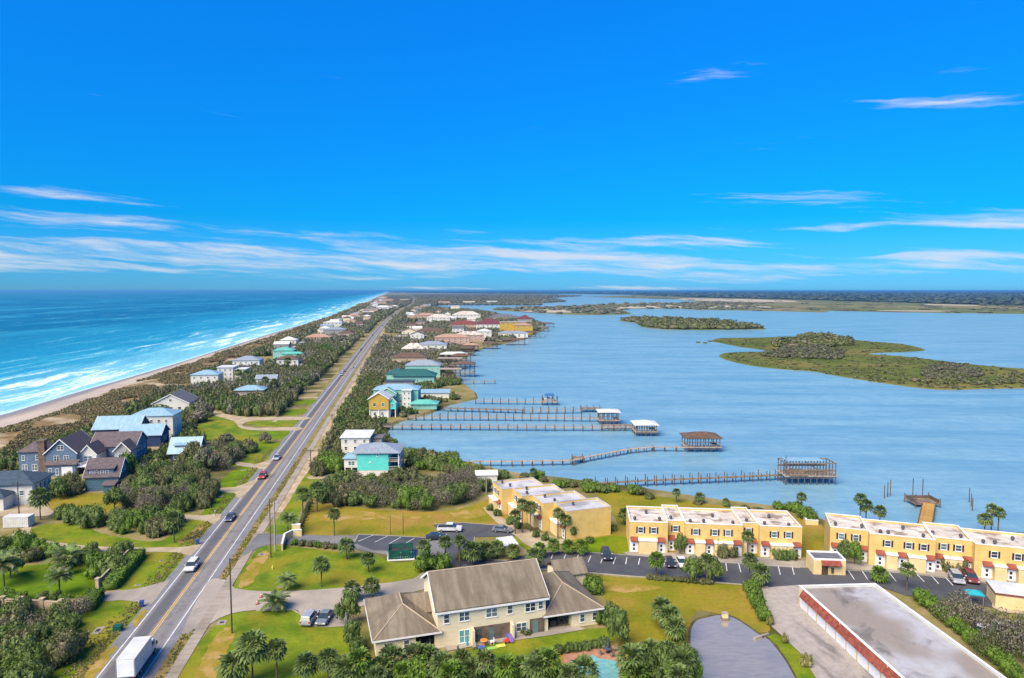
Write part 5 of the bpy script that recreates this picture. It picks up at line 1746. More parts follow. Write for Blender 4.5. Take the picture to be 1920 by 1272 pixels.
# ---- palms
def fan_palm(seed, nf=36, R=1.0):
    """round head of fan leaves; every leaf a short stalk and a pleated fan of pointed blades"""
    rng = random.Random(seed)
    V, F = [], []
    for i in range(nf):
        az = 2.39996 * i + rng.uniform(-.2, .2)
        q = i / (nf - 1)
        el = radians(82 - 130 * q + rng.uniform(-8, 8))
        d = Vector((cos(az) * cos(el), sin(az) * cos(el), sin(el)))
        side = Vector((-sin(az), cos(az), 0))
        up = side.cross(d) * -1
        st = 0.42 * R * rng.uniform(.85, 1.15)
        base = d * st
        k = len(V)
        V += [tuple(side * 0.02), tuple(side * -0.02), tuple(base - side * 0.015), tuple(base + side * 0.015)]
        F.append((k, k + 1, k + 2, k + 3))
        nb = 7
        L = 0.58 * R * rng.uniform(.85, 1.1)
        for b in range(nb):
            a = radians(-72 + 144 * b / (nb - 1))
            e = d * cos(a) + side * sin(a)
            wv = (side * cos(a) - d * sin(a)) * 0.085 * R
            fold = up * (0.05 * R if b % 2 else -0.02 * R)
            mid = base + e * L * 0.55 + fold
            tip = base + e * L * (1.0 - 0.18 * abs(sin(a))) - Vector((0, 0, 0.16 * R)) + fold
            k = len(V)
            V += [tuple(base), tuple(mid - wv), tuple(tip), tuple(mid + wv)]
            F.append((k, k + 1, k + 2, k + 3))
    return np.array(V), np.array(F)


def feather_palm(seed, nf=26):
    rng = random.Random(seed)
    V, F = [], []
    for i in range(nf):
        az = 2.39996 * i
        q = i / (nf - 1)
        el = radians(78 - 78 * q + rng.uniform(-6, 6))
        side = Vector((-sin(az), cos(az), 0))
        p = Vector((0, 0, 0))
        L = 1.15 * rng.uniform(.85, 1.1)
        for s in range(6):
            e = el - radians(11 * s)
            d = Vector((cos(az) * cos(e), sin(az) * cos(e), sin(e)))
            p2 = p + d * L / 6
            ll = 0.30 * (1 - abs(s - 2) / 6.0)
            for sg in (-1, 1):
                for w_ in (0.25, 0.75):
                    c = p + (p2 - p) * w_
                    tip = c + side * sg * ll + d * ll * 0.55 - Vector((0, 0, 0.10))
                    k = len(V)
                    V += [tuple(c - d * 0.05), tuple(c + d * 0.05), tuple(tip + d * 0.03), tuple(tip - d * 0.02)]
                    F.append((k, k + 1, k + 2, k + 3))
            p = p2
    return np.array(V), np.array(F)


FAN_ME = [np_mesh('crown', *fan_palm(200 + i)) for i in range(4)]
FEA_ME = [np_mesh('crown', *feather_palm(300 + i)) for i in range(2)]
for me in FAN_ME + FEA_ME:
    me.materials.append(MATS['leaf_palm'])
FAN_BR = [me.copy() for me in FAN_ME[:2]]
for me in FAN_BR:
    me.materials.clear()
    me.materials.append(MATS['leaf_bright'])
_pt = MB().cyl(0, 0, 0, 0.5, 0.15, 0.12, 7, 0.02).cyl(0.02, 0, 0.5, 1.0, 0.12, 0.16, 7, -0.02).mesh('trunk')
_pt.materials.append(MATS['bark'])


def palm(bx, by, cy, cw, label, kind='fan', group=None, cx=None, seed=None, name='fan_palm'):
    """bx, by: foot in the photo; cy: height of the crown centre there; cw: crown width there"""
    x, y = G(bx, by)
    dist = sqrt(x * x + y * y)
    dd = ray(bx, cy)
    k = (y) / dd.y
    h = max(0.5, CAM_H + dd.z * k)
    R = max(0.8, cw / 2 / FOCAL_PX * sqrt(dist ** 2 + CAM_H ** 2) * 1.06)
    r = random.Random(seed if seed is not None else int(bx * 7 + by * 13))
    t_ = thing(name if kind == 'fan' else 'feather_palm', label, 'palm tree', (x, y, 0), r.uniform(0, 6.28), group)
    place('trunk', _pt, None, t_, (0, 0, -0.05), scale=(1.0, 1.0, h + 0.1))
    me = FAN_ME[r.randrange(4)] if kind == 'fan' else FAN_BR[r.randrange(2)] if kind == 'bright' else FEA_ME[r.randrange(2)]
    place('crown', me, None, t_, (0, 0, h - 0.1 * R), scale=(R, R, R * r.uniform(.9, 1.05)))
    return t_


PALMS = [
    (603, 1101, 1057, 36, 'slender fan palm standing alone on the lawn beside the entrance drive'),
    (691, 1073, 1046, 31, 'fan palm on the lawn left of the green bin enclosure'),
    (650, 1049, 1021, 36, 'thick leafy fan palm at the edge of the old asphalt drive'),
    (627, 1006, 962, 27, 'fan palm alone on the dry field above the small parking lot'),
    (660, 1128, 1103, 38, 'fan palm by the drive left of the row house, left of a pair'),
    (697, 1121, 1096, 36, 'fan palm by the drive left of the row house, right of a pair'),
    (474, 1285, 1210, 62, 'large dark fan palm at the bottom edge near the pavement, taller of two'),
    (440, 1292, 1244, 56, 'large dark fan palm at the bottom edge near the pavement, lower of two'),
    (519, 1278, 1216, 42, 'single slim fan palm on the bottom lawn right of the dark pair'),
    (575, 1295, 1243, 46, 'fan palm at the bottom edge, left end of the palm row before the row house'),
    (616, 1292, 1234, 44, 'fan palm at the bottom edge, second in the row before the row house'),
    (1003, 1072, 1040, 38, 'dark fan palm rising behind the ridge of the row house'),
    (994, 998, 950, 30, 'tall fan palm before the stepped yellow block, left pair, right one'),
    (979, 1000, 944, 26, 'tall fan palm before the stepped yellow block, left pair, left one'),
    (966, 1002, 966, 28, 'shorter fan palm left of the tall pair at the stepped yellow block'),
    (1046, 1012, 961, 24, 'tall thin fan palm at the near corner of the stepped yellow block, left one'),
    (1060, 1013, 972, 26, 'tall thin fan palm at the near corner of the stepped yellow block, right one'),
    (1325, 1092, 1050, 34, 'fan palm in the island before the middle townhouses, left of the pole'),
    (1405, 1092, 1048, 30, 'tall fan palm at the right end of the middle townhouse parking'),
    (1426, 1101, 1072, 38, 'thick fan palm beside the apron entrance'),
    (1401, 1060, 1005, 26, 'slim fan palm against the yellow wall of the middle townhouses'),
    (1700, 1108, 1066, 28, 'fan palm beside the long garage block near the right parking row'),
    (1502, 962, 931, 20, 'lone tall palm on the lagoon shore between two yellow blocks'),
    (1612, 985, 934, 24, 'tall shore palm behind the right townhouses, leftmost of three'),
    (1623, 985, 947, 26, 'tall shore palm behind the right townhouses, middle of three'),
    (1649, 988, 957, 24, 'tall shore palm behind the right townhouses, rightmost of three'),
    (1846, 1000, 972, 26, 'shore palm behind the right townhouses near the frame edge, lowest of three'),
    (1858, 1000, 953, 20, 'shore palm behind the right townhouses near the frame edge, tallest of three'),
    (1871, 1000, 960, 22, 'shore palm behind the right townhouses near the frame edge, right of three'),
    (1268, 943, 922, 18, 'small palm on the shore before the old pier'),
    (1312, 944, 931, 22, 'low wide palm on the shore right of the small one'),
    (1361, 950, 940, 16, 'stunted palm on the shore above the middle townhouses'),
    (1000, 902, 884, 18, 'palm behind the stepped yellow block at the shore'),
    (1170, 985, 962, 26, 'dark palm on the grass between stepped and middle yellow blocks'),
    (76, 975, 930, 36, 'tall dark palm before the white house at the left edge'),
    (327, 1018, 974, 38, 'fan palm at the right end of the long thicket by the verge'),
    (160, 990, 972, 30, 'low palm on the crescent lawn edge by the thicket'),
    (795, 1075, 1022, 30, 'fan palm beside the green bin enclosure, right of it'),
    (835, 1060, 1015, 28, 'slim fan palm at the lot entrance, left side'),
    (862, 1062, 1012, 26, 'slim fan palm at the lot entrance, right side'),
    (885, 1062, 1030, 42, 'bushy fan palm in the planted island, left end'),
    (910, 1052, 1028, 36, 'bushy fan palm in the planted island, second from left'),
    (932, 1048, 1025, 34, 'bushy fan palm in the planted island, third from left'),
    (962, 1050, 1030, 30, 'bushy fan palm in the planted island beside the bin store'),
    (595, 960, 915, 34, 'leaning palm in the brown thicket, left corner by the pavement'),
    (568, 965, 925, 30, 'palm beside the fence left of the dry field'),
    (120, 1080, 1055, 30, 'young yellow green palm on the walled lawn, left one'),
    (540, 700, 676, 16, 'pale palm in the left roadside wood'),
]
for p in PALMS:
    palm(*p[:4], p[4], 'fan')
palm(515, 1146, 1126, 44, 'low spreading feather palm on the brown ring in the drive', 'feather')
palm(538, 1107, 1086, 32, 'low feather palm on the lawn beside the entrance drive', 'feather')
palm(122, 1062, 1044, 46, 'wide feather palm on the walled lawn at the left', 'feather')
palm(8, 1100, 1055, 40, 'yellow green feather palm at the left frame edge on the walled lawn', 'feather')
palm(112, 1118, 1080, 34, 'pale thin feather palm in the middle of the walled lawn', 'feather')
palm(540, 1000, 972, 30, 'short feather palm beside the entrance wall', 'feather')
palm(1230, 1085, 1048, 34, 'bright green palm at the front kerb before the black parked car', 'bright')
palm(1648, 1092, 1074, 32, 'pale green palm beside the utility building', 'bright')
for i, (bx, by, cy, cw) in enumerate(((1012, 1046, 1028, 30), (1038, 1042, 1020, 28), (1066, 1040, 1022, 30), (1090, 1042, 1022, 30))):
    palm(bx, by, cy, cw, ('young palm at the lot edge before the stepped block, ' + ('leftmost', 'second from left', 'third from left', 'rightmost')[i] + ' of four'), 'bright')
# the palm belt along the bottom edge
BELT_TREES = []
r = random.Random(5)
BELT = [(650, 1250), (672, 1240), (700, 1262), (722, 1246), (752, 1256), (778, 1236), (806, 1230), (832, 1244), (862, 1236), (890, 1256), (915, 1238), (945, 1250), (975, 1242), (1003, 1256),
        (1030, 1244), (1062, 1266), (1095, 1258), (1180, 1236), (1196, 1262), (1222, 1216), (1228, 1252), (1250, 1222), (1262, 1256), (1284, 1242), (1270, 1268), (1010, 1238), (740, 1236), (850, 1262)]
BELT.sort()
for i, (x, cy) in enumerate(BELT):
    palm(x + r.uniform(-6, 6), cy + r.uniform(36, 66), cy + r.uniform(-6, 5), r.uniform(38, 62), 'bushy fan palm in the belt along the bottom edge, ' + ORD[i], 'bright' if i % 4 == 1 else 'fan', 'palm belt along the bottom edge')
for i, (x, by, cy, cw) in enumerate(((1240, 1178, 1138, 44), (1254, 1192, 1152, 46), (1264, 1205, 1172, 44))):
    palm(x, by, cy, cw, 'dark fan palm in the clump on the dry lawn by the pond, ' + ('rearmost', 'middle', 'nearest')[i] + ' of three')
for i, (x, y, w, h, wh) in enumerate(((712, 1290, 52, 46, 'below the left wing'), (786, 1292, 56, 50, 'below the left porch'), (842, 1290, 46, 40, 'below the teal parasol'), (926, 1292, 54, 44, 'below the bright play mats'), (986, 1290, 50, 46, 'left of the pool deck'), (1046, 1296, 44, 36, 'at the pool deck corner'), (1208, 1296, 60, 64, 'right of the pool'), (1290, 1300, 50, 60, 'at the pond edge'), (1246, 1290, 56, 70, 'between pool and pond'))):
    BELT_TREES.append((x, y, w, h, wh))
# palms with pale trunks along the left roadside wood
for i, (x, by, cy) in enumerate(((498, 744, 712), (515, 742, 716), (540, 744, 722), (552, 740, 718), (462, 716, 700), (447, 716, 698), (575, 738, 716), (590, 700, 684), (640, 672, 655))):
    palm(x, by, cy, 16, 'tall pale trunked palm above the left roadside wood, ' + ('third from left', 'fourth from left', 'fifth from left', 'sixth from left', 'second from left', 'leftmost', 'seventh from left', 'eighth from left', 'farthest')[i], 'fan', 'tall palms above the roadside wood')

# ---- trees and shrubs one by one
def sh(px, py, wpx, hpx, mat, label, kind='shrub', group=None):
    x, y = G(px, py)
    k = sqrt(x * x + y * y + CAM_H ** 2) / FOCAL_PX
    return shrub(x, y, wpx / 2 * k, max(0.5, hpx * k * 1.05), mat, label, group, kind, random.Random(int(px * 3 + py)))


def tr(px, py, wpx, hpx, mat, label, group=None):
    x, y = G(px, py)
    k = sqrt(x * x + y * y + CAM_H ** 2) / FOCAL_PX
    return tree(x, y, wpx / 2 * k, hpx * k * 1.05, mat, label, group, random.Random(int(px * 3 + py)))


for i, (x, y, w, h, wh) in enumerate(BELT_TREES):
    tr(x, y, w, h, ('leaf_green', 'leaf_bright', 'leaf_green')[i % 3], 'round leafy tree among the bottom palm belt ' + wh, 'leafy trees in the palm belt')
tr(1160, 1212, 48, 56, 'leaf_green', 'round dark green tree between row house and pool deck')
tr(652, 1172, 42, 48, 'leaf_green', 'dense green tree at the left end of the row house')
tr(660, 1212, 40, 40, 'leaf_green', 'green tree against the left wing of the row house, lower one')
sh(672, 1224, 34, 26, 'leaf_green', 'low shrub at the left front corner of the row house')
sh(1112, 1112, 40, 26, 'leaf_bright', 'round clipped green shrub behind the right wing of the row house')
sh(1056, 1086, 34, 30, 'leaf_bright', 'rounded bright green shrub at the kerb behind the row house')
sh(1146, 1168, 38, 34, 'leaf_green', 'green shrub at the right end of the row house')
sh(1128, 1170, 26, 22, 'leaf_bright', 'small pale green shrub beside the right wing wall')
for i in range(6):
    sh(1048 + i * 17, 1226 - i * 2.4, 22, 16, 'leaf_green', 'clipped shrub in the hedge along the pool terrace, ' + ORD[i], group='hedge shrubs along the pool terrace')
sh(796, 1070, 44, 30, 'leaf_bright', 'broad bright shrub below the bin enclosure, left of two')
sh(826, 1068, 40, 28, 'leaf_bright', 'broad bright shrub below the bin enclosure, right of two')
tr(1275, 1040, 26, 34, 'leaf_green', 'rounded tree against the middle townhouses near the recessed door')
for i, (x, y, w, h, wh) in enumerate(((1200, 1030, 22, 18, 'left'), (1214, 1032, 24, 20, 'middle'), (1227, 1031, 22, 20, 'right'))):
    sh(x, y, w, h, 'leaf_green', 'clipped green shrub at the left end of the middle townhouses, %s of three' % wh)
for i, (x, y, w, h, wh) in enumerate(((1356, 1046, 24, 24, 'left one'), (1372, 1046, 20, 18, 'right one'))):
    sh(x, y, w, h, 'leaf_olive', 'dark shrub under the timber trellis of the middle townhouses, ' + wh)
for i, (x, y, wh) in enumerate(((1458, 1050, 'left'), (1470, 1051, 'middle'), (1484, 1051, 'right'))):
    sh(x, y, 20, 18, 'leaf_green', 'shrub at the right end of the middle townhouses, %s of three' % wh)
for i, (x, y, wh) in enumerate(((1584, 1058, 'left one'), (1602, 1059, 'right one'))):
    tr(x, y, 28, 36, 'leaf_bright' if i else 'leaf_green', 'feathery tree before the right townhouses beside the utility building, ' + wh)
for i, (x, y, wh) in enumerate(((1780, 1072, 'left one'), (1797, 1074, 'right one'))):
    sh(x, y, 26, 22, 'leaf_olive', 'dark shrub before the right townhouses near the parked silver car, ' + wh)
tr(1300, 1090, 40, 40, 'leaf_green', 'green tree in the island before the middle townhouses, left one')
tr(1338, 1094, 36, 40, 'leaf_green', 'green tree in the island before the middle townhouses, right one')
for i in range(9):
    sh(1218 + i * 14, 1086 + i * 1.2, 16, 9, 'leaf_olive', 'low dark shrub along the front kerb of the parking, ' + ORD[i], group='low shrubs along the front kerb')
for i in range(6):
    sh(1408 + i * 4.6, 1112 + i * 10.5, 26, 20, 'leaf_bright', 'round green shrub in the hedge beside the apron, ' + ('farthest', 'second farthest', 'third farthest', 'third nearest', 'second nearest', 'nearest')[i], group='hedge beside the garage apron')
sh(1404, 1103, 26, 12, 'leaf_olive', 'low shrub at the head of the apron hedge')
sh(1443, 1172, 14, 14, 'leaf_grass', 'dry round grass tuft beside the apron, farthest of three')
sh(1471, 1206, 13, 14, 'leaf_grass', 'dry round grass tuft beside the apron, middle of three')
sh(1512, 1250, 20, 18, 'leaf_grass', 'dry round grass tuft beside the apron, nearest of three')
for i in range(17):
    f = i / 16
    sh(1728 + 185 * f, 1130 + 150 * f, 26, 20, 'leaf_bright', 'green shrub in the long hedge behind the garage block, ' + ORD[i], group='hedge behind the garage block')
for i, (x, y, w, h) in enumerate(((1800, 1172, 62, 44), (1830, 1184, 48, 36), (1772, 1160, 40, 26), (1876, 1222, 70, 52), (1910, 1240, 60, 50), (1850, 1232, 44, 36), (1925, 1205, 40, 40))):
    sh(x, y, w, h, 'leaf_grey' if i not in (5,) else 'leaf_olive', ('olive leafy' if i == 5 else 'leafless grey brown') + ' shrub between the long hedge and the pump house, ' + ('second from left', 'fourth from left', 'leftmost', 'fifth from left', 'sixth from left', 'third from left', 'rightmost')[i], 'bare_shrub', 'grey shrubs behind the long hedge')
sh(1105, 1018, 18, 10, 'leaf_green', 'small dark shrub on the bright grass beside the stepped block')
tr(1074, 1010, 26, 24, 'leaf_green', 'round clipped tree at the corner of the blank yellow end wall')
for i in range(4):
    sh(1118 + i * 11, 998 - i * 1.0, 15, 9, 'leaf_green', 'low shrub under the blank yellow end wall, ' + ORD[i], group='shrubs under the blank end wall')
for i, (x, y) in enumerate(((920, 958), (932, 968), (955, 984), (972, 992), (1005, 1008), (1022, 1014))):
    sh(x, y, 17, 13, 'leaf_green', 'small shrub at the foot of the stepped yellow block, ' + ORD[i], group='shrubs at the stepped block')
for i in range(11):
    f = i / 10
    sh(560 + 22 * f, 998 - 52 * f, 9, 9, 'leaf_olive', 'small clipped shrub in the row along the field fence, ' + ORD[i], group='shrub row along the field fence')
for i, (x, y, w, h) in enumerate(((740, 1040, 34, 24), (1494, 962, 22, 18), (1508, 972, 28, 20), (1520, 980, 26, 20), (1480, 958, 22, 14), (1460, 955, 20, 12))):
    if i:
        sh(x, y, w, h, 'leaf_bright', 'dense green shrub on the shore bank between the yellow blocks, ' + ('', 'middle', 'second from right', 'rightmost', 'second from left', 'leftmost')[i], group='shore shrubs between the yellow blocks')
for i in range(7):
    sh(552 + i * 15, 1022 + i * 1.5, 17, 10, 'leaf_olive' if i % 3 else 'leaf_bright', 'low shrub in the bed below the old asphalt drive, ' + ORD[i], group='bed below the old asphalt drive')


# clipped hedge beside the garden wall: leaf cards over a long box
def hedge(label, p, q, w, h, mat):
    P_, Q_ = Vector(G(*p)), Vector(G(*q))
    L = (Q_ - P_).length
    rng = np.random.default_rng(int(p[0]))
    n = int(L * 150)
    u = rng.uniform(0, L, n)
    s = rng.uniform(-w / 2, h * 2 + w / 2, n)
    C = np.zeros((n, 3))
    N = np.zeros((n, 3))
    for i in range(n):
        k = rng.integers(0, 3)
        if k == 0:
            C[i] = (u[i], rng.uniform(-w / 2, w / 2), h); N[i] = (0, 0, 1)
        else:
            sg = 1 if k == 1 else -1
            C[i] = (u[i], sg * w / 2, rng.uniform(0, h)); N[i] = (0, sg, 0.3)
    C += rng.normal(size=C.shape) * 0.10
    N = unit(N + rng.normal(size=N.shape) * 0.5)
    V, F = cards(rng, C, N, rng.uniform(.22, .42, n))
    b = MB().box(0.1, -w / 2 + .1, 0, L - .1, w / 2 - .1, h - .1)
    k = len(V)
    V = np.vstack([V, np.array(b.v)])
    F = np.vstack([F, np.array(b.f) + k])
    o = place('hedge', np_mesh('hedge', V, F), mat, None, (*P_, 0), atan2(Q_.y - P_.y, Q_.x - P_.x))
    return tag(o, label, 'hedge')


hedge('long clipped hedge along the garden wall beside the left verge', (205, 1108), (262, 1043), 2.4, 1.7, 'leaf_bright')
hedge('short clipped hedge below the driveway gate pillar', (160, 1148), (182, 1120), 2.4, 1.7, 'leaf_bright')

# ---- thickets: individual shrubs near by
THICK = [
    # polygon, spacing (m), radius, height, materials, label, group
    ([(-30, 1146), (60, 1150), (130, 1152), (178, 1168), (170, 1210), (110, 1262), (60, 1300), (-60, 1300)], 2.5, 1.9, 3.0, ('leaf_green', 'leaf_olive', 'leaf_green', 'leaf_grey'), 'bushy shrub in the dense thicket at the bottom left corner', 'thicket in the bottom left corner'),
    ([(-30, 1020), (30, 1022), (110, 1036), (200, 1040), (240, 1042), (205, 1088), (150, 1092), (175, 1062), (90, 1050), (-30, 1060)], 2.8, 1.8, 2.4, ('leaf_green', 'leaf_green', 'leaf_bright', 'leaf_olive'), 'leafy shrub in the thicket between curved drive and walled lawn', 'thicket along the curved drive'),
    ([(-30, 1122), (60, 1120), (145, 1122), (150, 1132), (60, 1132), (-30, 1134)], 1.9, 1.2, 1.3, ('leaf_green', 'leaf_bright'), 'low shrub behind the garden wall', 'shrubs behind the garden wall'),
    ([(85, 972), (120, 968), (170, 976), (230, 975), (300, 972), (352, 985), (350, 1004), (300, 1008), (220, 1000), (170, 990), (110, 980)], 2.9, 1.9, 2.9, ('leaf_green', 'leaf_olive', 'leaf_green', 'leaf_bright'), 'dark leafy shrub in the long thicket above the crescent lawn', 'long thicket above the crescent lawn'),
    ([(222, 935), (235, 905), (260, 892), (300, 890), (345, 884), (380, 892), (402, 915), (398, 945), (376, 962), (300, 966), (240, 960)], 3.0, 2.1, 3.6, ('leaf_green', 'leaf_grey', 'leaf_green', 'leaf_olive'), 'tangled shrub in the big thicket beside the teal blue house', 'big thicket beside the teal blue house'),
    ([(330, 866), (360, 850), (400, 848), (440, 852), (446, 866), (420, 885), (380, 882)], 3.6, 2.5, 4.2, ('leaf_grey', 'leaf_olive', 'leaf_green'), 'wind bent shrub below the navy cottage', 'shrubs below the navy cottage'),
    ([(398, 846), (440, 838), (480, 842), (478, 855), (440, 866)], 3.4, 2.2, 3.0, ('leaf_green', 'leaf_olive'), 'green shrub right of the navy cottage toward the road', 'shrubs right of the navy cottage'),
    ([(600, 952), (594, 930), (610, 912), (650, 898), (720, 900), (780, 904), (850, 900), (900, 905), (912, 925), (890, 940), (850, 950), (820, 957), (740, 956), (660, 952)], 3.0, 2.2, 3.1, ('leaf_grey', 'leaf_olive', 'leaf_grey', 'leaf_green'), 'grey brown shrub in the thicket above the dry field', 'brown thicket above the dry field'),
    ([(735, 955), (740, 938), (790, 936), (806, 950), (800, 956)], 2.6, 2.0, 3.4, ('leaf_bright',), 'bright green shrub in front of the brown thicket', 'bright shrubs in front of the brown thicket'),
    ([(752, 868), (765, 856), (800, 858), (850, 868), (880, 880), (960, 896), (930, 900), (860, 893), (790, 888), (755, 880)], 3.4, 2.2, 2.6, ('leaf_bright', 'leaf_green', 'leaf_olive'), 'green shore shrub beside the turquoise stilt house', 'shore shrubs beside the turquoise stilt house'),
    ([(960, 897), (1010, 897), (1060, 905), (1110, 912), (1180, 922), (1250, 932), (1240, 938), (1160, 930), (1090, 922), (1040, 912), (1000, 904)], 3.4, 1.7, 1.9, ('leaf_olive', 'leaf_green', 'leaf_bright'), 'low shore shrub behind the stepped yellow block', 'shore shrubs behind the stepped yellow block'),
    ([(1290, 940), (1370, 949), (1440, 957), (1440, 962), (1360, 955), (1290, 945)], 3.2, 1.2, 1.2, ('leaf_olive', 'leaf_green'), 'low shrub on the bank behind the middle townhouses', 'bank shrubs behind the middle townhouses'),
    ([(596, 900), (590, 885), (610, 862), (640, 852), (642, 876), (640, 886)], 3.2, 2.2, 3.0, ('leaf_green', 'leaf_olive', 'leaf_bright'), 'dense shrub left of the turquoise stilt house', 'shrubs left of the turquoise stilt house'),
    ([(104, 912), (150, 900), (162, 925), (150, 935), (112, 930)], 3.0, 1.8, 2.6, ('leaf_olive', 'leaf_green'), 'shrub between the white house and the teal blue house', 'shrubs between the white and teal blue houses'),
    ([(200, 862), (240, 850), (300, 852), (310, 866), (250, 870)], 3.0, 1.5, 2.0, ('leaf_green', 'leaf_bright'), 'garden shrub before the navy beach house', 'garden shrubs before the navy beach house'),
    ([(10, 1250), (60, 1240), (100, 1230), (60, 1300), (-40, 1300)], 2.8, 1.6, 2.0, ('leaf_green', 'leaf_bright'), 'green shrub low in the bottom left corner', 'low shrubs in the bottom left corner'),
    ([(640, 1262), (760, 1262), (900, 1262), (1060, 1270), (1060, 1300), (640, 1300)], 2.8, 1.6, 1.7, ('leaf_green', 'leaf_bright'), 'undergrowth shrub below the palm belt at the bottom edge', 'undergrowth below the palm belt'),
    ([(1175, 1240), (1290, 1225), (1296, 1300), (1175, 1300)], 2.6, 1.7, 2.6, ('leaf_green', 'leaf_green', 'leaf_olive'), 'leafy shrub under the palms beside the pond', 'shrubs under the palms beside the pond'),
    ([(848, 1048), (880, 1050), (948, 1046), (945, 1036), (900, 1030), (888, 1040)], 2.4, 1.3, 1.5, ('leaf_green', 'leaf_olive'), 'shrub under the palms in the planted island', 'shrubs in the planted island'),
]
r = random.Random(11)
CAND = []
for poly, sp, R, h, mats, lb, grp in THICK:
    P_ = gp(poly)
    sp, R, h = sp * 1.18, R * 1.16, h * 1.05
    for (x, y) in scatter(P_, sp, int(poly[0][0] * 3 + poly[0][1])):
        if not clear_of(x, y, 0.6):
            continue
        s = r.uniform(0.7, 1.3)
        # clumps of one kind rather than salt and pepper
        m_ = mats[int((sin(x * 0.13 + 1.3) + cos(y * 0.11)) * 1.5 + 3) % len(mats)] if r.random() < 0.6 else r.choice(mats)
        CAND.append((R * s / hypot(x, y), x, y, R * s, h * s * r.uniform(.85, 1.2), m_, lb, grp))
CAND.sort(reverse=True)
N_IND = 205
SPAN = {}
TONE = {'leaf_grey': 'grey brown', 'leaf_olive': 'olive', 'leaf_green': 'deep green', 'leaf_bright': 'bright green'}
ACC = {}
for k, (q, x, y, R_, h_, m_, lb, grp) in enumerate(CAND):
    if k < N_IND:
        gx = SPAN.setdefault(grp, [960 + FOCAL_PX * c[1] / c[2] for c in CAND[:N_IND] if c[7] == grp])
        f_ = (960 + FOCAL_PX * x / y - min(gx)) / max(1e-6, max(gx) - min(gx))
        pos_ = ', left end' if f_ < .25 else ', left centre' if f_ < .5 else ', right centre' if f_ < .75 else ', right end'
        lb = TONE[m_] + ' ' + lb[lb.index('shrub'):] + (pos_ if len(gx) > 3 else '')
        shrub(x, y, R_, h_, m_, lb, grp, 'bare_shrub' if m_ == 'leaf_grey' else 'shrub', r)
    else:
        ACC.setdefault('t_' + m_, []).append((r.randrange(3), x, y, -0.05, R_, h_, r.uniform(0, 6.28)))
for i, (x, y, w, h, lb) in enumerate(((386, 885, 44, 40, 'bare wide tree below the navy cottage'), (362, 872, 40, 34, 'olive tree right before the navy cottage'), (425, 842, 34, 24, 'bare brown tree on the mown slope, left one'),
                                      (498, 832, 22, 18, 'bare brown tree on the mown slope, right one'), (238, 905, 40, 44, 'pale green tree at the corner of the teal blue house'), (245, 855, 26, 30, 'green garden tree before the navy beach house'),
                                      (330, 770, 0, 0, ''), (300, 792, 56, 26, 'spreading green tree below the white gabled beach house'), (372, 792, 40, 18, 'brown rounded tree by the upper curved drive'), (305, 818, 36, 24, 'olive tree between navy beach house and mown slope'),
                                      (112, 935, 34, 30, 'dark tree beside the white house wall'), (20, 1085, 44, 30, 'round yellow green tree on the walled lawn'), (215, 960, 40, 34, 'broad tree at the edge of the small dry lawn'))):
    if w:
        tr(x, y, w, h, ('leaf_grey', 'leaf_olive', 'leaf_grey', 'leaf_grey', 'leaf_bright', 'leaf_green', '', 'leaf_green', 'leaf_grey', 'leaf_olive', 'leaf_green', 'leaf_bright', 'leaf_green')[i], lb)

# ---- stuff: the woods and scrub nobody could count


def acc(key, geo, x, y, z, sx, sz, rot):
    ACC.setdefault(key, []).append((geo, x, y, z, sx, sz, rot))


def flush(key, name, mat, geos):
    VV, FF, k = [], [], 0
    for g, x, y, z, sx, sz, a in ACC[key]:
        V, F = geos[g % len(geos)]
        c, s = cos(a), sin(a)
        W_ = np.empty_like(V)
        W_[:, 0] = (V[:, 0] * c - V[:, 1] * s) * sx + x
        W_[:, 1] = (V[:, 0] * s + V[:, 1] * c) * sx + y
        W_[:, 2] = V[:, 2] * sz + z
        VV.append(W_)
        FF.append(F + k)
        k += len(V)
    o = place(name, np_mesh(name, np.vstack(VV), np.vstack(FF)), mat)
    o['kind'] = 'stuff'
    return o


for k in [k for k in ACC if k.startswith('t_')]:
    flush(k, 'thicket', k[2:], BARE_GEO if k == 't_leaf_grey' else SHRUB_GEO)
r = random.Random(21)
WL = [lerp_tab(DUNE_T, 300)]


def wood(y0, y1, xa, xb, keys, seed, base=1.9, hgt=2.6, front=7.0, dens=1.0, skip=None):
    rr = random.Random(seed)
    y = y0
    while y < y1:
        R = max(base, y / 210.0)
        step = R * 1.42 / dens
        xl, xr = xa(y), xb(y)
        x = xl + rr.uniform(0, step)
        while x < xr:
            px, py_ = x + rr.uniform(-.45, .45) * step, y + rr.uniform(-.45, .45) * step
            R_ = R * rr.uniform(0.6, 1.25)
            patch = sin(px * 0.05 + seed) + cos(py_ * 0.041) + sin((px + py_) * 0.017)
            if patch > -1.25 and clear_of(px, py_, R_ * 0.7, front) and (py_ > 420 or off_paving(px, py_)) and not (skip and skip(px, py_)):
                k = keys[int((patch + 2) * 1.3 + rr.random() * 1.2) % len(keys)]
                acc(k + ('2' if py_ > 620 else ''), rr.randrange(4), px, py_, 0, R_, min(hgt * rr.uniform(.7, 1.3) * (1 + y / 3000), 7.0), rr.uniform(0, 6.28))
            x += step
        y += step * 0.8


inl = [(gp(LAG_SHORE, 0))]
RIGHT_T = []


def shore_x(y):
    """the lagoon side limit of the wood at this distance"""
    xs = []
    L_ = inl[0]
    for (x0, y0), (x1, y1) in zip(L_[4:], L_[5:-6]):
        if min(y0, y1) <= y <= max(y0, y1) and abs(y1 - y0) > 1e-6:
            xs.append(x0 + (x1 - x0) * (y - y0) / (y1 - y0))
    return max(xs) if xs else road_x(y) + 20


in_land = lambda x, y: inside((x, y), LAND)
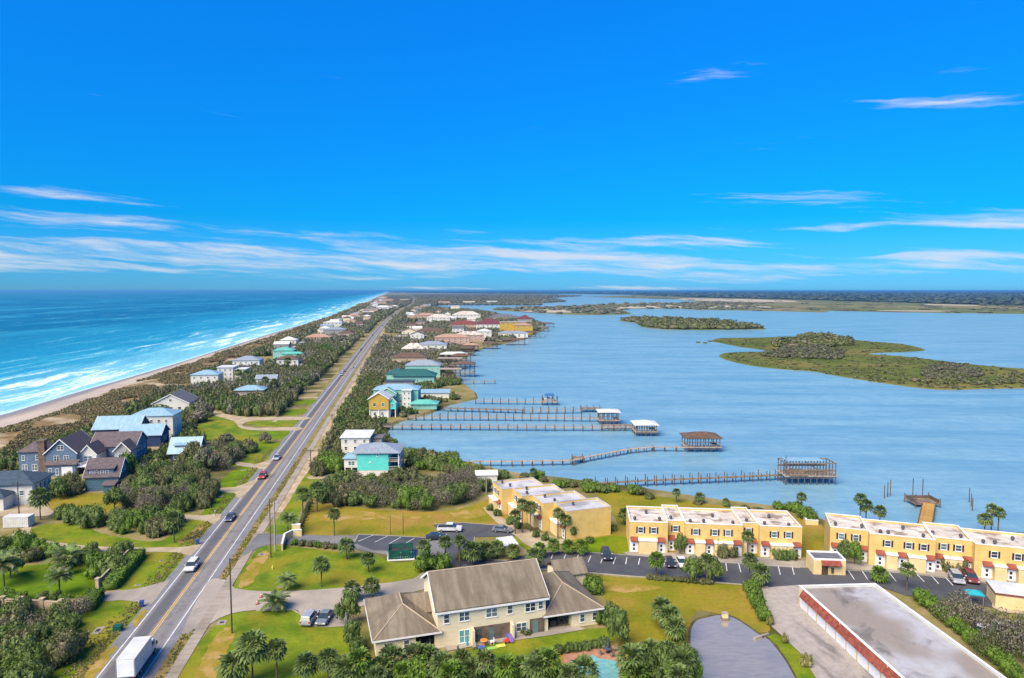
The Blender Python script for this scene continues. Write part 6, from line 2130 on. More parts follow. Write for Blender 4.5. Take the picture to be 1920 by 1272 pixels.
# left of the road
wood(205, 300, lambda y: lerp_tab(DUNE_T, y) + 34, lambda y: road_x(y) - 34, ['w_green', 'w_olive'], 1, 1.7, 2.4, 8, 0.8)
wood(296, 760, lambda y: lerp_tab(DUNE_T, y) + 32, lambda y: road_x(y) - 15, ['w_olive', 'w_green', 'w_far', 'w_olive'], 2, 2.0, 4.2, 9)
wood(760, 2600, lambda y: lerp_tab(DUNE_T, y) + 26, lambda y: road_x(y) - 12, ['w_far', 'w_far', 'w_olive'], 3, 2.4, 4.0, 14)
wood(2600, 7000, lambda y: lerp_tab(DUNE_T, y) + 30, lambda y: road_x(y) + 500, ['w_far'], 4, 9, 5.0, 0, 0.8)
# right of the road
wood(212, 420, lambda y: road_x(y) + 12, shore_x, ['w_olive', 'w_green', 'w_olive'], 5, 1.8, 2.6, 9, 0.9, lambda x, y: not in_land(x + 2, y) or not in_land(x, y - 3) or (y < 235 and x > -45))
wood(420, 900, lambda y: road_x(y) + 12, shore_x, ['w_olive', 'w_far', 'w_far'], 6, 2.2, 3.4, 12, 1.0, lambda x, y: not in_land(x + 3, y) or not in_land(x, y - 4))
wood(900, 2400, lambda y: road_x(y) + 13, shore_x, ['w_far', 'w_far', 'w_olive'], 7, 3.2, 3.8, 18, 0.95, lambda x, y: not in_land(x + 4, y) or not in_land(x, y - 5))
wood(2400, 9000, lambda y: road_x(y) + 20, lambda y: road_x(y) + 1900, ['w_far'], 8, 12, 5.0, 0, 0.8, lambda x, y: not in_land(x, y))
flush('w_green', 'roadside_wood', 'leaf_green', FAR_GEO)
flush('w_olive', 'coastal_scrub', 'leaf_olive', FAR_GEO)
flush('w_green2', 'far_wood', 'leaf_olive', FAR2_GEO) if 'w_green2' in ACC else None
flush('w_olive2', 'far_wood', 'leaf_olive', FAR2_GEO)
flush('w_far', 'roadside_wood', 'leaf_far', FAR_GEO)
flush('w_far2', 'far_wood', 'leaf_far', FAR2_GEO)

# dune strip: low scrub over sand
pm('dune_sand', S(176, 148, 108, .72), S(142, 122, 80, .70), 0.22, 0.95, 0.1, 0.5, 0.3, space='world', c3=S(214, 196, 170, .74), s3=0.07, fine=(0.9, .3))
V, F = [], []
yd = [20.0] + geo(60, 6000, 60)
for y in yd:
    x = lerp_tab(DUNE_T, y)
    for o_, z_ in ((-1.5, 0.02), (3, 0.9), (10, 1.7), (18, 1.2), (27, 0.6), (36, 0.012)):
        V.append((x + o_, y, z_ + (0.35 * sin(y * 0.21 + o_) if 0.1 < z_ else 0)))
for i in range(len(yd) - 1):
    for j in range(5):
        k = i * 6 + j
        F.append((k, k + 1, k + 7, k + 6))
me = bpy.data.meshes.new('dune')
me.from_pydata(V, [], F)
setting(place('dune', me, 'dune_sand'))
rr = random.Random(33)
y = 215.0
while y < 2600:
    R = max(0.75, y / 420)
    x0 = lerp_tab(DUNE_T, y)
    x = x0 + 0.5
    while x < x0 + 34:
        px, py_ = x + rr.uniform(-1, 1) * R, y + rr.uniform(-1, 1) * R
        g = sin(px * 0.21) + sin(py_ * 0.13 + px * 0.07) + sin(py_ * 0.045)
        if g > -0.75 and clear_of(px, py_, 0.5, 4):
            f = (px - x0) / 34
            acc('dune', rr.randrange(3), px, py_, 0.2 + 1.4 * sin(pi * min(1, max(0, f))), R * rr.uniform(.6, 1.5), R * rr.uniform(.5, 1.3), rr.uniform(0, 6.28))
        x += R * 1.25
    y += R * 1.15
flush('dune', 'dune_scrub', 'leaf_dune', TINY_GEO)

# marsh islands, far marsh and the mainland forest
rr = random.Random(44)


def mass(key, poly, n, R, h, z, geos=4, inside_of=None):
    P_ = gp(poly, WATER_Z)
    xs, ys_ = [p[0] for p in P_], [p[1] for p in P_]
    lim = gp(inside_of, WATER_Z) if inside_of else None
    k = 0
    tries = 0
    while k < n and tries < n * 30:
        tries += 1
        # even over the picture's depth: pick along y evenly in 1 / distance
        iy = 1 / rr.uniform(1 / max(ys_), 1 / min(ys_))
        p = (rr.uniform(min(xs), max(xs)), iy)
        if inside(p, P_) and (lim is None or inside(p, lim)):
            s = rr.uniform(.55, 1.3)
            acc(key, rr.randrange(geos), p[0], p[1], z, R * s, h * s, rr.uniform(0, 6.28))
            k += 1


mass('m_dark', [(1495, 637), (1520, 631), (1560, 631), (1604, 640), (1600, 650), (1560, 652), (1480, 656), (1440, 650), (1470, 641)], 150, 7, 5.0, WATER_Z + .4, 4, ISLE_A)
mass('m_grey', [(1440, 664), (1480, 652), (1540, 652), (1578, 662), (1576, 676), (1500, 674), (1430, 670)], 320, 3.6, 3.2, WATER_Z + .4, 4, ISLE_A)
mass('m_grey', [(1722, 700), (1760, 686), (1820, 690), (1845, 705), (1800, 716), (1730, 712)], 200, 3.0, 2.4, WATER_Z + .4, 4, ISLE_A)
mass('m_dark', [(1700, 716), (1800, 712), (1920, 706), (2100, 706), (2100, 722), (1920, 724), (1780, 724)], 150, 3.2, 1.8, WATER_Z + .4, 4, ISLE_A)
mass('m_low', ISLE_A, 1100, 2.2, 0.7, WATER_Z + .4)
mass('m_dark', ISLE_B, 420, 9, 5.5, WATER_Z + .4)
mass('m_far', ISLE_C, 330, 14, 5.0, WATER_Z + .6)
mass('m_far', far_m + far_up, 1300, 22, 3.0, WATER_Z + .5)
for (x, y) in ((1309, 643), (1322, 644), (1331, 641)):
    q = G(x, y, WATER_Z)
    acc('m_dark', 0, q[0], q[1], WATER_Z, 3.4, 1.3, 0)
flush('m_dark', 'mangroves', 'leaf_mangrove', FAR2_GEO)
flush('m_grey', 'bare_mangroves', 'leaf_bare_mangrove', FAR_GEO)
flush('m_low', 'marsh_reeds', 'leaf_mangrove', TINY_GEO)
flush('m_far', 'marsh_scrub', 'leaf_far', FAR2_GEO)
rr = random.Random(55)
for i in range(2600):
    py = 546.2 + 28 * rr.random() ** 1.5
    px = rr.uniform(740, 2250)
    lim = np.interp(px, [740, 900, 1095, 1180, 1300, 1500, 1720, 1920, 2300], [549, 551, 551.5, 553, 558, 563, 569, 574, 580])
    if py > lim:
        continue
    x, y = G(px, py, WATER_Z)
    acc('forest', rr.randrange(4), x, y, 0, y / 90 * rr.uniform(.6, 1.3), min(22, 9 + y / 900) * rr.uniform(.7, 1.2), rr.uniform(0, 6.28))
flush('forest', 'mainland_forest', 'leaf_forest', FAR2_GEO)

# tufts on verges and rough ground near by
rr = random.Random(66)
for i in range(2600):
    y = 84 + 150 * rr.random() ** 1.4
    d = rr.choice((rr.uniform(-8.5, -5.2), rr.uniform(4.9, 6.3), rr.uniform(-6.8, -5.4)))
    x, yy_ = road_pt(y, d)
    if off_paving(x, yy_, False):
        acc('tuft', rr.randrange(3), x, yy_, 0.02, rr.uniform(.12, .30), rr.uniform(.12, .35), rr.uniform(0, 6.28))
flush('tuft', 'verge_grass', 'leaf_grass', TINY_GEO)
print('INDIVIDUAL SHRUBS', N_IND, 'TRIS', sum(len(o.data.polygons) for o in COL.objects if o.get('kind') == 'stuff' and o.type == 'MESH') * 2)


# ================================================================== docks and boathouses
DZ = 0.6
_PILE = {}


def pile_mesh(top):
    k = round(top, 1)
    if k not in _PILE:
        me = MB().cyl(0, 0, WATER_Z - 1.0, k, 0.15, 0.13, 6).mesh('pile')
        me.materials.append(MATS['pile_wood'])
        _PILE[k] = me
    return _PILE[k]


def dock(label, pix, w=1.5, step=3.0, extra=0.95, mat='timber_grey', z=DZ, rails=True, group='long docks in the lagoon', single=False):
    P_ = [Vector(G(x, y, z)) for x, y in pix]
    o0 = P_[0]
    t_ = thing('dock', label, 'dock', (o0.x, o0.y, 0), 0, group)
    d_, rl = MB(), MB()
    for p, q in zip(P_, P_[1:]):
        L = (q - p).length
        u = (q - p) / L
        n_ = Vector((-u.y, u.x))
        a, b = p - o0, q - o0
        c = [a - n_ * w / 2, b - n_ * w / 2, b + n_ * w / 2, a + n_ * w / 2]
        for zz0, zz1 in ((z - 0.14, z),):
            k = len(d_.v)
            d_.v += [(v.x, v.y, zz0) for v in c] + [(v.x, v.y, zz1) for v in c]
            d_.f += [tuple(k + i for i in f) for f in ((3, 2, 1, 0), (4, 5, 6, 7), (0, 1, 5, 4), (1, 2, 6, 5), (2, 3, 7, 6), (3, 0, 4, 7))]
        n = max(1, int(L / step))
        for i in range(n + 1):
            for sg in ((1,) if single else (-1, 1)):
                v = a + u * (L * i / n) + n_ * sg * (w / 2 + 0.1)
                ex = extra * (1 + 0.25 * sin(i * 2.7 + sg))
                place('pile', pile_mesh(z + ex), None, t_, (v.x, v.y, 0))
        if rails:
            for sg in (-1, 1):
                v0, v1 = a + n_ * sg * w / 2, b + n_ * sg * w / 2
                rl.tube((v0.x, v0.y, z + 0.75), (v1.x, v1.y, z + 0.75), 0.05, 4)
                rl.tube((v0.x, v0.y, z - 0.3), (v1.x, v1.y, z - 0.3), 0.09, 4)
    part('deck', d_, mat, t_)
    if rl.v:
        part('railing', rl, 'timber_grey', t_)
    return t_


dock('old wooden dock on bare paired piles leading to the ruined boathouse', [(1118, 906), (1212, 901), (1312, 897), (1472, 890)], 1.5, 2.5, 1.3, 'timber', rails=False)
dock('pale bent dock with a small landing, leading to the brown roofed boathouse', [(880, 865), (960, 865), (1074, 863), (1110, 855), (1180, 842), (1225, 838), (1290, 839)], 1.5, 3.0, 0.15, 'timber_grey', rails=False)
dock('long straight dock ending in a platform before the low white boathouse', [(718, 799), (900, 800), (1128, 801), (1194, 801)], 1.5, 3.6, 0.9)
dock('long straight dock leading to the white roofed boathouse', [(765, 782), (900, 782), (1122, 784)], 1.5, 3.4, 1.9)
dock('broad dock with a pale first half and an empty platform at its end', [(832, 765), (980, 769)], 2.2, 3.2, 0.5, 'timber')
dock('narrow dock run joining the pale half to the empty platform', [(983, 770), (1090, 769)], 1.3, 3.6, 1.6)
dock('dock leading to the blue roofed boat lift', [(892, 752), (1016, 753)], 1.4, 4.0, 1.6)
dock('short dock with a tall post beside the stilt boathouses', [(868, 716), (928, 715)], 1.6, 5.0, 0.6)


def boathouse(label, px, py, w, d, h, roof, rise, rmat, deck=0.9, rz=0.0, ov=0.7, rails=True, beams=True, nx=5, ny=3, group='boathouses at the dock ends'):
    x, y = G(px, py, WATER_Z)
    t_ = thing('boathouse', label, 'boathouse', (x, y, 0), rz, group)
    for i in range(nx):
        for j in range(ny):
            place('pile', pile_mesh(h), None, t_, (0.2 + (w - 0.4) * i / (nx - 1), 0.2 + (d - 0.4) * j / (ny - 1), 0))
    part('deck', MB().box(-0.3, -0.3, deck - 0.2, w + 0.3, 1.6, deck).box(-0.3, 1.6, deck - 0.2, 1.6, d + 0.3, deck).box(w - 1.6, 1.6, deck - 0.2, w + 0.3, d + 0.3, deck), 'timber_grey', t_)
    if beams:
        b = MB()
        for z in (deck + 1.6, h - 0.25):
            b.box(0, 0.05, z, w, 0.30, z + 0.22).box(0, d - 0.3, z, w, d - 0.05, z + 0.22)
        b.box(0, 0.05, deck - 0.75, w, 0.25, deck - 0.5).box(0.05, 0.31, h - 0.25, 0.3, d - 0.31, h - 0.03).box(w - 0.3, 0.31, h - 0.25, w - 0.05, d - 0.31, h - 0.03)
        part('beam', b, 'timber', t_)
    if roof:
        part('roof', roof_on(MB(), 0, w, 0, d, h, roof, rise, ov), rmat, t_)
    if rails:
        rail(t_, [(0, 0.0), (w, 0.0)], deck, 0.9, 'timber_grey', 1.2)
    return t_


boathouse('open boathouse with brown hip roof over dark piles', 1288, 849, 11.6, 8, 3.9, 'hip', 1.5, 'roof_brown')
boathouse('low boathouse with white hip roof at the end of the platform dock', 1192, 819, 8.2, 8, 3.4, 'hip', 1.2, 'roof_white', rails=True)
boathouse('boathouse with bright white roof on tall posts', 1124, 797, 8.2, 7, 4.2, 'hip', 0.8, 'roof_white')
t_ = boathouse('boat lift under a small blue roof', 1017, 761, 7.6, 5.5, 3.6, None, 0, '', nx=4, ny=2, rails=True, beams=False)
part('roof', MB().hip(1.6, 5.6, 0.8, 4.6, 4.0, 0.7, 0.3, 0.18), 'roof_blue_deep', t_)
part('post', MB().box(1.7, 0.9, 0.9, 1.85, 1.05, 3.8).box(5.35, 0.9, 0.9, 5.5, 1.05, 3.8).box(1.7, 4.35, 0.9, 1.85, 4.5, 3.8).box(5.35, 4.35, 0.9, 5.5, 4.5, 3.8), 'timber_grey', t_)
x, y = G(1017, 761, WATER_Z)
bt = thing('boat', 'small grey white boat hanging in the lift below the blue roof', 'boat', (x + 0.9, y + 2.7, 0.95))
hull = MB()
st = [(0, .95, .1), (2.2, 1.05, 0.05), (4.2, .85, .1), (5.6, .08, .45)]
for xx, hw_, zb in st:
    hull.v += [(xx, -hw_, 1.0), (xx, -hw_ * .55, zb), (xx, hw_ * .55, zb), (xx, hw_, 1.0)]
for i in range(3):
    for j in range(3):
        hull.f.append((4 * i + j, 4 * i + j + 1, 4 * i + j + 5, 4 * i + j + 4))
    hull.f.append((4 * i + 3, 4 * i, 4 * i + 4, 4 * i + 7))
hull.f += [(0, 1, 2, 3), (12, 13, 14, 15)]
part('hull', hull, 'wall_white', bt)
part('console', MB().prism([(1.8, 1.003), (3.0, 1.003), (2.8, 1.7), (1.9, 1.9)], -.45, .45, 'y'), 'wall_grey', bt)
part('engine', MB().box(-.5, -.2, .35, -.003, .2, 1.25), 'interior_dark', bt)
t_ = boathouse('ruined boathouse frame with a thin pale roof sheet and sagging deck', 1473, 910, 14.6, 6.5, 5.4, None, 0, '', deck=1.7, nx=9, ny=4)
part('roof', MB().box(1.2, 2.5, 5.42, 12.0, 6.6, 5.5), 'roof_blue_metal', t_)
part('deck', MB().box(1.7, 1.7, 1.45, 12.9, 6.4, 1.6), 'timber', t_)
part('cross_beam', MB().box(0, 0.05, 3.0, 14.6, 0.25, 3.2).box(0, 6.2, 3.0, 14.6, 6.4, 3.2).box(0, 3.1, 2.4, 14.6, 3.3, 2.6).tube((3, 0.1, 1.7), (7.5, 0.1, 4.2), 0.1).tube((12.2, 6.3, 1.7), (8.4, 6.3, 4.2), 0.1), 'timber', t_)
part('brace', MB().tube((0.2, 0.1, 4.6), (5.6, 0.1, 1.8), 0.12).tube((9.2, 0.1, 3.8), (14.2, 0.1, 1.9), 0.12), 'timber', t_)
part('sagging_deck', MB().prism([(-0.6, 1.9), (4.0, 2.6), (4.0, 2.75), (-0.6, 2.05)], 1.0, 6.2, 'x'), 'timber', t_)
place('mast_post', pile_mesh(7.6), None, t_, (0.0, 0.3, 0))
for k, (px, py, w, d, h) in enumerate(((1074, 869, 3.4, 3.0, 1.4), (1090, 774, 9, 5, 1.9), (1130, 806, 12, 3.2, 1.3))):
    x, y = G(px, py, WATER_Z)
    t_ = thing('dock_platform', ('small square landing platform at the bend of the pale dock', 'empty dock platform ringed by short posts beside the white roofed boathouse', 'low wide platform before the low white boathouse')[k], 'platform', (x, y, 0), 0)
    part('deck', MB().box(0, 0, 0.45, w, d, 0.64), 'timber', t_)
    for i in range(max(2, int(w / 2.4) + 1)):
        for j in (0, 1):
            place('pile', pile_mesh(h), None, t_, (w * i / max(1, int(w / 2.4)), d * j, 0))
# stilt boathouses by the marsh bay
for k, (px, py, w, d, h, rf, rm, lb) in enumerate(((826, 716, 12, 7, 6.5, 'flat', 'timber_grey', 'two level stilt deck nearest the short dock'), (852, 708, 13, 8, 7.5, 'hip', 'roof_brown', 'tall stilt boathouse with brown roof on the bay corner'),
                                                   (822, 694, 16, 8, 7.0, 'flat', 'timber_grey', 'white posted stilt deck beside the grey roofed house'), (846, 690, 14, 8, 7.5, 'hip', 'roof_brown', 'stilt boathouse with brown roof behind the tall one'),
                                                   (826, 682, 20, 8, 6.0, 'hip', 'roof_white', 'pale roofed stilt boathouse at the head of the bay'), (862, 668, 12, 8, 5.5, 'hip', 'roof_brown', 'small brown roofed boathouse north of the bay'),
                                                   (868, 660, 14, 8, 5.0, 'hip', 'roof_salmon', 'salmon roofed boathouse north of the bay'))):
    boathouse(lb, px, py, w, d, h, rf, 1.6, rm, deck=2.0, nx=5, ny=2, rails=True, beams=True, group='stilt boathouses by the bay')
for k, (px, py, w, lb) in enumerate(((905, 655, 14, 'low brown boathouse at the marina edge'), (948, 648, 20, 'long low boathouse below the marina houses'), (980, 632, 16, 'small dark boathouse below the golden house'), (1004, 622, 18, 'boathouse off the point'), (1012, 614, 22, 'dark boathouse standing in open water off the point'))):
    boathouse(lb, px, py, w, 10, 4.5, 'hip', 1.6, 'roof_brown' if k != 3 else 'roof_grey', nx=4, ny=2, rails=False, group='far boathouses along the marina')
dock('thin far dock off the golden house', [(985, 633), (1022, 630)], 2.0, 8, 1.0, rails=False, group='far docks')

# gangway with golden planks and its dark landing
a, b = Vector(G(1734, 985, 0.3)), Vector(G(1742, 944, 0.3))
t_ = thing('gangway', 'golden brown planked gangway running out to the dark landing stage', 'gangway', (a.x, a.y, 0), atan2(b.y - a.y, b.x - a.x) - pi / 2)
pm('plank_gold', S(222, 176, 96, .76), S(196, 148, 74, .74), 1.5, 0.85, rnd=0.25, fine=(4, .2))
L = (b - a).length
pl = MB().box(-1.3, 0, 0, 1.3, 0.82, 0.07).mesh('plank')
n = int(L / 0.86)
for i in range(n):
    place('plank', pl, 'plank_gold', t_, (0, i * 0.86, 0.25))
part('stringer', MB().box(-1.2, 0, -0.05, -1.0, L, 0.248).box(1.0, 0, -0.05, 1.2, L, 0.248), 'timber', t_)
for i in range(0, n, 4):
    for sx in (-1.42, 1.42):
        place('pile', pile_mesh(0.9), None, t_, (sx, i * 0.86, 0))
t_ = thing('landing_stage', 'dark timber landing stage with two tall mooring poles', 'platform', (b.x, b.y, 0), 0)
part('deck', MB().box(-3.2, 0.4, -0.25, 2.9, 5.0, 0.22), 'timber', t_)
part('railing', MB().box(-3.2, 0.4, 0.22, -3.0, 5, 1.1).box(2.7, 0.4, 0.22, 2.9, 5, 1.1).box(-3.0, 4.8, 0.22, 2.7, 5, 0.9), 'pile_wood', t_)
for x, y, h in ((-3.3, 0.2, 2.6), (-1.2, 5.2, 5.4), (1.4, 5.2, 5.2), (3.0, 0.2, 1.4), (-3.3, 5.2, 1.4), (3.0, 5.2, 1.6)):
    place('pile', pile_mesh(h), None, t_, (x, y, 0))
for k, (px, py, h) in enumerate(((1658, 935, 2.6), (1664, 932, 3.0), (1669, 930, 3.4), (1817, 942, 2.8), (1821, 950, 2.4), (1823, 958, 2.2))):
    x, y = G(px, py, WATER_Z)
    o = place('mooring_pile', pile_mesh(h), None, None, (x, y, 0))
    tag(o, 'bare mooring pile standing in the lagoon %s of the landing stage, %s of three' % ('left' if k < 3 else 'right', ('leftmost', 'middle', 'rightmost')[k % 3]), 'pile', 'mooring piles in open water')

# ================================================================== vehicles
pm('car_white', (0.62, 0.62, 0.63), None, 1, 0.3, 0.5)
pm('car_silver', (0.42, 0.43, 0.45), None, 1, 0.3, 0.5, metal=0.3)
pm('car_grey', (0.16, 0.18, 0.21), None, 1, 0.3, 0.5)
pm('car_dark', (0.035, 0.04, 0.05), None, 1, 0.25, 0.5)
pm('car_blue', (0.06, 0.08, 0.13), None, 1, 0.25, 0.5)
pm('car_red', (0.36, 0.045, 0.035), None, 1, 0.3, 0.5)
pm('car_maroon', (0.16, 0.03, 0.04), None, 1, 0.3, 0.5)
pm('car_beige', (0.46, 0.40, 0.34), None, 1, 0.3, 0.5)
pm('tyre_rubber', (0.02, 0.02, 0.022), None, 1, 0.9)
pm('rim_metal', (0.4, 0.4, 0.42), None, 1, 0.35, metal=0.6)
pm('car_glass', (0.03, 0.045, 0.055), None, 1, 0.08, 0.6)
pm('lamp_clear', (0.75, 0.75, 0.72), None, 1, 0.2)
pm('lamp_red', (0.45, 0.03, 0.02), None, 1, 0.25)
pm('plastic_black', (0.03, 0.03, 0.032), None, 1, 0.6)
_WH = MB().wheel(0, 0, 0.33, 0.33, 0.24)
_WH = _WH.mesh('tyre')
_RM = MB().wheel(0, 0, 0.33, 0.19, 0.27).mesh('rim')
_CAR = {}


def bevelled(mb, name, w=0.07):
    me = mb.mesh(name)
    bm = bmesh.new()
    bm.from_mesh(me)
    bmesh.ops.bevel(bm, geom=[e for e in bm.edges if e.calc_face_angle(0) > 0.35], offset=w, segments=2, affect='EDGES', clamp_overlap=True)
    bm.to_mesh(me)
    bm.free()
    return me


def frustum(x0, x1, y, z0, X0, X1, Y, z1):
    b = MB()
    lo = [(x0, -y, z0), (x1, -y, z0), (x1, y, z0), (x0, y, z0)]
    hi = [(X0, -Y, z1), (X1, -Y, z1), (X1, Y, z1), (X0, Y, z1)]
    b.face(*hi)
    b.face(*lo[::-1])
    for i in range(4):
        j = (i + 1) % 4
        b.face(lo[i], lo[j], hi[j], hi[i])
    return b


def car(kind, paint, label, loc, heading, group=None, cat='car', name=None):
    """heading: direction of travel, from +Y towards -X"""
    k = (kind, paint)
    t_ = thing(name or {'sedan': 'sedan', 'suv': 'suv', 'pickup': 'pickup_truck', 'van': 'van'}[kind], label, cat, (loc[0], loc[1], loc[2] if len(loc) > 2 else 0.09), heading + pi / 2, group)
    if k not in _CAR:
        if kind == 'sedan':
            prof = [(-2.25, .32), (2.2, .32), (2.32, .55), (2.22, .74), (1.0, .92), (-1.55, .95), (-2.25, .88), (-2.34, .6)]
            gh, rf = (-1.75, 1.15, .80, .93, -1.05, .15, .62, 1.42), (-1.12, .22, .65, 1.42, -1.0, .1, .60, 1.47)
        elif kind == 'pickup':
            prof = [(-2.75, .42), (2.7, .42), (2.82, .7), (2.75, 1.0), (1.35, 1.12), (-0.75, 1.14), (-0.76, 1.10), (-2.75, 1.10), (-2.82, .7)]
            gh, rf = (-0.95, 1.55, .86, 1.13, -0.65, .75, .70, 1.80), (-0.75, .85, .74, 1.80, -0.65, .75, .70, 1.86)
        elif kind == 'van':
            prof = [(-2.6, .38), (2.5, .38), (2.6, .7), (2.5, 1.05), (1.9, 1.15), (-2.6, 1.15)]
            gh, rf = (-2.6, 1.95, .92, 1.15, -2.5, 1.2, .80, 2.05), (-2.52, 1.25, .84, 2.05, -2.45, 1.1, .78, 2.12)
        else:
            prof = [(-2.3, .36), (2.25, .36), (2.38, .62), (2.28, .90), (1.1, 1.04), (-2.28, 1.08), (-2.36, .65)]
            gh, rf = (-2.28, 1.3, .84, 1.06, -1.95, .45, .68, 1.64), (-2.02, .52, .72, 1.64, -1.95, .45, .68, 1.70)
        hw = .90 if kind == 'sedan' else .97
        body = bevelled(MB().prism(prof, -hw, hw, 'y').__class__() if False else _side(prof, hw), 'body')
        glass = frustum(*gh).mesh('windows')
        roof = frustum(*rf).mesh('roof')
        xs = (1.42, -1.42) if kind in ('sedan', 'suv', 'van') else (1.75, -1.75)
        x0, x1 = prof[0][0], max(p[0] for p in prof)
        _CAR[k] = (body, glass, roof, xs, hw, x1)
    body, glass, roof, xs, hw, x1 = _CAR[k]
    place('body', body, paint, t_)
    place('windows', glass, 'car_glass', t_)
    place('roof', roof, paint, t_)
    for x in xs:
        for s in (-1, 1):
            w_ = place('wheel', _WH, 'tyre_rubber', t_, (x, s * (hw - 0.08), 0))
            place('rim', _RM, 'rim_metal', w_)
    zl = .62 if kind == 'sedan' else .78
    for s in (-1, 1):
        place('headlight', boxmesh('headlight', -0.05, -0.17, -0.08, 0.05, 0.17, 0.08), 'lamp_clear', t_, (x1 - 0.04, s * (hw - 0.28), zl))
        place('taillight', boxmesh('taillight', -0.05, -0.14, -0.11, 0.05, 0.14, 0.11), 'lamp_red', t_, (-x1 + 0.06, s * (hw - 0.2), zl + 0.1))
        place('mirror', boxmesh('mirror', -0.08, -0.12, -0.07, 0.08, 0.12, 0.07), paint, t_, (gh_x(kind), s * (hw + 0.08), 1.02 if kind == 'sedan' else 1.18))
    if kind == 'pickup':
        part('bed', MB().box(-2.62, -.8, 1.103, -0.9, .8, 1.125), 'plastic_black', t_)
    return t_


def gh_x(kind):
    return {'sedan': .75, 'suv': .95, 'pickup': 1.15, 'van': 1.7}[kind]


def _side(prof, hw):
    b = MB()
    n = len(prof)
    b.v = [(x, -hw, z) for x, z in prof] + [(x, hw, z) for x, z in prof]
    for i in range(n):
        j = (i + 1) % n
        b.f.append((i, j, n + j, n + i))
    b.f.append(tuple(range(n))[::-1])
    b.f.append(tuple(range(n, 2 * n)))
    return b


RH = radians(8.7)


def on_road(px, py, d):
    y = G(px, py)[1]
    x, y = road_pt(y, d)
    return (x, y, 0.04)


car('suv', 'car_white', 'white sport utility vehicle driving toward the camera past the entrance drive', on_road(358, 1066, -1.65), RH + pi, 'vehicles on the road')
car('sedan', 'car_blue', 'dark blue car driving toward the camera beside the second side road', on_road(436, 974, -1.6), RH + pi, 'vehicles on the road')
car('suv', 'car_red', 'red car driving toward the camera near the turquoise house', on_road(494, 896, -1.6), RH + pi, 'vehicles on the road')
car('sedan', 'car_silver', 'silver car driving toward the camera behind the red one', on_road(523, 861, -1.6), RH + pi, 'vehicles on the road')
for px, py, d, pt, hd, lb in ((720, 611.5, 1.6, 'car_dark', RH, 'far dark car driving away near the road bend'), (707, 629, -1.6, 'car_maroon', RH + pi, 'far reddish car coming along the straight road'), (682, 657, -1.6, 'car_dark', RH + pi, 'far dark car coming along beside the roadside wood'),
                              (658, 697, -1.6, 'car_grey', RH + pi, 'grey car coming along by the dark teal roofed house'), (652, 704, -1.7, 'car_silver', RH + pi, 'silver car just ahead of the far grey one'), (668, 690, 1.6, 'car_white', RH, 'white car driving away by the dark teal roofed house')):
    car('sedan', pt, lb, on_road(px, py, d), hd, 'vehicles on the road')
car('suv', 'car_silver', 'silver sport utility vehicle parked on the drive, left of a pair', (*G(581, 1166), 0.115), radians(-4), 'cars parked by the row house')
car('sedan', 'car_grey', 'grey car parked on the drive, right of a pair', (*G(609, 1165), 0.115), radians(-4) + pi, 'cars parked by the row house')
car('pickup', 'car_white', 'white pickup truck parked across the upper lot', (*G(843, 997), 0.13), radians(-92), 'cars parked in the upper lot', 'pickup')
car('sedan', 'car_grey', 'grey car parked nose right before the stepped yellow block', (*G(942, 998), 0.13), radians(-100), 'cars parked in the upper lot')
car('suv', 'car_dark', 'dark grey sport utility vehicle parked alone in the front row', (*G(1137, 1047), 0.13), pi, 'cars parked before the townhouses')
car('sedan', 'car_dark', 'black car parked before the middle townhouses', (*G(1255, 1060), 0.13), pi, 'cars parked before the townhouses')
car('sedan', 'car_white', 'white car parked right beside the black one', (*G(1278, 1061), 0.13), pi, 'cars parked before the townhouses')
car('suv', 'car_silver', 'silver sport utility vehicle parked before the right townhouses', (*G(1793, 1091), 0.13), radians(-20) + pi, 'cars parked before the townhouses')
car('suv', 'car_maroon', 'dark red car parked right beside the silver one', (*G(1820, 1090), 0.13), radians(-20) + pi, 'cars parked before the townhouses')
car('sedan', 'car_beige', 'beige car parked on the sandy yard behind the big thicket', (*G(274, 880), 0.13), radians(-70))
car('sedan', 'car_dark', 'black car parked half hidden at the lot entrance', (*G(818, 1012), 0.13), radians(-80), 'cars parked in the upper lot')
car('van', 'car_white', 'white van standing among the grey shrubs below the pump house', (*G(1848, 1198), 0.05), radians(60), None, 'van')
car('sedan', 'car_white', 'white car beyond the van near the pump house', (*G(1872, 1182), 0.05), radians(-70))

# box truck, driving away at the bottom edge
rx, ry = G(237, 1239, 3.55)
y_r = G(237, 1239, 3.55)[1]
p0 = road_pt(y_r, 1.55)
t_ = thing('box_truck', 'white box truck driving away along the road at the bottom edge', 'truck', (p0[0], p0[1], 0.04), RH)
part('cargo_box', MB().box(-1.22, 0, 0.95, 1.22, 6.4, 3.5), 'car_white', t_)
part('roof', MB().box(-1.24, -0.02, 3.503, 1.24, 6.42, 3.56), 'roof_white', t_)
part('rear_door', MB().box(-1.12, -0.05, 1.05, 1.12, -0.003, 3.4), 'door_white', t_)
slats = MB()
for i in range(7):
    slats.box(-1.08, -0.07, 1.1 + i * 0.33, 1.08, -0.052, 1.37 + i * 0.33)
part('door_rib', slats, 'door_white', t_)
for s in (-1, 1):
    part('corner_rail', MB().box(s * 1.24 - 0.05, -0.06, 0.95, s * 1.24 + 0.05, 0.06, 3.5), 'rim_metal', t_)
    part('taillight', MB().box(s * 0.95 - 0.12, -0.12, 0.72, s * 0.95 + 0.12, -0.05, 0.88), 'lamp_red', t_)
part('chassis', MB().box(-0.5, 0.1, 0.55, 0.5, 8.2, 0.94), 'plastic_black', t_)
part('bumper', MB().box(-1.1, -0.2, 0.45, 1.1, -0.08, 0.65), 'plastic_black', t_)
cab = MB()
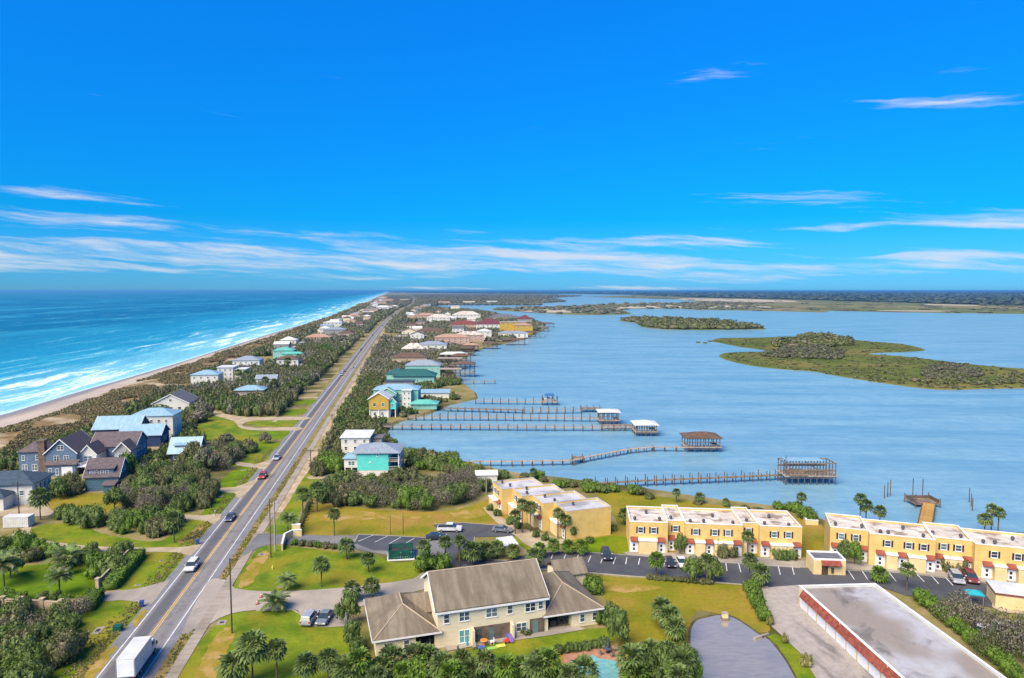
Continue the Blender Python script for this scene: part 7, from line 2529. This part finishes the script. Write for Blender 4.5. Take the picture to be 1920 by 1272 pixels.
cab.v = [(x, y, z) for x in (-1.05, 1.05) for y, z in ((6.5, 0.6), (9.0, 0.6), (9.1, 1.3), (8.6, 1.55), (8.0, 2.45), (6.5, 2.5))]
cab.f = [tuple(range(6)), tuple(range(6, 12))[::-1]] + [(i, (i + 1) % 6, 6 + (i + 1) % 6, 6 + i) for i in range(6)]
o = place('cab', bevelled(cab, 'cab', 0.06), 'car_white', t_)
part('windows', MB().box(1.053, 6.9, 1.5, 1.07, 8.0, 2.25).box(-1.07, 6.9, 1.5, -1.053, 8.0, 2.25), 'car_glass', t_)
for s in (-1, 1):
    part('mirror', MB().box(s * 1.35 - 0.1, 8.0, 1.5, s * 1.35 + 0.1, 8.1, 2.0), 'plastic_black', t_)
    for y in (1.3, 2.3, 7.9):
        w_ = place('wheel', _WH, 'tyre_rubber', t_, (s * 0.98, y, 0.0), pi / 2, (1.3, 1.2, 1.3))
        place('rim', _RM, 'rim_metal', w_)

# ================================================================== street furniture and small things
pm('bin_blue', (0.03, 0.07, 0.25), None, 1, 0.5)
pm('pole_wood', S(112, 98, 84, .72), S(92, 80, 70, .7), 1.2, 0.9, stretch=(1, 1, 3), fine=(5, .25))
pm('pole_concrete', S(196, 192, 186, .74), S(176, 172, 168, .72), 1.2, 0.9, fine=(5, .15))
pm('cone_orange', (0.75, 0.14, 0.04), None, 1, 0.5)
pm('umbrella_teal', (0.02, 0.34, 0.40), None, 1, 0.7)
pm('fabric_dark', (0.06, 0.075, 0.10), None, 1, 0.8)
pm('toy_orange', (0.65, 0.25, 0.05), None, 1, 0.4)
pm('toy_green', (0.25, 0.50, 0.10), None, 1, 0.4)
pm('toy_yellow', (0.75, 0.62, 0.12), None, 1, 0.4)
pm('toy_purple', (0.20, 0.12, 0.40), None, 1, 0.4)
pm('toy_blue', (0.08, 0.16, 0.45), None, 1, 0.4)
pm('toy_red', (0.55, 0.08, 0.06), None, 1, 0.4)


def wheelie(px, py, label, rz=0.3):
    t_ = thing('wheelie_bin', label, 'bin', G(px, py), rz, 'blue bins at the road edge')
    part('body', frustum(-.26, .26, .30, .08, -.33, .33, .36, 1.0), 'bin_blue', t_)
    part('lid', MB().box(-.36, -.40, 1.003, .38, .40, 1.08), 'bin_blue', t_)
    for s in (-1, 1):
        part('wheel', MB().wheel(-.28, s * .3, .12, .12, .08, 10), 'plastic_black', t_)


wheelie(266, 1138, 'blue wheelie bin at the end of the gated driveway')
wheelie(371, 1021, 'blue wheelie bin at the end of the curved drive')


def pole(px, py, top, label, mat='pole_wood', arm=True, r=0.16, rz=RH, lamp=False):
    x, y = G(px, py)
    k = y / ray(px, top).y
    h = CAM_H + ray(px, top).z * k
    t_ = thing('lamp_post' if lamp else 'utility_pole', label, 'pole', (x, y, 0), rz, 'poles along the road')
    part('shaft', MB().cyl(0, 0, 0, h, r, r * 0.7, 8), mat, t_)
    if arm:
        part('crossarm', MB().box(-1.1, -0.06, h - 0.6, 1.1, 0.06, h - 0.45), mat, t_)
        for x_ in (-1.0, 0.0, 1.0):
            part('insulator', MB().cyl(x_, 0, h - 0.447 if x_ else h + 0.002, h - 0.2 if x_ else h + 0.2, 0.06, 0.04, 6), 'vent_metal', t_)
    if lamp:
        part('lamp_arm', MB().tube((0, 0, h - 0.3), (-1.6, 0, h + 0.1), 0.06), mat, t_)
        part('lamp_head', MB().box(-2.3, -0.15, h + 0.05, -1.6, 0.15, h + 0.2), 'vent_metal', t_)
    return t_


pole(435, 1188, 1047, 'tall brown wooden utility pole in the mouth of the entrance drive', arm=False, r=0.14)
pole(516, 1034, 940, 'pale concrete pole at the second side road, right of a pair', 'pole_concrete', True, 0.2)
pole(508, 1046, 935, 'thin brown pole at the second side road, left of a pair', 'pole_wood', False, 0.12)
pole(36, 968, 904, 'wooden pole before the white house at the left edge', 'pole_wood', True, 0.15)
pole(289, 800, 742, 'pole beside the white gabled beach house', 'pole_wood', True, 0.14)
pole(583, 892, 842, 'pole on the pavement before the turquoise stilt house', 'pole_wood', True, 0.15)
pole(623, 808, 776, 'pole on the pavement by the golden stilt house, nearer one', 'pole_wood', True, 0.15)
pole(634, 806, 766, 'pole on the pavement by the golden stilt house, farther one', 'pole_wood', False, 0.15)
pole(672, 747, 716, 'pole on the pavement by the teal roofs', 'pole_wood', True, 0.16)
pole(1345, 1080, 1008, 'slim dark lamp pole before the middle townhouses', 'vent_metal', False, 0.09)
pole(912, 926, 894, 'leaning pale post at the thicket beside the stepped block', 'pole_concrete', False, 0.16)
pole(732, 1002, 966, 'thin dark post on the dry field, left one', 'plastic_black', False, 0.06)
pole(756, 1002, 962, 'thin dark post on the dry field, right one', 'plastic_black', False, 0.07)
pole(365, 1010, 984, 'white short post at the crescent lawn', 'pole_concrete', False, 0.06)
pole(860, 1062, 1000, 'slim brown pole at the lot entrance', 'pole_wood', False, 0.1)

for px, py, w, d, lb in ((184, 1183, 1.3, 2.4, 'pale concrete drain pad on the verge at the bottom left'), (416, 1168, 1.5, 1.6, 'pale concrete drain pad beside the wooden pole'), (303, 1052, 0.9, 0.9, 'small white hatch ring on the verge by the long hedge'),
                         (414, 931, 1.3, 1.0, 'white hatch pad on the bright verge nearer the road fork'), (457, 882, 1.6, 1.0, 'white hatch pad on the bright verge below the dry drive'), (491, 1040, 1.4, 1.4, 'round pale drain pad below the second side road'), (525, 1101, 1.2, 0.6, 'small pale slab at the curve of the entrance drive'),
                         (258, 1098, 1.2, 0.5, 'white slab on the verge beside the driveway')):
    t_ = thing('drain_pad', lb, 'drain cover', G(px, py), RH)
    part('slab', MB().box(-w / 2, -d / 2, 0, w / 2, d / 2, 0.07), 'concrete_walk', t_)
    part('grate', MB().box(-w * .22, -d * .18, 0.073, w * .22, d * .18, 0.10), 'plastic_black', t_)
t_ = thing('utility_box', 'dark green utility box on the verge at the bottom left', 'utility box', G(221, 1184), RH)
part('body', MB().box(-.6, -.45, 0.1, .6, .45, 0.95), 'screen_green', t_)
part('base', MB().box(-.75, -.6, 0, .75, .6, 0.1), 'concrete_walk', t_)
part('lid', MB().box(-.64, -.5, .953, .64, .5, 1.02), 'screen_green', t_)
for k, (px, py) in enumerate(((483, 1134), (490, 1121))):
    t_ = thing('traffic_cone', 'orange traffic cone on the entrance drive, ' + ('nearer one' if k == 0 else 'farther one'), 'cone', (*G(px, py), 0.1))
    part('base', MB().box(-.28, -.28, 0, .28, .28, .05), 'plastic_black', t_)
    part('body', MB().cyl(0, 0, .05, .95, .2, .04, 10), 'cone_orange', t_)
    part('band', MB().cyl(0, 0, .45, .62, .145, .118, 10), 'lamp_clear', t_)
t_ = thing('yellow_marker', 'short yellow hydrant marker on the lawn between the drives', 'marker', G(511, 1068))
part('post', MB().cyl(0, 0, 0, 0.7, .12, .10, 8).cyl(0, 0, .7, .85, .13, .05, 8), 'toy_yellow', t_)
part('cap', MB().cyl(0, 0, 0.35, 0.5, .17, .17, 8), 'toy_yellow', t_)


def wall_run(name, label, pix, h, w, mat, cat='wall', post=0.0, pmat=None):
    P_ = [Vector(p) for p in gp(pix)]
    o0 = P_[0]
    t_ = thing(name, label, cat, (o0.x, o0.y, 0))
    for p, q in zip(P_, P_[1:]):
        u = (q - p).normalized()
        n_ = Vector((-u.y, u.x)) * w / 2
        b, c = MB(), MB()
        for bb, zz0, zz1, e in ((b, 0, h, 0), (c, h + 0.003, h + 0.12, 0.06)):
            nn = n_ * (1 + e / w * 2)
            cs = [p - o0 - nn, q - o0 - nn, q - o0 + nn, p - o0 + nn]
            k = len(bb.v)
            bb.v += [(v.x, v.y, zz0) for v in cs] + [(v.x, v.y, zz1) for v in cs]
            bb.f += [tuple(k + i for i in f) for f in ((3, 2, 1, 0), (4, 5, 6, 7), (0, 1, 5, 4), (1, 2, 6, 5), (2, 3, 7, 6), (3, 0, 4, 7))]
        part('panel', b, mat, t_)
        part('coping', c, 'trim_white' if not pmat else pmat, t_)
    if post:
        for p in P_:
            v = p - o0
            part('pillar', MB().box(v.x - .3, v.y - .3, 0, v.x + .3, v.y + .3, h + 0.4).box(v.x - .4, v.y - .4, h + .4, v.x + .4, v.y + .4, h + .55), pmat or 'wall_beige', t_)
    return t_


wall_run('garden_wall', 'weathered white and tan garden wall at the left edge', [(-40, 1140), (6, 1141), (40, 1142), (80, 1144), (115, 1147), (152, 1150)], 1.6, 0.25, 'wall_beige', post=1, pmat='wall_beige')
wall_run('garden_wall', 'low tan wall behind the long clipped hedge', [(184, 1106), (248, 1040)], 1.7, 0.2, 'wall_beige', post=1, pmat='wall_beige')
wall_run('entrance_wall', 'curved tan entrance wall beside the old asphalt drive', [(529, 1033), (534, 1014), (548, 1007), (566, 1006)], 1.5, 0.3, 'wall_buff', post=0)
wall_run('entrance_pier', 'tan entrance pier with a pale top left of the dry field', [(548, 1003), (564, 1003)], 2.4, 0.6, 'wall_buff', 'wall')
wall_run('retaining_wall', 'low buff retaining wall between the middle and right townhouses', [(1500, 962), (1512, 984), (1534, 985)], 1.1, 0.3, 'wall_buff')
# post and rail fence left of the dry field
A_, B_ = Vector(G(551, 1002)), Vector(G(586, 918))
t_ = thing('rail_fence', 'low timber rail fence along the left side of the dry field', 'fence', (*A_, 0), atan2(B_.y - A_.y, B_.x - A_.x))
L = (B_ - A_).length
for i in range(int(L / 2.4) + 1):
    part('post', MB().box(i * 2.4 - .07, -.07, 0, i * 2.4 + .07, .07, 1.3), 'timber_grey', t_)
for z in (0.5, 1.05):
    part('rail', MB().box(0, -.12, z, L, -.073, z + .12), 'timber_grey', t_)

# patio of the row house
ROWM = Matrix.Translation((*o_main, 0)) @ Matrix.Rotation(radians(16.9), 4, 'Z')


def at_row(x, y, z=0.11):
    v = ROWM @ Vector((x, y, z))
    return (v.x, v.y, v.z)


def chair(label, loc, rz, mat, group):
    t_ = thing('patio_chair', label, 'chair', loc, rz, group)
    part('seat', MB().box(-.28, -.28, .40, .28, .28, .48), mat, t_)
    part('backrest', MB().box(-.28, .24, .483, .28, .30, .98), mat, t_)
    for x in (-.24, .24):
        for y in (-.24, .22):
            part('leg', MB().box(x - .03, y - .03, 0, x + .03, y + .03, .397), mat, t_)


def parasol(label, loc, mat, open_=True):
    t_ = thing('parasol', label, 'umbrella', loc)
    part('pole', MB().cyl(0, 0, 0, 2.4, .035, .03, 6), 'rim_metal', t_)
    part('base', MB().cyl(0, 0, 0, .12, .3, .28, 10), 'plastic_black', t_)
    if open_:
        part('canopy', MB().cyl(0, 0, 1.75, 2.45, 1.3, .06, 8), mat, t_)
    else:
        part('canopy', MB().cyl(0, 0, 1.0, 2.5, .22, .05, 8), mat, t_)


def table(label, loc, mat, r=0.6):
    t_ = thing('patio_table', label, 'table', loc)
    part('tabletop', MB().cyl(0, 0, .70, .75, r, r, 12), mat, t_)
    part('pedestal', MB().cyl(0, 0, 0, .70, .06, .06, 6), mat, t_)
    part('foot', MB().cyl(0, 0, 0, .05, r * .5, r * .5, 10), mat, t_)


parasol('closed teal parasol before the aqua patio door', at_row(13.1, -2.4), 'umbrella_teal', False)
chair('pale patio chair left of the teal parasol', at_row(11.9, -2.2), 1.2, 'timber_grey', 'patio chairs')
chair('pale patio chair right of the teal parasol', at_row(14.2, -2.0), -1.0, 'timber_grey', 'patio chairs')
table('round orange patio table under the porch', at_row(16.0, -1.2), 'toy_orange', .6)
chair('white patio chair beside the orange table', at_row(17.3, -1.4), -1.4, 'door_white', 'patio chairs')
for lb, x, y, w, d, h, mt in (('flat bright green play mat on the patio', 16.9, -2.6, 1.6, .8, .06, 'toy_green'), ('flat yellow play mat on the patio', 18.4, -2.3, 1.5, .8, .06, 'toy_yellow')):
    o = place('play_mat', MB().box(-w / 2, -d / 2, 0, w / 2, d / 2, h).mesh('play_mat'), mt, None, at_row(x, y), radians(16.9))
    tag(o, lb, 'mat')
for lb, x, y, mt, nm in (('blue ride-on toy car on the patio by the green mat', 15.3, -2.4, 'toy_blue', 0), ('red ride-on toy car on the patio by the yellow mat', 19.6, -1.6, 'toy_red', 1)):
    t_ = thing('toy_car', lb, 'toy', at_row(x, y), .3)
    part('body', bevelled(MB().box(-.5, -.3, .12, .5, .3, .42), 'body').copy() and MB().box(-.5, -.3, .12, .5, .3, .42), mt, t_)
    part('seat', MB().box(-.3, -.2, .423, .1, .2, .6), mt, t_)
    for a_ in (-.33, .33):
        for b_ in (-.3, .3):
            part('wheel', MB().wheel(a_, b_, .13, .13, .08, 10), 'plastic_black', t_)
t_ = thing('toy_slide', 'purple toddler slide at the porch post', 'slide', at_row(20.2, -1.0), .5)
part('chute', MB().prism([(-1.1, .08), (0, .9), (0, 1.0), (-1.1, .2)], -.28, .28, 'x'), 'toy_purple', t_)
part('ladder', MB().box(-.28, 0.003, 0, -.2, .5, .95).box(.2, 0.003, 0, .28, .5, .95), 'toy_blue', t_)
t_ = thing('grill', 'black covered grill on the right wing patio', 'grill', at_row(28.3, 1.2), .2)
part('body', MB().box(-.5, -.3, .5, .5, .3, 1.05), 'plastic_black', t_)
part('cart', MB().box(-.55, -.28, 0, .55, .28, .5), 'interior_dark', t_)
for i, x in enumerate((29.5, 30.6)):
    chair('dark patio chair under the right wing porch, ' + ('left one' if i == 0 else 'right one'), at_row(x, 1.4), .4 - i, 'fabric_dark', 'patio chairs')
for i, x in enumerate((6.5, 7.8)):
    chair('dark patio chair under the left wing porch, ' + ('left one' if i == 0 else 'right one'), at_row(x, 1.3), .4 - i, 'fabric_dark', 'patio chairs')
sh(985, 1188, 26, 12, 'leaf_olive', 'reddish low shrub on the patio before the middle part')
# pool terrace
px_, py_ = G(1140, 1226)
table('round dark table on the pool deck', (px_, py_, .14), 'fabric_dark', .65)
parasol('closed dark parasol at the pool deck table', (px_, py_ + .05, .14), 'fabric_dark', False)
for i in range(4):
    a = i * 1.57 + .4
    chair('brown chair around the pool deck table, ' + ('right side', 'far side', 'left side', 'near side')[i], (px_ + 1.25 * cos(a), py_ + 1.25 * sin(a), .14), a - pi / 2, 'timber', 'chairs on the pool deck')
A_, B_ = Vector(G(1060, 1226)), Vector(G(1150, 1206))
t_ = thing('pool_fence', 'thin dark metal fence behind the pool deck', 'fence', (*A_, 0), atan2(B_.y - A_.y, B_.x - A_.x))
L = (B_ - A_).length
for i in range(int(L / 1.8) + 1):
    part('post', MB().box(i * 1.8 - .04, -.04, 0, i * 1.8 + .04, .04, 1.3), 'plastic_black', t_)
for z in (0.25, 1.15):
    part('rail', MB().box(0, .043, z, L, .07, z + .05), 'plastic_black', t_)
# turquoise canopy near the pump house
t_ = thing('canopy_tent', 'small bright turquoise canopy tent beside the pump house', 'tent', G(1826, 1133), -.3)
part('canopy', MB().hip(-1.2, 1.2, -1.0, 1.0, 2.1, .5, .1, .15), 'umbrella_teal', t_)
for x in (-1.1, 1.1):
    for y in (-0.9, 0.9):
        part('leg', MB().box(x - .04, y - .04, 0, x + .04, y + .04, 1.94), 'rim_metal', t_)
# pond aerator
t_ = thing('pond_pump', 'small pale pump box standing in the far edge of the pond', 'pump', (*G(1359, 1163), .13))
part('base', MB().box(-.6, -.5, 0, .6, .5, .35), 'timber', t_)
part('body', MB().box(-.45, -.35, .353, .45, .35, 1.1), 'wall_buff', t_)
part('lid', MB().box(-.5, -.4, 1.103, .5, .4, 1.2), 'timber_grey', t_)
t_ = thing('pond_headwall', 'pale concrete headwall at the right bank of the pond', 'wall', (*G(1428, 1196), .05), .5)
part('slab', MB().box(-1.6, -.2, 0, 1.6, .2, .35), 'concrete_walk', t_)
part('pipe', MB().wheel(0, -.25, .2, .18, .2, 10), 'vent_metal', t_)
# roadside signs and mail boxes
for px, py, lb in ((472, 1047, 'grey mail box on the verge below the second side road'), (404, 968, 'white mail box by the sandy drive'), (566, 870, 'white mail box on the right verge by the turquoise house')):
    t_ = thing('mail_box', lb, 'mail box', G(px, py), RH)
    part('post', MB().box(-.05, -.05, 0, .05, .05, 1.1), 'timber', t_)
    part('box', MB().box(-.14, -.28, 1.103, .14, .28, 1.4), 'wall_grey', t_)


# ------------------------------------------------------------------ air
m = bpy.data.materials.new('haze_air')
m.use_nodes = True
t = NT(m.node_tree)
t.n.clear()
o_ = t.new('ShaderNodeOutputMaterial')
vol = t.new('ShaderNodeVolumePrincipled')
vol.inputs['Color'].default_value = (0.16, 0.50, 0.86, 1)
vol.inputs['Density'].default_value = 0.00005
vol.inputs['Anisotropy'].default_value = 0.2
t.link(vol.outputs[0], o_.inputs['Volume'])
MATS['haze_air'] = m
hb = MB().box(-65000, -300, -4.0, 65000, 62000, 62.0)
o = place('haze', hb.mesh('haze'), 'haze_air')
o['kind'] = 'stuff'
